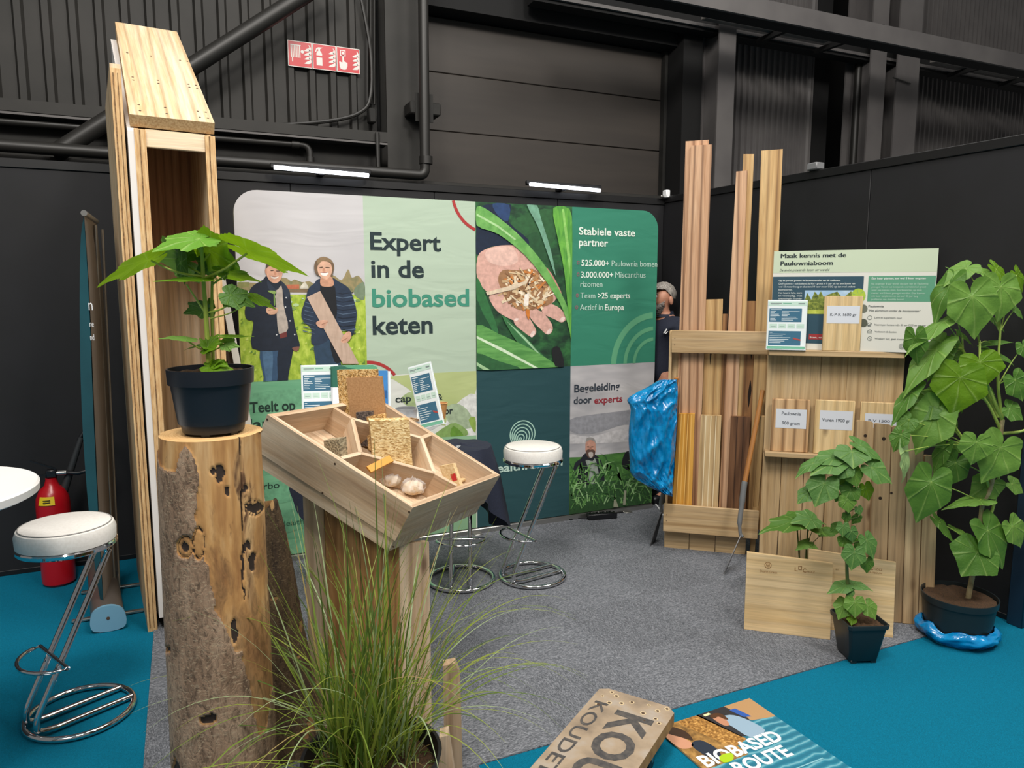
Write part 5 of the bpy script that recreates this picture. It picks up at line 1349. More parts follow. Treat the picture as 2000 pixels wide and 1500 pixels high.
for r in (.016, .011, .006):
    for q in range(16):
        t0, t1 = q * pi / 8, (q + 1) * pi / 8; m.flat([(lc[0] + r * cos(t0), lc[1] + r * sin(t0)), (lc[0] + r * cos(t1), lc[1] + r * sin(t1)), (lc[0] + (r - .002) * cos(t1), lc[1] + (r - .002) * sin(t1)), (lc[0] + (r - .002) * cos(t0), lc[1] + (r - .002) * sin(t0))], .001, S_INK, SG)
# its little photo of trees, the slice of lime-green trunk and the red ribbon
srect(383, 402, 800, 575, fabric('sign_photo_sky', '8fb4d6', 'b9cfe2', 6), .0008)
TRM = fabric('sign_photo_trees', '3a4a1e', '6d7c2e', 60, None, '9aa046', 4)
a = sp((383, 575), (383, 470), (400, 420), (430, 470), (455, 410), (480, 440), (500, 408), (520, 450), (560, 430), (620, 410), (660, 460), (720, 408), (760, 440), (800, 420), (800, 575)); m.flat(a, .001, TRM, SG)
srect(383, 545, 560, 575, fabric('sign_photo_grass', 'a9b43e', 'c2c957', 40), .0012)
for cx, cy, r, mt in ((776, 440, 52, 'a7bf3e'), (812, 535, 30, '6b6f62'), (812, 640, 30, '55584c')):
    o2 = sp(*[(cx + r * cos(k * pi / 12), cy + r * sin(k * pi / 12)) for k in range(24)]); m.flat(o2, .0014, plain('sign_' + mt, mt, .5), SG)
for k in range(6):
    t = k * pi / 3 + .3; a = sp((776, 440), (776 + 46 * cos(t - .03), 440 + 46 * sin(t - .03)), (776 + 46 * cos(t + .03), 440 + 46 * sin(t + .03))); m.flat(a, .0017, S_GRN, SG)
srect(412, 720, 620, 765, S_RED, .001); stext('Scan, en lees', 418, 750, 560, 12, S_TW, .01)
m.build('print', brd)
# leaflet and block on the top shelf
A, B = SH.at(1503, 587, .092), SH.at(1578, 587, .092)
leaflet('info_leaflet', 'white and blue info leaflet standing on the top shelf before the sign', Fr(SH.p(0, 0, .092), SH.u, SH.v), (A[0] - .004, sz + .007, B[0] - A[0], A[1] - sz - .008), True, 'blue info leaflets')
def block(label, tl, tr, c, zb, mat, txt, lab, w=.024, blk='wood_block'):
    A, B = SH.at(*tl, c), SH.at(*tr, c); t = thing(blk, label, 'wood block', tuple(SH.p((A[0] + B[0]) / 2, zb, c)), group='labelled wood blocks on the shelves')
    m = MB(); m.box((A[0], zb, c - w), (B[0], A[1], c), mat, SH, 1, .003); bk = m.build('block', t)
    p, q = SH.at(lab[0], lab[1], c), SH.at(lab[2], lab[3], c)
    m = MB(); m.rect(p[0], q[1], q[0], p[1], .0008 + c, plain('label_paper', 'd5d9e2', .5), SH); lb = m.build('paper_label', t)
    m = MB(); cx = (p[0] + q[0]) / 2; hh = p[1] - q[1]
    for k, (s, wd_) in enumerate(txt):
        zz = p[1] - hh * ((k + .62) / len(txt) if len(txt) > 1 else .58) ; m.text(s, SH, cx, zz, plain('label_ink', '4a4f58', .6), width=(q[0] - p[0]) * wd_, height=hh * .17, w=c + .0014, align='c', bold=.01)
    m.build('label_lettering', lb)
    return t
block('pine block labelled K-P-K 1600 gr on the top shelf', (1611, 578), (1686, 580), .095, sz + .001, W_SAMP, (('K-P-K 1600 gr', .8),), (1616, 597, 1678, 632), w=.010)
block('reddish wood block labelled Paulownia 900 gram on the middle shelf', (1509, 779), (1583, 781), .05, mz + .001, wood('sample_paulownia', 'dcb98e', 'cba376', 'a87c52', tint=.2, lines=.7), (('Paulownia', .62), ('900 gram', .58)), (1516, 798, 1574, 838))
block('pale spruce block labelled Vuren 1900 gr on the middle shelf', (1593, 781), (1671, 784), .05, mz + .001, W_SAMP, (('Vuren 1900 gr', .86),), (1602, 801, 1664, 841))
block('pale block labelled P-V 1500 gr half hidden behind the drilled posts', (1682, 785), (1764, 786), .05, mz + .001, W_SAMP, (('P-V 1500 gr', .8),), (1690, 807, 1757, 838))

# ------------------------------------------------------------------ hoes, batten, bag
def vplane_pts(T, B, pix):
    d = V((B.x - T.x, B.y - T.y, 0)); n = d.cross(UP).normalized()
    return [hit(x, y, T, n) for x, y in pix]
def hoe(label, top, c, tip, joint, bend, side):
    T = RK.p(*RK.at(*top, c), c); Bt = at(*tip, 0.004)
    t = thing('hoe', label, 'hoe', (Bt.x, Bt.y, 0), group='hoes leaning on the plank rack')
    J, Bd = [T.lerp(Bt, f) for f in (joint[2], bend[2])]
    fw = lambda P_: (P_ - EYE).dot(HEAD)
    J = atd(joint[0], joint[1], fw(J)); Bd = atd(bend[0], bend[1], fw(Bd))
    m = MB(); m.tube([T, T.lerp(J, .5), J], [.0135, .0145, .015], W_HANDLE, 16); h = m.build('handle', t)
    K_ = J.lerp(Bd, .75) + RIGHT * -.012
    m = MB(); m.tube(smooth([tuple(J + (T - J).normalized() * .03), tuple(J), tuple(J.lerp(K_, .5)), tuple(K_), tuple(Bd), tuple(Bd + RIGHT * .012 + V((0, 0, .004)))], 5, False), [.0172] * 10 + [.014] * 6 + [.010] * 10, GREY_PAINT, 12); m.build('socket', t)
    d = Bt - Bd; sd = (RIGHT * .45 + HEAD * .9).normalized(); sd = (sd - d.normalized() * sd.dot(d.normalized())).normalized()
    m = MB(); F = Fr(Bd, d, sd); L = d.length
    m.prism([(-.006, -.012), (.02, -.03), (L * .6, -.06), (L, -.065), (L, .065), (L * .6, .06), (.02, .03), (-.006, .012)], -.002, .002, STEEL_D, F); m.build('blade', t)
hoe('hoe with grey socket leaning at the right front of the plank rack', (1490, 762), .10, (1416, 1117), (1453, 950, .6), (1447, 1046, .82), 1)
hoe('hoe at the left end of the rack carrying the blue bag', (1321, 738), .10, (1275, 1061), (1303, 930, .62), (1292, 1000, .82), 1)
T = RK.p(*RK.at(1489, 812, .09), .09); Bt = at(1469, 1080, .004)
m = MB(); m.beam(Bt, T, .032, .02, W_TAN, side=RK.u, bev=.002); tag(m.build('batten'), 'slim square batten leaning between the hoe and the shelf unit', 'batten')
# blue plastic bag hung on the second hoe
BAGM = NT('blue_plastic_film'); g = BAGM.attr('gc'); n_ = BAGM.noise(g, 9, 4, .6, 1.0)
BAGM.color(BAGM.ramp(n_, [(.3, '0067a0'), (.5, '007cb8'), (.7, '1090cc')]).outputs[0]); BAGM.set(Roughness=.18, Coat_Weight=.4); BAGM.bump(BAGM.noise(g, 1.0, 4, .6, 1.6, (16, 16, 9)), .35, .012); BAGM = BAGM.m
TP = RK.p(*RK.at(1321, 741, .125), .125); fwb = (TP - EYE).dot(HEAD)
Lp = [(1288, 742), (1262, 757), (1226, 778), (1231, 800), (1227, 850), (1230, 900), (1234, 928), (1266, 950), (1296, 964)]
Rp = [(1322, 741), (1323, 760), (1323, 790), (1322, 820), (1320, 860), (1317, 900), (1315, 930), (1314, 955), (1312, 969)]
Ls, Rs = smooth(Lp, 6, False), smooth(Rp, 6, False)
def bagf(u, v):
    k = v * (len(Ls) - 1); i = min(int(k), len(Ls) - 2); t = k - i
    l = [Ls[i][q] + (Ls[i + 1][q] - Ls[i][q]) * t for q in (0, 1)]; r = [Rs[i][q] + (Rs[i + 1][q] - Rs[i][q]) * t for q in (0, 1)]
    a = 2 * pi * u; x = .5 - .5 * cos(a)
    px = l[0] + (r[0] - l[0]) * x; py = l[1] + (r[1] - l[1]) * x
    th = .085 * sin(a) * sin(pi * min(1, .12 + v * .80)) ** .7 * (1.15 - .4 * x)
    fw = fwb - .02 + (-th if th > 0 else -th * .5) 
    p = atd(px, py, fw)
    q = (abs(noise.noise(V((x * 4 + v * 5, v * 4 - x * 2, 2.0 if th > 0 else 7)))) - .25) * .045 + (abs(noise.noise(V((x * 9 - v * 8, v * 8, 5)))) - .25) * .014 + (abs(noise.noise(V((x * 20, v * 20 + x * 9, 3)))) - .25) * .014
    return p + HEAD * q * (1 if abs(sin(a)) > .1 else .2)
m = MB(); m.grid(bagf, 130, 110, BAGM, cu=True)
tag(m.build('plastic_bag', sharp=60), 'big shiny blue plastic bag hanging left of the plank rack', 'bag')

# ------------------------------------------------------------------ leaning panels and drilled posts
def tilted(bl, br, lean):
    A, B = at(*bl), at(*br); u = (B - A).normalized(); n = u.cross(UP)
    if n.dot(EYE - A) < 0: n = -n
    n.z = 0; n.normalize(); v = UP * cos(lean) - n * sin(lean); F = Fr(A + V((0, 0, .006)), u, v); F.w = n * cos(lean) + UP * sin(lean); return F
BURN = plain('burnt_print', '8a6238', .7)
def clt(label, bl, br, tl, tr, th, dx, texts):
    F = tilted(bl, br, radians(9)); a, b, c, d = [F.at(*q) for q in (bl, br, tr, tl)]
    a = (a[0], 0); b = (b[0], 0)
    t = thing('solid_wood_panel', label, 'panel', tuple(F.o), group='solid wood panels leaning in front of the plants')
    m = MB(); m.prism([a, b, c, d], -th, 0, W_CLT, F); p = m.build('panel', t)
    m = MB(); texts(m, F); m.build('burnt_print', p); return F
def t1(m, F):
    c = F.at(1500, 1104)
    for r in (.016, .0125, .009, .006, .003): m.flat([(c[0] + r * cos(k * pi / 9), c[1] + r * sin(k * pi / 9)) for k in range(18)], .0006 + (.016 - r) * .02, (BURN, plain('panel_pale', 'd9ba88', .6))[0 if int(r * 1000) in (16, 9, 3) else 1], F)
    a, b = F.at(1484, 1117), F.at(1518, 1119); m.text('Dealth.Green', F, a[0], a[1], BURN, width=b[0] - a[0], height=.011, w=.0008)
    a, b = F.at(1552, 1115), F.at(1598, 1119); m.text('L', F, a[0], a[1], BURN, height=.019, width=.014, w=.0008); m.text('C', F, a[0] + .036, a[1] - .002, BURN, height=.019, width=.016, w=.0008, bold=.02); m.text('HOLZ', F, a[0] + .056, a[1] - .002, BURN, height=.010, width=.034, w=.0008)
    x, z = a[0] + .016, a[1] + .007
    for q in ((0, 0, .016, .003), (0, .016, .016, .019), (0, 0, .003, .019), (.013, 0, .016, .019)): m.rect(x + q[0], z + q[1], x + q[2], z + q[3], .0008, BURN, F)
def t2(m, F):
    a = F.at(1693, 1112); x, z = a[0] - .008, a[1] + .003
    for q in ((0, 0, .016, .003), (0, .016, .016, .019), (0, 0, .003, .019), (.013, 0, .016, .019)): m.rect(x + q[0], z + q[1], x + q[2], z + q[3], .0008, BURN, F)
    m.text('C', F, a[0] + .012, a[1], BURN, height=.019, width=.016, w=.0008, bold=.02); m.text('HOLZ', F, a[0] + .032, a[1], BURN, height=.011, width=.036, w=.0008); m.text('HOUTBOUW', F, a[0] + .0, a[1] - .016, BURN, height=.008, width=.068, w=.0008)
    b = F.at(1632, 1113); m.text('en', F, b[0], b[1], BURN, height=.010, width=.014, w=.0008)
clt('solid wood panel with printed ring mark, front left of the two leaning panels', (1453, 1231), (1621, 1252), (1459, 1079), (1627, 1101), .035, 0, t1)
clt('solid wood panel half behind the small square pot, right of the two leaning panels', (1575, 1226), (1744, 1248), (1580, 1073), (1750, 1099), .03, 0, t2)
PO = tilted((1700, 1215), (1822, 1225), radians(5))
HOLE = plain('drill_hole', '2a1c10', .9)
def post(label, tl, tr, bl, br, w, hole=None, zt=None):
    A, B, C_, D = [PO.at(*q, w) for q in (tl, tr, bl, br)]
    f = lambda P_, Q: (Q[0] + (P_[0] - Q[0]) * (0 - Q[1]) / (P_[1] - Q[1]), .002)
    m = MB(); a, b = f(A, C_), f(B, D)
    ch = .006
    m.prism([a, b, (B[0], B[1] - ch), (B[0] - ch, B[1]), (A[0] + ch, A[1]), (A[0], A[1] - ch)], w - .028, w, W_POST, PO, up=True)
    if hole:
        for hx, hy, r in hole:
            c = PO.at(hx, hy, w); m.prism([(c[0] + r * cos(k * pi / 8), c[1] + r * sin(k * pi / 8)) for k in range(16)], w + .0002, w + .0008, HOLE, PO)
    return tag(m.build('post'), label, 'post', 'weathered posts leaning by the wall end')
post('leftmost weathered post with one drilled hole near its top', (1675, 821), (1706, 824), (1655, 1215), (1690, 1218), -.034, [(1690, 851, .008)])
post('second weathered post from the left with a drilled hole near its top', (1710, 827), (1741, 830), (1692, 1219), (1727, 1222), .0, [(1726, 857, .009), (1719, 973, .008)])
post('middle weathered post behind the hanging leaf', (1743, 832), (1774, 834), (1729, 1225), (1760, 1229), -.003, [(1741, 963, .006)])
post('weathered post second from the right, as tall as the drilled ones', (1775, 829), (1806, 832), (1762, 1228), (1791, 1232), -.001)
post('shortest weathered post at the right end beside the big plant pot', (1807, 889), (1834, 891), (1793, 1232), (1822, 1233), -.004)

# ------------------------------------------------------------------ power strip and cables
o = at(1175, 1014); t = thing('power_strip', 'black power strip with sockets on the grey carpet by the backdrop', 'power strip', (o.x, o.y, .005))
F = Fr((o.x, o.y, .005), (.97, -.22, 0), (.22, .97, 0))
m = MB(); m.box((-.11, -.028, 0.001), (.11, .028, .042), BLACK_P, F, 0, .006); m.build('housing', t)
for k in range(4):
    m = MB(); m.lathe([(0, .043), (.012, .043), (.018, .0425), (.020, .046), (.022, .046), (.022, .0418)], plain('socket_black', '0d0e10', .3), F=Fr(F.p(-.075 + k * .05, 0, 0), F.u, F.v), n=18, cap=False); m.build('socket', t)
pts = [F.p(-.11, 0, .012), F.p(-.18, .03, .006), F.p(-.24, .01, .004), F.p(-.2, .09, .004), F.p(0.0, .10, .004), F.p(.12, .09, .004), F.p(.2, .10, .004)]
m = MB(); m.tube(smooth([tuple(p) for p in pts], 6, False), .005, BLACK_P, 8); m.build('cord', t)
p1 = [at(1205, 1000), at(1240, 990), at(1275, 985), at(1290, 1000), at(1296, 1010)]
m = MB(); m.tube([p + V((0, 0, .011)) for p in [V(q) for q in smooth([tuple(p) for p in p1], 6, False)]], .005, PAPER, 8)
tag(m.build('cable'), 'loose white cable on the carpet at the right end of the backdrop', 'cable')

# ------------------------------------------------------------------ stencilled board on castors, lower centre
BW = mottled('worn_board', '7f705f', '9c8a74', 7, .8, .2, (1.2, 1, 1), 5, 'a39a90'); BS = mottled('board_side', '8a6238', 'b0854f', 14, .8, .3)
STC = mottled('stencil_ink', '3b3a3b', '55504c', 40, .8)
pA = V((1.385, 2.231, .15)); du = V((-.82, -.572, 0)).normalized(); dv = V((.572, -.82, 0)).normalized()
FB_ = Fr(pA, du, dv); FB_.w = UP
bw, bl_ = .295, 1.05
sb = thing('stencilled_board', 'worn scaffold board with black stencil letters on a low castor frame', 'board', (1.1, 1.9, 0))
m = MB(); out = [(0, .03), (.02, 0), (bl_, 0), (bl_, bw), (.03, bw), (0, bw - .03)]
m.prism(out, -.045, -.001, BS, FB_, BS); m.prism([(a + (.002 if a < .5 else 0), b) for a, b in out], -.001, 0, BW, FB_, BS); bd_ = m.build('board', sb)
m = MB()
m.text('KOUDET', Fr(FB_.p(0, 0), du, dv, UP), .10, .022, STC, height=.052, width=.47, w=.0008, bold=.01)
m.text('KOU', Fr(FB_.p(0, 0), du, dv, UP), .115, .118, STC, height=.135, width=.42, w=.0008, bold=.03)
m.build('stencil_lettering', bd_)
m = MB()
HW = plain('bare_hole', 'c9b48f', .8)
for a, b in ((.02, .05), (.035, .075), (.06, .03), (.07, .11), (.045, .14), (.09, .07), (.03, .20), (.05, .24), (.09, .20), (.10, .25), (.02, .265), (.12, .04), (.12, .27), (.13, .22)):
    r = random.uniform(.004, .007); m.prism([(a + r * 1.7 * cos(k), b + r * 1.7 * sin(k)) for k in range(6)], .0002, .0006, HW, FB_); m.prism([(a + r * cos(k), b + r * sin(k)) for k in range(6)], .0006, .0009, SCREW, FB_)
m.build('nail_holes', bd_)['kind'] = 'stuff'
for a in (.12, .9):
    m = MB(); m.box((a - .03, .03, -.075), (a + .03, bw - .03, -.047), plain('frame_grey', '8d9698', .4, .5), FB_, 1, .003); m.build('crossbar', sb)
for a, b in ((.17, bw - .03), (.17, .03), (.9, bw - .03), (.9, .03)):
    m = MB(); F = Fr(FB_.p(a, b - .012, -.118), du, UP, -dv); m.lathe([(0, -.012), (.026, -.012), (.031, -.006), (.031, .006), (.026, .012), (0, .012)], BLACK_P, F=F, n=24)
    m.box((-.006, .0, -.016), (.006, .046, .016), ALU, F, 1, .002); m.build('castor', sb)

# ------------------------------------------------------------------ floor sign BIOBASED ROUTE
q0, q1 = V((1.55, 2.103, 0)), V((2.01, 2.117, 0)); u_ = (q1 - q0).normalized(); v_ = V((u_.y, -u_.x, 0))
FS3 = Fr(q0, u_, v_); FS3.w = UP
fs = thing('floor_sign', 'flat printed sign lettered Biobased Route lying on the blue carpet', 'sign', (1.8, 1.8, 0))
SWd, SLn = .465, .64
m = MB(); m.box((0, 0, .002), (SWd, SLn, .008), plain('floor_sign_core', 'b99a6a', .6), FS3); cb_ = m.build('board', fs)
m = MB(); w = .0084
T_BARK = fabric('sign_bark', '5d4426', '96713e', 30, None, 'b98f52', 5, .35); T_CHIP = fabric('sign_chips', '6b4a24', '9c6f36', 90, None, 'd2a25c', 3, .35)
t = NT('sign_water'); g = t.attr('gc'); wv = t.n('ShaderNodeTexWave', i_Scale=9.0, i_Distortion=3.0, i_Detail=2.0); wv.wave_type = 'RINGS'
mp = t.n('ShaderNodeMapping'); mp.inputs['Location'].default_value = (-.40, -.22, 0); mp.inputs['Scale'].default_value = (1.6, 1.0, 1); t.l(g, mp.inputs[0]); t.l(mp.outputs[0], wv.inputs['Vector'])
t.color(t.ramp(wv.outputs['Fac'], [(0.2, '1a6c85'), (0.8, '2f8299'), (1.0, '6aa6b4')]).outputs[0]); t.set(Roughness=.3); T_WAT = t.m
m.rect(0, 0, SWd, SLn, w, T_WAT, FS3)
m.flat([(.33, 0), (SWd, 0), (SWd, .14), (.36, .12)], w + .0002, plain('sign_timber', 'b08a60', .35), FS3)
m.flat([(.0, 0), (.13, 0), (.20, .20), (.20, .27), (.0, .27)], w + .0002, T_BARK, FS3); m.flat([(.09, 0), (.20, 0), (.26, .20), (.18, .22)], w + .0003, T_CHIP, FS3)
m.flat([(.19, 0), (.33, 0), (.36, .10), (.32, .20), (.25, .18)], w + .0003, plain('sign_dark_room', '2a2c31', .35), FS3)
m.flat(smooth([(.26, .06), (.31, .055), (.345, .10), (.36, .19), (.28, .20), (.265, .12)], 3), w + .0005, plain('sign_shirt', '8fa9bd', .35), FS3)
m.flat(smooth([(.235, .04), (.262, .036), (.275, .07), (.262, .105), (.24, .095)], 3), w + .0006, plain('sign_skin', 'b98468', .35), FS3)
m.flat(smooth([(.232, .03), (.26, .02), (.285, .035), (.285, .075), (.272, .07), (.262, .045), (.24, .048)], 3), w + .0008, plain('sign_hair', '4e3220', .35), FS3)
m.flat([(.33, .03), (.36, .03), (.38, .10), (.35, .09)], w + .0006, plain('sign_chair_blue', '2b57a5', .35), FS3); m.flat([(.215, .01), (.245, .008), (.248, .02), (.218, .022)], w + .0007, plain('sign_lamp', 'd8d8a8', .35), FS3)
m.flat(smooth([(.0, .05), (.03, .045), (.055, .10), (.06, .14), (.03, .15), (.0, .13)], 3), w + .0005, plain('sign_skin2', 'c48f72', .35), FS3)
m.flat(smooth([(.0, .01), (.04, .0), (.085, .06), (.075, .12), (.05, .09), (.02, .05)], 3), w + .0007, plain('sign_hair2', '3b2a20', .35), FS3)
m.flat(smooth([(.05, .14), (.10, .13), (.12, .20), (.09, .25), (.06, .22)], 3), w + .0005, plain('sign_jacket', '232f3f', .35), FS3)
m.build('printed_photo', cb_)
m = MB()
FT2 = Fr(FS3.p(0, 0), u_, -v_); FT2.w = UP
a = FT2.at(1362, 1500); 
m.text('BIOBASED', FT2, .018, -.262, plain('sign_letter_white', 'eef2f2', .35), width=.365, height=.062, w=w + .0012, bold=.03)
m.text('ROUTE', FT2, .098, -.342, plain('sign_letter_white', 'eef2f2', .35), width=.245, height=.062, w=w + .0012, bold=.03)
m.flat(smooth([(.085, -.266), (.093, -.238), (.123, -.232), (.148, -.24), (.138, -.262), (.113, -.274)], 4), w + .0016, plain('sign_leaf', 'a4c51f', .35), FT2)
m.flat(smooth([(.0, -.405), (.42, -.405), (.42, -.40), (.0, -.40)], 1), w + .0012, plain('sign_line', '7fb6c2', .35), FT2)
m.build('sign_lettering', cb_)
# ------------------------------------------------------------------ plants
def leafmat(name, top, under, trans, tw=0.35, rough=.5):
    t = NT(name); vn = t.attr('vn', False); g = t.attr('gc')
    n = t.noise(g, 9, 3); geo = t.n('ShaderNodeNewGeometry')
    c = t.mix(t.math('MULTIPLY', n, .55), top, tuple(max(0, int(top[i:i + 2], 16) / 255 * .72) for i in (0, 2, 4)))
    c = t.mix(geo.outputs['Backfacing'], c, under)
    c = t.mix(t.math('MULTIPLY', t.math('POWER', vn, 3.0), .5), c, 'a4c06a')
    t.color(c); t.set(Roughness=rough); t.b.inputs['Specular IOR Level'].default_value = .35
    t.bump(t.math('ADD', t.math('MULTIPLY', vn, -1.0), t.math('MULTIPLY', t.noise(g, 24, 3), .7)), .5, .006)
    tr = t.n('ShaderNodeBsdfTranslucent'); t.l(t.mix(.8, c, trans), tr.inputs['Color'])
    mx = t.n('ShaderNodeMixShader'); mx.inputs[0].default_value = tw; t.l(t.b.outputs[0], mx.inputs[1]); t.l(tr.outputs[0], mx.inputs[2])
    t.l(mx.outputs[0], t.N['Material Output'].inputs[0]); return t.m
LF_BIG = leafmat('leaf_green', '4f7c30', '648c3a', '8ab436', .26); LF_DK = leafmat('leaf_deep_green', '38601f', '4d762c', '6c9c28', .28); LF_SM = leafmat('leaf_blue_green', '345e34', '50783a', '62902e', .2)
LF_BR = leafmat('leaf_lit_through', '628f1a', '5c8412', '8fb814', .36); LF_TEAL = leafmat('leaf_teal', '3f7562', '5c8c2a', '5f9a5a', .15); LF_VAR = leafmat('leaf_variegated', '8fae72', '9bb97c', 'b4d080', .3)  # first green has the light shining through the leaves put into its colour
STEM_G = plain('green_stem', '93aa4c', .5); STEM_Y = plain('yellow_green_stem', 'a9b84a', .5); STEM_B = mottled('woody_stem', '8a7a58', 'b3a37c', 30, .8); STEM_D = plain('dark_green_stem', '5d6b34', .55)
HEART = [(0, 1.0), (7, .87), (16, .78), (30, .71), (46, .69), (58, .72), (65, .74), (74, .67), (90, .59), (108, .57), (124, .59), (131, .59), (142, .52), (158, .42), (170, .28), (180, .08)]
MAPLE = [(0, 1.0), (9, .84), (20, .68), (32, .64), (44, .74), (52, .78), (62, .66), (78, .58), (92, .62), (102, .64), (116, .54), (138, .48), (156, .42), (170, .30), (180, .10)]
def prof_r(P_, deg):
    for (a, r), (b, q) in zip(P_, P_[1:]):
        if a <= deg <= b:
            t = (deg - a) / (b - a)
            return r + (q - r) * t
VEINS = (0, 42, 84, 128)
def leaf(m, base, tip, n, mat, wr=1.0, droop=.12, fold=.12, shape=HEART, serr=.025, seed=0, ruffle=.03, nr=6, na=60):
    base = V(base); d = V(tip) - base; L = d.length; d.normalize(); n = V(n); n = (n - d * n.dot(d)).normalized(); s = d.cross(n)
    off = V((seed * 1.7, seed * .9, 0)); rows = []
    L /= (1 + 0)                                   # attach point to tip
    c0 = m.vt(base, off, 1.0)
    for i in range(1, nr + 1):
        row = []
        for k in range(na):
            a = 2 * pi * k / na; deg = abs((math.degrees(a) + 180) % 360 - 180)
            r = prof_r(shape, deg) * (1 + (serr * (1 if k % 2 else -1) if deg < 165 and i == nr else 0)) * i / nr
            x = r * cos(a); y = r * sin(a) * wr
            z = -droop * (x * abs(x)) + fold * abs(y) - fold * .9 * y * y + ruffle * noise.noise(V((x * 3.2 + seed, y * 3.2, seed))) - droop * .5 * r * r
            dv = min(abs(deg - v) for v in VEINS) / 6.0
            row.append(m.vt(base + (d * x + s * y + n * z) * L, V((x, y, 0)) * .5 + off, max(0, 1 - dv)))
        rows.append(row)
    for k in range(na): m.fc([c0, rows[0][k], rows[0][(k + 1) % na]], mat)
    for A, B in zip(rows, rows[1:]):
        for k in range(na): m.fc([A[k], B[k], B[(k + 1) % na], A[(k + 1) % na]], mat)
def nrm(face, up, side=0): return (-HEAD * face + UP * up + RIGHT * side).normalized()
def stem(m, pts, r0, r1, mat):
    p = smooth([tuple(q) for q in pts], 5, False) if len(pts) > 2 else [tuple(q) for q in pts]
    n = len(p); m.tube(p, [r0 + (r1 - r0) * i / (n - 1) for i in range(n)], mat, 8)
def pot_round(t, o, rt, rb, h, mat, rim=.03, soil=None, soild=.02, feet=True):
    m = MB(); m.lathe([(0, .006), (rb, .006), (rb + (rt - .008 - rb) * .8, h - rim - .004), (rt - .006, h - rim), (rt - .002, h - rim), (rt, h - .004), (rt, h), (rt - .005, h), (rt - .008, h - rim), (rb + .01, .03)], mat, o, 48, cap=False)
    if feet:
        for k in range(6):
            a = k * pi / 3 + .2; m.box((rb * .72, -.012, 0), (rb * .95, .012, .008), mat, Fr(o, (cos(a), sin(a), 0), (-sin(a), cos(a), 0)), 0, .002)
    m.build('pot', t)
    m = MB(); 
    def sf(u, v):
        a = 2 * pi * u; r = v * (rt - .012); return V((o[0] + r * cos(a), o[1] + r * sin(a), o[2] + h - soild - .0 + .008 * noise.noise(V((r * cos(a) * 40, r * sin(a) * 40, 2)))))
    m.grid(sf, 40, 10, soil or SOIL, cu=True); m.build('soil', t)

# --- seedling on the trunk
PX, PY = prof[0][1] + .008, LOGY - .01
so = (PX, PY, LZ + .003)
pt = thing('potted_seedling', 'broad-leaved green seedling in a black pot on the tree trunk', 'potted plant', so)
ph_ = aty(410, 718, PY).z - so[2]
pot_round(pt, so, (aty(498, 724, PY).x - aty(319, 724, PY).x) / 2 * .97, (aty(477, 855, PY).x - aty(352, 855, PY).x) / 2 * .98, ph_, POT_P, .042, None, .012)
FW0 = (V((PX, PY, 0))).dot(HEAD)
B8 = lambda x, y, d=0.0: atd(180 + x / 3.261, 420 + y / 3.261, FW0 + d)
m = MB()
stem(m, [B8(745, 985), B8(735, 800), B8(722, 600), B8(708, 400), B8(697, 190)], .0075, .0045, STEM_Y)
m.build('stem', pt)
m = MB()
stem(m, [B8(772, 985, .01), B8(768, 800, .02), B8(762, 600, .02), B8(765, 380, .02)], .005, .0035, STEM_Y); m.build('stem', pt)
m = MB()
def pet(a, b, r=.003, sag=.0):
    A, B = B8(*a), B8(*b); mid = A.lerp(B, .5) - UP * sag; stem(m, [A, mid, B], r, r * .8, STEM_Y)
pet((712, 405), (985, 245, -.03), .004, .006); pet((700, 390), (375, 290, -.02), .0035, .01); pet((725, 630), (600, 440, -.03)); pet((745, 620), (900, 548, -.04), .003, .006); pet((750, 660), (1035, 530, .0), .002, .01)
pet((768, 440, .02), (870, 370, .02)); pet((735, 870), (600, 795, -.03), .0025, .004); pet((755, 870), (845, 830, -.02), .002); pet((700, 250), (640, 150, .0), .003); pet((702, 300), (800, 190, .05), .003); pet((705, 380), (560, 300, .06), .003)
m.build('petioles', pt)
m = MB(); s = 1
def L8(a, t, n, mat, wr=.8, **k):
    global s; s += 1; leaf(m, B8(*a), B8(*t), n, mat, wr, shape=k.pop('shape', MAPLE), seed=s, **k)
L8((680, 150, -.02), (365, 195, -.10), nrm(.38, 1, .1), LF_TEAL, .95, droop=.10, fold=.05)            # teal top leaf
L8((745, 225, .02), (975, 335, -.02), nrm(-1, .5, .1), LF_BR, .85, droop=.08, fold=.05)                # big lit underside
L8((640, 190, .05), (540, 270, .09), nrm(-.9, .7, -.2), LF_BR, .8, droop=.1)
L8((985, 225, -.03), (1405, 368, -.05), nrm(-.45, 1, .25), LF_BR, .62, droop=.05, fold=.10)             # right
L8((355, 290, -.02), (0, 440, -.10), nrm(-.22, 1, -.3), LF_BR, .72, droop=.06, fold=.08)                # left
L8((600, 290, .06), (400, 250, .10), nrm(-.9, .6, 0), LF_DK, 1.0); L8((560, 300, .05), (650, 400, .0), nrm(-1, .5, 0), LF_DK, .9)
L8((705, 405, -.02), (372, 402, -.10), nrm(.22, 1, 0), LF_BR, .5, droop=.05, fold=.0)
L8((850, 370, .02), (1088, 418, .06), nrm(-.35, 1, 0), LF_BR, .8, droop=.04)
L8((900, 545, -.04), (850, 460, -.02), nrm(1, .5, .3), LF_DK, 1.0); L8((880, 510, -.04), (1045, 575, -.03), nrm(.9, .7, -.1), LF_DK, .75)
L8((1035, 530, 0), (1178, 600, -.02), nrm(.5, 1, .1), LF_BR, .45, droop=.03)
L8((715, 600, .05), (588, 612, .07), nrm(-.8, .7, 0), LF_DK, .8); L8((740, 560, .06), (760, 640, .06), nrm(-1, .2, 0), LF_DK, .8)
L8((780, 300, .05), (650, 380, .05), nrm(-.9, .6, 0), LF_DK, .9); L8((790, 290, .08), (860, 360, .1), nrm(-.9, .5, 0), LF_DK, .9)
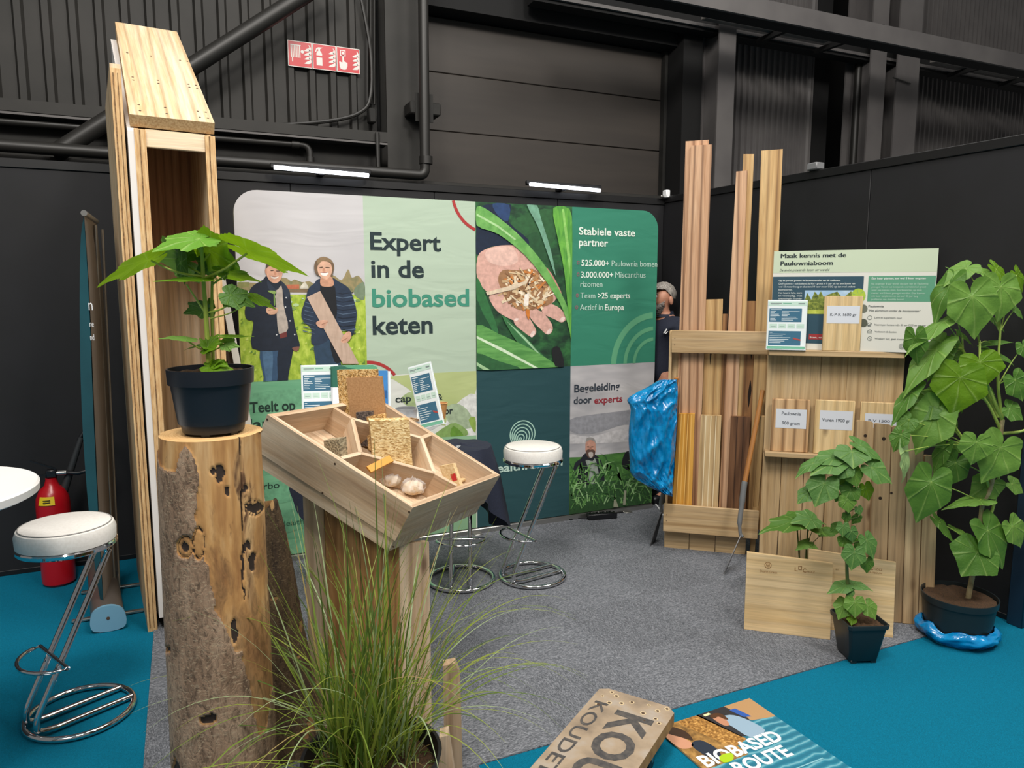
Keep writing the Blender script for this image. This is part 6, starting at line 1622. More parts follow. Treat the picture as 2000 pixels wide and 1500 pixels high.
L8((603, 790, -.03), (415, 765, -.06), nrm(.3, 1, 0), LF_BIG, .45, droop=.1); L8((690, 830, .0), (570, 845, .01), nrm(.3, 1, 0), LF_BIG, .4)
L8((850, 820, -.02), (935, 835, -.03), nrm(1, .5, 0), LF_BIG, .8); L8((865, 775, -.02), (1040, 775, .0), nrm(.25, 1, 0), LF_BR, .35, droop=.0)
for a in range(9):
    x, y = 700 + random.uniform(-30, 90), 780 + random.uniform(0, 40); L8((735, 840, -.01), (x + random.uniform(-50, 60), y - random.uniform(0, 40), random.uniform(-.03, .03)), nrm(.7, .7, random.uniform(-.5, .5)), LF_BR, .6, na=28, nr=3)
for a, t_ in (((760, 960, -.01), (750, 905, -.03)), ((770, 950, -.01), (860, 945, -.04)), ((765, 960, -.01), (820, 910, -.03)), ((755, 965, -.02), (905, 975, -.04))): L8(a, t_, nrm(.6, .8, 0), LF_BR, .6, na=32, nr=4)
m.build('foliage', pt, sharp=180, normals=False)

# --- big leafy plant at the right
o = (3.30, 2.13, 0.02)
bp_ = thing('potted_tree', 'tall leafy paulownia in a dark pot with blue plastic around its base', 'potted plant', (o[0], o[1], 0))
FW1 = V((o[0], o[1], 0)).dot(HEAD)
rr_ = (atd(1951, 1175, FW1) - atd(1819, 1165, FW1)).length / 2
pz = atd(1885, 1160, FW1).z
pot_round(bp_, o, rr_, rr_ * .80, pz - o[2], POT_G, .03, SOIL, .018, False)
m = MB()
def pl(u, v):
    a = 2 * pi * u; r = rr_ * (.86 + .20 * sin(pi * min(1, v * 1.1)) + .07 * v) + .012 * noise.noise(V((cos(a) * 4, sin(a) * 4, v * 3))) + .006 * noise.noise(V((cos(a) * 12, sin(a) * 12, v * 6)))
    z = .004 + .085 * v ** .9 * (1 + .35 * noise.noise(V((cos(a) * 2, sin(a) * 2, 1)))) ; z = z - .03 * max(0, v - .75) * 4 * .3
    return V((o[0] + r * cos(a), o[1] + r * sin(a), max(.003, z)))
m.grid(pl, 90, 24, BAGM, cu=True); q = m.build('plastic_wrap', bp_, sharp=70); q['label'] = 'crumpled blue plastic around the pot'
C8 = lambda x, y, d=0.0: atd(1700 + x / 1.875, 500 + y / 1.875, FW1 + d)
m = MB(); stem(m, [C8(357, 1260), C8(368, 1200), C8(385, 1110), C8(398, 1020), C8(410, 905)], .0125, .010, STEM_B); stem(m, [C8(410, 905), C8(440, 850, -.01), C8(470, 700, -.01), C8(484, 600)], .009, .010, STEM_B); m.build('trunk', bp_)
m = MB()
for pts in ([(375, 1070), (420, 1000), (455, 900), (472, 790), (480, 690), (484, 600)], [(484, 600), (468, 480), (470, 360), (476, 270)], [(478, 640), (430, 540, -.02), (375, 480, -.04)], [(470, 590), (400, 440, .02), (330, 330, .0), (318, 270)], [(482, 600), (432, 480, -.03), (404, 400, -.05), (400, 310)],
            [(440, 860), (400, 760, -.03), (340, 670, -.05), (285, 590, -.06)], [(480, 650), (560, 640, -.05), (620, 600, -.06)]): stem(m, [C8(*p) for p in pts], .0075, .0045, STEM_G)
m.build('branches', bp_)
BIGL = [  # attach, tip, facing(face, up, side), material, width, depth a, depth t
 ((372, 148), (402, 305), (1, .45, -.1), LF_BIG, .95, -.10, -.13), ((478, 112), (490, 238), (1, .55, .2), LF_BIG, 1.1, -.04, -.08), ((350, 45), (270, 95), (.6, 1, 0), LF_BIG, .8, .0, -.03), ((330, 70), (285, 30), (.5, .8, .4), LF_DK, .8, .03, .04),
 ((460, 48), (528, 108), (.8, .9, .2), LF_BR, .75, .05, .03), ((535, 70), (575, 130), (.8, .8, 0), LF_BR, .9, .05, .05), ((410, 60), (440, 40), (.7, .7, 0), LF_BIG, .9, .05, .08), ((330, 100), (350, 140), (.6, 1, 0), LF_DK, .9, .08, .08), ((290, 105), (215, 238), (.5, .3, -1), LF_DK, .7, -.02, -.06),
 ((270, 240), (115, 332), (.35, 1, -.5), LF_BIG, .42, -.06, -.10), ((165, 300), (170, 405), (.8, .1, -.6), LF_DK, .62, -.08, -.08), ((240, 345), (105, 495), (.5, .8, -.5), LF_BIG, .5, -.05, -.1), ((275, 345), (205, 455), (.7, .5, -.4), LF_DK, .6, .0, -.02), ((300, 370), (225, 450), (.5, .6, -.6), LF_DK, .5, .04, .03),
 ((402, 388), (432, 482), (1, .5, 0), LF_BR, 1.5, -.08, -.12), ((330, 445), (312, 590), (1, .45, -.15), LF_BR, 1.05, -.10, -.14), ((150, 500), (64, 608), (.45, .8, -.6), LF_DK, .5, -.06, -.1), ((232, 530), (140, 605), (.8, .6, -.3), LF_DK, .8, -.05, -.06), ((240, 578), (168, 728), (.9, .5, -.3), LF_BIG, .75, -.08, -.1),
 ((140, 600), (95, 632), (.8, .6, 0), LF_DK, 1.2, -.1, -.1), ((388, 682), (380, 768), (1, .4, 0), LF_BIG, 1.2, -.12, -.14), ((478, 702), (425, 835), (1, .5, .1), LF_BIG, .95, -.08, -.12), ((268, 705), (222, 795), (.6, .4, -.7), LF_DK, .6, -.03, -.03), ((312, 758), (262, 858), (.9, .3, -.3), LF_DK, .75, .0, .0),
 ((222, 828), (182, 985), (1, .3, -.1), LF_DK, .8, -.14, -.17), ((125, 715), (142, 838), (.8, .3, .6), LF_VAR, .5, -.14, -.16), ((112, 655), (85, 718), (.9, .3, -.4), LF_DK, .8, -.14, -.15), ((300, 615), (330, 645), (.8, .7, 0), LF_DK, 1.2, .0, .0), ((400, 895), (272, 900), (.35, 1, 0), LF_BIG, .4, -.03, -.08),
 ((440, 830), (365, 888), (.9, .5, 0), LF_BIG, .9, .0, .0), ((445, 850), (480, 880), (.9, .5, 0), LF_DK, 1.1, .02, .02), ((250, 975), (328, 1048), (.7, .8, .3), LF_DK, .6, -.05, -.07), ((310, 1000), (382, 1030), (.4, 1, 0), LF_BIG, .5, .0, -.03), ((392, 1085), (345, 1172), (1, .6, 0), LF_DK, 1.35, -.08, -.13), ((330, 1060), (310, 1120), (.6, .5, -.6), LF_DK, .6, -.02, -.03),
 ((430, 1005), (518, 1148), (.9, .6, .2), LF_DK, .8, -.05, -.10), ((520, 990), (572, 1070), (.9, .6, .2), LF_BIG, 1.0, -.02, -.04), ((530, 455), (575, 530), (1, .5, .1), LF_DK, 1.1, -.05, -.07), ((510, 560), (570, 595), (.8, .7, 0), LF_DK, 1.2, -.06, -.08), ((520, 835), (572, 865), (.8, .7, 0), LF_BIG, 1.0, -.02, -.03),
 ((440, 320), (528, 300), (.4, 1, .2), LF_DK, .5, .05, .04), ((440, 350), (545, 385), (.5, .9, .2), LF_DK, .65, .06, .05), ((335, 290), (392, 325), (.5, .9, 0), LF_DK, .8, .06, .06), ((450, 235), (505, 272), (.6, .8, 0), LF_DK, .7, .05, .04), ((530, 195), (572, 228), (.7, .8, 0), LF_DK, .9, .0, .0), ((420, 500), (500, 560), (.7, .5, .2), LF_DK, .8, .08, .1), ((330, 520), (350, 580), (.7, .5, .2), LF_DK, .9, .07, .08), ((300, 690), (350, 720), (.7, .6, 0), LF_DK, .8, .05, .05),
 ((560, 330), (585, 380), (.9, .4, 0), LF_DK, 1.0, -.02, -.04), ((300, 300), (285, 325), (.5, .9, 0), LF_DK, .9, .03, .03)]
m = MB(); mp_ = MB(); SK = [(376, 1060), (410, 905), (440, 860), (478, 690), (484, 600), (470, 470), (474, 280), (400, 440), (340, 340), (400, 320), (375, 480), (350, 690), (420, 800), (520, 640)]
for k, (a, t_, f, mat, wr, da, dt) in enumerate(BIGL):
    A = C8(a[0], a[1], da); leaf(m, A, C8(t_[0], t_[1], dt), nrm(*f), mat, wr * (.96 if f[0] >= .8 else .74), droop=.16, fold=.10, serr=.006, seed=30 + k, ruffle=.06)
    j = min(SK, key=lambda q: (q[0] - a[0]) ** 2 + (q[1] - a[1] - 50) ** 2); B = C8(j[0], j[1])
    stem(mp_, [B, B.lerp(A, .5) + UP * .01, A], .003, .002, STEM_G)
m.build('foliage', bp_, sharp=180, normals=False); mp_.build('petioles', bp_)

# --- young plant in the square pot
p0 = at(1676, 1296); FW2 = V((p0.x, p0.y, 0)).dot(HEAD) + .06
c_ = atd(1673, 1285, FW2); c_.z = 0
yp = thing('potted_sapling', 'young plant with stacked heart leaves in a square dark pot', 'potted plant', (c_.x, c_.y, 0))
FP_ = Fr((c_.x, c_.y, 0), (.93, -.36, 0), (.36, .93, 0)); FP_.w = UP
hp = atd(1675, 1205, FW2).z; st_, sb_ = .094, .064
m = MB()
def ring4(s_, z): 
    q = [(-s_ + .012, -s_), (s_ - .012, -s_), (s_, -s_ + .012), (s_, s_ - .012), (s_ - .012, s_), (-s_ + .012, s_), (-s_, s_ - .012), (-s_, -s_ + .012)]
    return [m.vt(FP_.p(a, b, z)) for a, b in q]
R_ = [ring4(*q) for q in ((sb_ * .95, .012), (sb_, .016), (st_ - .008, hp - .022), (st_ - .002, hp - .02), (st_, hp - .002), (st_ - .001, hp), (st_ - .006, hp), (st_ - .012, hp - .03), (sb_, .05))]
for A, B in zip(R_, R_[1:]):
    for k in range(8): m.fc([A[k], A[(k + 1) % 8], B[(k + 1) % 8], B[k]], POT_G)
m.fc(R_[0][::-1], POT_G)
for a in (-1, 1):
    for b in (-1, 1): m.box((a * sb_ * .7 - .014, b * sb_ * .7 - .014, 0), (a * sb_ * .7 + .014, b * sb_ * .7 + .014, .014), POT_G, FP_, 0, .002)
for a, ax in ((-1, 0), (1, 0), (-1, 1), (1, 1)):
    pass
m.build('pot', yp)
m = MB(); m.grid(lambda u, v: FP_.p((u * 2 - 1) * (st_ - .012), (v * 2 - 1) * (st_ - .012), hp - .016 + .01 * noise.noise(V((u * 9, v * 9, 0)))), 24, 24, SOIL); m.build('soil', yp)
D7 = lambda x, y, d=0.0: atd(1430 + x / 2.778, 780 + y / 2.778, FW2 + d)
m = MB(); stem(m, [D7(630, 1200), D7(628, 1050), D7(622, 900), D7(620, 700), D7(622, 600), D7(650, 470), D7(665, 380)], .0085, .004, STEM_D); m.build('stem', yp)
SAP = [((650, 285), (665, 365), (.8, .9, 0), LF_SM, 1.5, -.02, -.08), ((695, 250), (845, 322), (.5, 1, .3), LF_SM, .7, .02, .0), ((755, 370), (892, 445), (.8, .8, .1), LF_SM, .85, -.03, -.05), ((560, 310), (438, 335), (.5, 1, -.1), LF_SM, .7, .0, -.04), ((550, 345), (428, 388), (.6, 1, -.2), LF_SM, .75, -.03, -.08), ((440, 345), (335, 408), (.4, 1, -.5), LF_SM, .5, -.02, -.05),
 ((600, 355), (560, 440), (.9, .6, -.2), LF_SM, 1.1, -.04, -.07), ((655, 395), (690, 482), (1, .5, .1), LF_BIG, .95, -.04, -.06), ((500, 455), (455, 582), (1, .5, -.15), LF_SM, .95, -.07, -.11), ((412, 505), (352, 560), (.7, .8, -.3), LF_SM, .8, -.05, -.07), ((600, 430), (625, 500), (.9, .5, 0), LF_DK, 1.0, .0, -.01), ((645, 490), (612, 555), (1, .5, 0), LF_DK, 1.2, -.03, -.05), ((725, 480), (752, 556), (1, .3, 0), LF_BR, .8, -.02, -.03),
 ((622, 545), (640, 618), (1, .4, 0), LF_BIG, 1.1, -.04, -.06), ((685, 592), (700, 630), (1, .4, 0), LF_SM, 1.0, -.02, -.03), ((580, 520), (560, 560), (.9, .5, 0), LF_DK, 1.0, .02, .02), ((620, 630), (622, 672), (1, .4, 0), LF_DK, 1.0, -.02, -.03), ((602, 688), (604, 748), (1, .5, 0), LF_SM, 1.0, -.04, -.06), ((645, 715), (662, 782), (1, .4, 0), LF_SM, .85, -.04, -.05), ((610, 755), (645, 812), (1, .5, 0), LF_DK, 1.2, -.02, -.04), ((730, 765), (785, 868), (.9, .5, .2), LF_SM, .8, -.02, -.05), ((690, 770), (710, 830), (.9, .4, 0), LF_DK, .9, .02, .02),
 ((662, 830), (655, 930), (1, .5, 0), LF_SM, 1.05, -.06, -.09), ((732, 880), (738, 950), (1, .3, 0), LF_DK, .85, -.02, -.03), ((620, 1010), (520, 1035), (.4, 1, 0), LF_SM, .55, -.01, -.05), ((660, 1005), (770, 1025), (.4, 1, 0), LF_SM, .55, -.01, -.05), ((640, 1035), (645, 1090), (.9, .5, 0), LF_SM, .7, -.03, -.05), ((665, 1100), (675, 1188), (1, .4, 0), LF_BIG, 1.15, -.05, -.08), ((610, 1115), (580, 1195), (.9, .4, -.2), LF_BIG, .95, -.03, -.06), ((735, 1120), (790, 1195), (.9, .5, .2), LF_BIG, .95, -.03, -.06), ((650, 1190), (650, 1225), (.9, .5, 0), LF_BR, 1.2, -.05, -.07), ((570, 690), (530, 720), (.8, .6, 0), LF_DK, .9, .0, .0), ((680, 640), (650, 680), (.9, .4, 0), LF_DK, .8, .02, .02)]
m = MB(); mp_ = MB()
for k, (a, t_, f, mat, wr, da, dt) in enumerate(SAP):
    A = D7(a[0], a[1], da); leaf(m, A, D7(t_[0], t_[1], dt), nrm(*f), mat, wr, droop=.16, fold=.12, serr=.01, seed=90 + k, ruffle=.05, nr=5, na=44)
    y = min(1195, max(395, a[1] + 30)); B = D7(622 if y > 600 else 622 + (600 - y) * .2, y); stem(mp_, [B, B.lerp(A, .5) + UP * .006, A], .0022, .0016, STEM_D)
m.build('foliage', yp, sharp=180, normals=False); mp_.build('petioles', yp)

# --- plant behind the leaning panels
q0 = at(1572, 1165); FW3 = V((q0.x, q0.y, 0)).dot(HEAD)
c3 = atd(1570, 1160, FW3); c3.z = 0
bp2 = thing('potted_sapling', 'low leafy plant peeking over the leaning solid wood panels', 'potted plant', (c3.x, c3.y, 0))
pot_round(bp2, (c3.x, c3.y, .006), .085, .06, .16, POT_G, .02, SOIL, .02, False)
E7 = lambda x, y, d=0.0: atd(1430 + x / 2.778, 780 + y / 2.778, FW3 + d)
m = MB()
for pts in ([(375, 950), (362, 830), (355, 730), (350, 660)], [(395, 950), (402, 830), (408, 740), (412, 680)]): stem(m, [E7(*p) for p in pts], .005, .003, STEM_D)
m.build('stem', bp2)
LOWP = [((345, 665), (148, 690), (.3, 1, -.1), LF_DK, .5, -.02, -.10), ((360, 640), (252, 625), (.4, 1, 0), LF_DK, .8, .03, .05), ((412, 650), (522, 668), (.4, 1, .2), LF_SM, .6, .0, -.02), ((430, 650), (325, 655), (.65, 1, 0), LF_SM, .85, -.04, -.08), ((440, 700), (525, 735), (.4, 1, 0), LF_BIG, .6, -.04, -.08), ((405, 780), (345, 812), (.5, .9, 0), LF_BIG, .6, -.02, -.05), ((405, 785), (475, 805), (.5, .9, 0), LF_BIG, .6, -.02, -.05), ((385, 620), (460, 625), (.4, 1, 0), LF_SM, .5, .06, .08), ((500, 720), (600, 700), (.4, 1, 0), LF_DK, .6, .0, .0)]
m = MB(); mp_ = MB()
for k, (a, t_, f, mat, wr, da, dt) in enumerate(LOWP):
    A = E7(a[0], a[1], da); leaf(m, A, E7(t_[0], t_[1], dt), nrm(*f), mat, wr, droop=.14, fold=.10, serr=.02, seed=150 + k, ruffle=.06, shape=MAPLE if k < 5 else HEART)
    B = E7(355 if a[0] < 380 else 408, min(900, a[1] + 90)); stem(mp_, [B, B.lerp(A, .5) + UP * .004, A], .0022, .0016, STEM_D)
m.build('foliage', bp2, sharp=180, normals=False); mp_.build('petioles', bp2)

# --- ornamental grass in the foreground pot
GC = V((.452, 2.02, 0)); GR, GH = .205, .27
gp = thing('potted_grass', 'tall fine green grass in a wide black pot in the foreground', 'potted plant', tuple(GC))
m = MB(); m.lathe([(0, .002), (.15, .002), (.155, .008), (GR - .012, GH - .04), (GR - .004, GH - .035), (GR, GH - .008), (GR + .004, GH), (GR - .006, GH), (GR - .012, GH - .02), (GR - .03, GH - .12)], BLACK_P, GC, 56, cap=False); m.build('pot', gp)
m = MB(); m.grid(lambda u, v: GC + V((v * (GR - .018) * cos(2 * pi * u), v * (GR - .018) * sin(2 * pi * u), GH - .055 + .02 * (1 - v) + .012 * noise.noise(V((v * cos(6.28 * u) * 9, v * sin(6.28 * u) * 9, 0))))), 60, 16, SOIL, cu=True); m.build('soil', gp)
GRS = []
for nm, c, tr in (('grass_mid', '6c8230', '94ac3c'), ('grass_yellow', '8c9a3c', 'b2bc50'), ('grass_pale', '9cae80', 'b0c490'), ('grass_deep', '4c6628', '748c30'), ('grass_dry', '9c8a54', 'b09860')):
    t = NT(nm); t.b.inputs['Base Color'].default_value = srgb(c); t.set(Roughness=.45)
    tl = t.n('ShaderNodeBsdfTranslucent'); tl.inputs['Color'].default_value = srgb(tr); mx = t.n('ShaderNodeMixShader'); mx.inputs[0].default_value = .35
    t.l(t.b.outputs[0], mx.inputs[1]); t.l(tl.outputs[0], mx.inputs[2]); t.l(mx.outputs[0], t.N['Material Output'].inputs[0]); GRS.append(t.m)
rg = random.Random(21)
def blade(m, b, az, el, L, droop, wd_, mat, n=11):
    p = V(b); d = V((cos(az) * cos(el), sin(az) * cos(el), sin(el))); sd = V((-sin(az), cos(az), 0)); st2 = L / n; prev = None
    for i in range(n + 1):
        t = i / n; w_ = wd_ * (1 - t ** 2.2) * (.55 + .45 * min(1, t * 6)) + .00025
        nn = sd.cross(d).normalized()
        row = [m.vt(p - sd * w_), m.vt(p - nn * w_ * .35), m.vt(p + sd * w_)]
        if prev: 
            for k in (0, 1): m.fc([prev[k], prev[k + 1], row[k + 1], row[k]], mat)
        prev = row; p = p + d * st2
        hz = V((cos(az), sin(az), 0)); d = (d + (hz * .25 - UP) * droop * (t + .12) * 2.2 / n).normalized()
clumps = [(-.085, .0, 1.0), (.055, .03, 1.1), (-.03, -.05, .9), (.0, .06, .9), (-.11, -.06, .7), (.10, -.02, .7)]
m = MB()
for i in range(235):
    cx, cy, k = rg.choice(clumps[:3] if i % 3 else clumps); b = GC + V((cx + rg.gauss(0, .022), cy + rg.gauss(0, .022), GH - .05))
    az = rg.uniform(0, 2 * pi); u = rg.random()
    el = radians(87 - 22 * u - (16 if i % 5 == 0 else 0)); L = rg.uniform(.40, .84) * k * (1.1 if i % 4 == 0 else 1)
    blade(m, b, az, el, L, rg.uniform(.15, .8) + (1.0 if i % 5 == 0 else 0), rg.uniform(.0018, .0042), rg.choices(GRS, (4, 3, 1.2, 4, .5))[0])
# long arching blades reaching out to either side
for az, el, L, dr in ((170, 52, .75, 1.1), (185, 60, .72, 1.5), (200, 48, .6, .9), (150, 60, .8, 1.2), (10, 50, .70, 1.0), (-15, 55, .78, 1.1), (25, 62, .85, 1.0), (-40, 50, .7, 1.2), (-5, 40, .62, .8), (-25, 44, .66, 1.4), (215, 55, .7, 1.6), (240, 62, .62, 1.7), (265, 66, .6, 1.8), (285, 60, .6, 1.6), (300, 58, .66, 1.5), (35, 45, .75, .8), (190, 35, .5, .7), (165, 40, .62, .8), (320, 50, .68, 1.1), (0, 66, .85, 1.3), (178, 68, .85, 1.2), (222, 48, .55, 1.2), (330, 62, .8, 1.6), (205, 66, .7, 1.5), (195, 50, .85, 1.3), (172, 44, .8, 1.0), (160, 52, .7, 1.6), (210, 58, .8, 1.8), (182, 38, .7, 1.2), (15, 48, .8, 1.1), (-10, 46, .75, 1.5), (40, 56, .8, 1.2), (5, 58, .9, 1.4), (-30, 60, .7, 1.9), (20, 40, .7, .9), (230, 50, .6, 1.9), (255, 56, .55, 2.2), (275, 50, .5, 2.0), (310, 54, .6, 2.0), (345, 50, .8, 1.3), (140, 58, .7, 1.2), (70, 66, .8, 1.0), (110, 66, .8, 1.0), (188, 30, .6, .9), (0, 34, .66, .9)):
    b = GC + V((rg.uniform(-.1, .1), rg.uniform(-.06, .06), GH - .05)); blade(m, b, radians(az + rg.uniform(-6, 6)), radians(el), L, dr, rg.uniform(.002, .0038), rg.choices(GRS, (4, 4, 3, 2, .5))[0], 16)
g_ = m.build('grass_blades', gp, sharp=180, normals=False); g_['kind'] = 'stuff'
m = MB()
for i in range(160):
    a = rg.uniform(0, 6.28); r = GR * .85 * sqrt(rg.random()); blade(m, GC + V((r * cos(a), r * sin(a), GH - .05)), rg.uniform(0, 6.28), rg.uniform(.2, 1.1), rg.uniform(.03, .08), 1.5, .0016, rg.choice(GRS), 4)
g_ = m.build('moss', gp, sharp=180, normals=False); g_['kind'] = 'stuff'

# ------------------------------------------------------------------ man behind the backdrop's right end
MX, MY = 3.375, 4.63
man = thing('person', 'grey-haired bearded man in a navy polo standing behind the plank rack', 'person', (MX, MY, 0))
SKN = mottled('skin', 'b98168', 'c58f76', 30, .55); HAIR = mottled('grey_hair', '6b6661', 'a9a39b', 120, .8, .5, (1, 1, .25)); BEARD = mottled('grizzled_beard', '2e2622', '8d8680', 90, .85, .5); POLO = mottled('navy_polo', '1b2030', '23293b', 200, .85, .15); TROU = mottled('dark_trousers', '1c1e24', '262931', 120, .85)
def skin_mesh(name, verts, edges, mat, parent, root=0, sub=2):
    me = bpy.data.meshes.new(name); me.from_pydata([v[0] for v in verts], edges, []); ob = bpy.data.objects.new(name, me); COL.objects.link(ob)
    md = ob.modifiers.new('skin', 'SKIN'); md.use_smooth_shade = True
    for i, v in enumerate(verts):
        r = v[1] if isinstance(v[1], tuple) else (v[1], v[1]); me.skin_vertices[0].data[i].radius = r; me.skin_vertices[0].data[i].use_root = (i == root)
    sd = ob.modifiers.new('sub', 'SUBSURF'); sd.levels = sub; sd.render_levels = sub
    dg = bpy.context.evaluated_depsgraph_get(); new = bpy.data.meshes.new_from_object(ob.evaluated_get(dg)); bpy.data.objects.remove(ob)
    new.materials.clear(); new.materials.append(mat)
    for p in new.polygons: p.use_smooth = True; p.material_index = 0
    at_ = new.attributes.new('gc', 'FLOAT_VECTOR', 'POINT'); at_.data.foreach_set('vector', [c for v in new.vertices for c in v.co])
    o2 = bpy.data.objects.new(name, new); COL.objects.link(o2); o2.parent = parent; return o2
# facing -x; x forward is negative; local coordinates about the feet
def pv(x, y, z): return (x, y, z)
HZ = 1.565
body = [(pv(0, 0, .93), (.125, .15)), (pv(.01, 0, 1.10), (.11, .14)), (pv(.02, 0, 1.28), (.115, .165)), (pv(.02, 0, 1.39), (.065, .10)), (pv(-.005, 0, 1.46), .058), (pv(-.02, 0, 1.50), .056), (pv(-.02, 0, 1.56), (.085, .072)), (pv(-.015, 0, 1.62), (.092, .076)), (pv(-.01, 0, 1.665), (.06, .05)),
        (pv(.02, -.18, 1.375), .055), (pv(.035, -.225, 1.13), .043), (pv(-.06, -.225, .93), .033), (pv(-.09, -.22, .87), .028),
        (pv(.02, .18, 1.375), .055), (pv(.035, .225, 1.13), .043), (pv(-.06, .22, .93), .033), (pv(-.09, .21, .87), .028),
        (pv(0, -.09, .86), .085), (pv(.0, -.10, .48), .058), (pv(.02, -.10, .09), .04), (pv(-.13, -.11, .03), .028), (pv(0, .09, .86), .085), (pv(0, .10, .48), .058), (pv(.02, .10, .09), .04), (pv(-.13, .11, .03), .028),
        (pv(-.095, 0, 1.505), (.03, .036)), (pv(-.112, 0, 1.575), .014), (pv(-.128, 0, 1.565), .010)]
be = [(0, 1), (1, 2), (2, 3), (3, 4), (4, 5), (5, 6), (6, 7), (7, 8), (3, 9), (9, 10), (10, 11), (11, 12), (3, 13), (13, 14), (14, 15), (15, 16), (0, 17), (17, 18), (18, 19), (19, 20), (0, 21), (21, 22), (22, 23), (23, 24), (6, 25), (6, 26), (26, 27)]
# five fingers on each hand
for hb, sgn in ((12, -1), (16, 1)):
    hp_ = V(body[hb][0])
    for k in range(4):
        b1 = hp_ + V((-.015 + .0, (k - 1.5) * .017, -.045)); b2 = b1 + V((-.012, 0, -.035)); b3 = b2 + V((.004, 0, -.028 + .006 * abs(k - 1.3)))
        i = len(body); body += [(tuple(b1), .0095), (tuple(b2), .0085), (tuple(b3), .0075)]; be += [(hb, i), (i, i + 1), (i + 1, i + 2)]
    b1 = hp_ + V((-.03, -.012 * sgn, -.012)); b2 = b1 + V((-.022, 0, -.026)); i = len(body); body += [(tuple(b1), .011), (tuple(b2), .009)]; be += [(hb, i), (i, i + 1)]
skin_mesh('body', body, be, SKN, man)
shirt = [(pv(.005, 0, .90), (.145, .172)), (pv(.0, 0, 1.10), (.14, .165)), (pv(.015, 0, 1.28), (.135, .185)), (pv(.02, 0, 1.40), (.10, .165)), (pv(.0, 0, 1.462), .079), (pv(.02, -.185, 1.37), .075), (pv(.034, -.225, 1.17), .064), (pv(.02, .185, 1.37), .075), (pv(.034, .225, 1.17), .064)]
sh_ = skin_mesh('polo_shirt', shirt, [(0, 1), (1, 2), (2, 3), (3, 4), (3, 5), (5, 6), (3, 7), (7, 8)], POLO, man)
skin_mesh('trousers', [(pv(0, 0, .95), (.14, .165)), (pv(0, -.09, .86), .10), (pv(0, -.10, .48), .075), (pv(.02, -.10, .10), .062), (pv(0, .09, .86), .10), (pv(0, .10, .48), .075), (pv(.02, .10, .10), .062)], [(0, 1), (1, 2), (2, 3), (0, 4), (4, 5), (5, 6)], TROU, man)
for sgn in (-1, 1):
    skin_mesh('shoe', [(pv(.05, .105 * sgn, .045), .045), (pv(-.05, .108 * sgn, .042), .042), (pv(-.15, .112 * sgn, .036), .036)], [(0, 1), (1, 2)], BLACK_P, man)
m = MB(); M0 = V((MX, MY, 0))
def hd(ax, ay, az, c, lo, hi, f=None):
    def g(u, v):
        a = 2 * pi * u; ph = lo + (hi - lo) * v; p = V((ax * sin(ph) * cos(a), ay * sin(ph) * sin(a), az * cos(ph)))
        k = 1 + .035 * noise.noise(p * 40) + .02 * noise.noise(p * 90)
        return M0 + V(c) + p * k
    return g
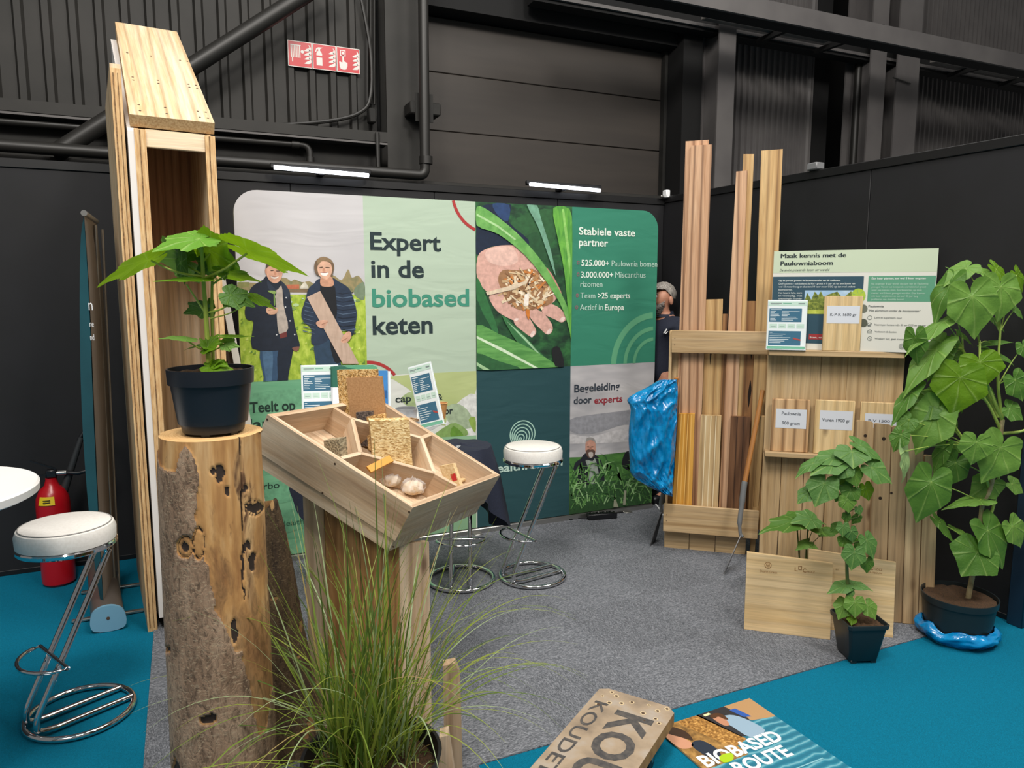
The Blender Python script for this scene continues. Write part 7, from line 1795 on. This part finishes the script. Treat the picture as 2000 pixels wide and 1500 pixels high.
# hair cap, cut back at the face
def hairf(u, v):
    a = 2 * pi * u; ph = (1.12 if cos(a) < -.35 else 1.12 + .75 * min(1, (cos(a) + .35) / .7)) * v
    p = V((.108 * sin(ph) * cos(a), .088 * sin(ph) * sin(a), .098 * cos(ph))); k = 1 + .05 * noise.noise(p * 45) + .03 * noise.noise(V((p.x * 160, p.y * 160, p.z * 30)))
    return M0 + V((-.012, 0, 1.612)) + p * k
m.grid(hairf, 72, 26, HAIR, cu=True); m.build('hair', man)
m = MB()
def beardf(u, v):
    t = (u - .5) * 2; w = v
    a = t * 1.35; x = -.018 - .098 * cos(a) - .012 * sin(pi * w); y = .076 * sin(a); z = 1.538 - .085 * w * (1 - .45 * abs(t)) - .02 * (1 - abs(t)) * w + .036 * abs(t) ** 3
    if w > .6: x += (w - .6) * .10 * cos(a); y *= 1 - (w - .6) * .5
    p = V((x, y, z)); return M0 + p + V((noise.noise(p * 70) * .006, noise.noise(p * 75) * .005, noise.noise(p * 80) * .005))
m.grid(beardf, 40, 20, BEARD); m.build('beard', man)
for sgn in (-1, 1):
    m = MB(); c = M0 + V((.005, .076 * sgn, 1.57))
    m.grid(lambda u, v: c + V((.019 * cos(2 * pi * u) * sin(pi * v) - .004 * cos(pi * v), sgn * (.012 * sin(2 * pi * u) * sin(pi * v) + .006), .033 * cos(pi * v) * (1.0) + .0)), 20, 12, SKN, cu=True); m.build('ear', man)
    m = MB(); c2 = M0 + V((-.098, .032 * sgn, 1.60)); m.lathe([(0, .010), (.007, .007), (.010, 0), (.007, -.007), (0, -.010)], PAPER, c2, 14); ey = m.build('eye', man)
    m = MB(); c3_ = c2 + V((-.007, 0, 0)); m.lathe([(0, .004), (.0035, .002), (.004, 0), (.0035, -.002), (0, -.004)], BLACK_P, c3_, 10); m.build('pupil', ey)
    m = MB(); m.tube([M0 + V((-.104, .016 * sgn, 1.618)), M0 + V((-.104, .034 * sgn, 1.622)), M0 + V((-.094, .052 * sgn, 1.616))], .004, BEARD, 8); m.build('eyebrow', man)
m = MB(); m.tube([M0 + V((-.113, -.022, 1.528)), M0 + V((-.118, 0, 1.527)), M0 + V((-.113, .022, 1.528))], .005, plain('lips', 'a2604f', .5), 8); m.build('mouth', man)
m = MB(); m.grid(lambda u, v: M0 + V((.004 + (.068 + .012 * v) * cos(2 * pi * u), (.070 + .010 * v) * sin(2 * pi * u), 1.476 - .03 * v + (.016 if cos(2 * pi * u) > 0 else -.01) * (1 - v))), 40, 6, POLO, cu=True); m.build('collar', man)
m = MB(); FE = Fr(M0 + V((-.10, -.140, 1.33)), (.75, -.66, 0), (0, 0, 1)); FE.w = V((-.66, -.75, 0)).normalized()
m.flat([(0, 0), (.012, .0), (.03, .03), (.022, .034)], .022, PAPER, FE); m.flat([(.012, -.006), (.02, -.006), (.036, .012), (.03, .016)], .022, PAPER, FE); m.build('emblem', man)
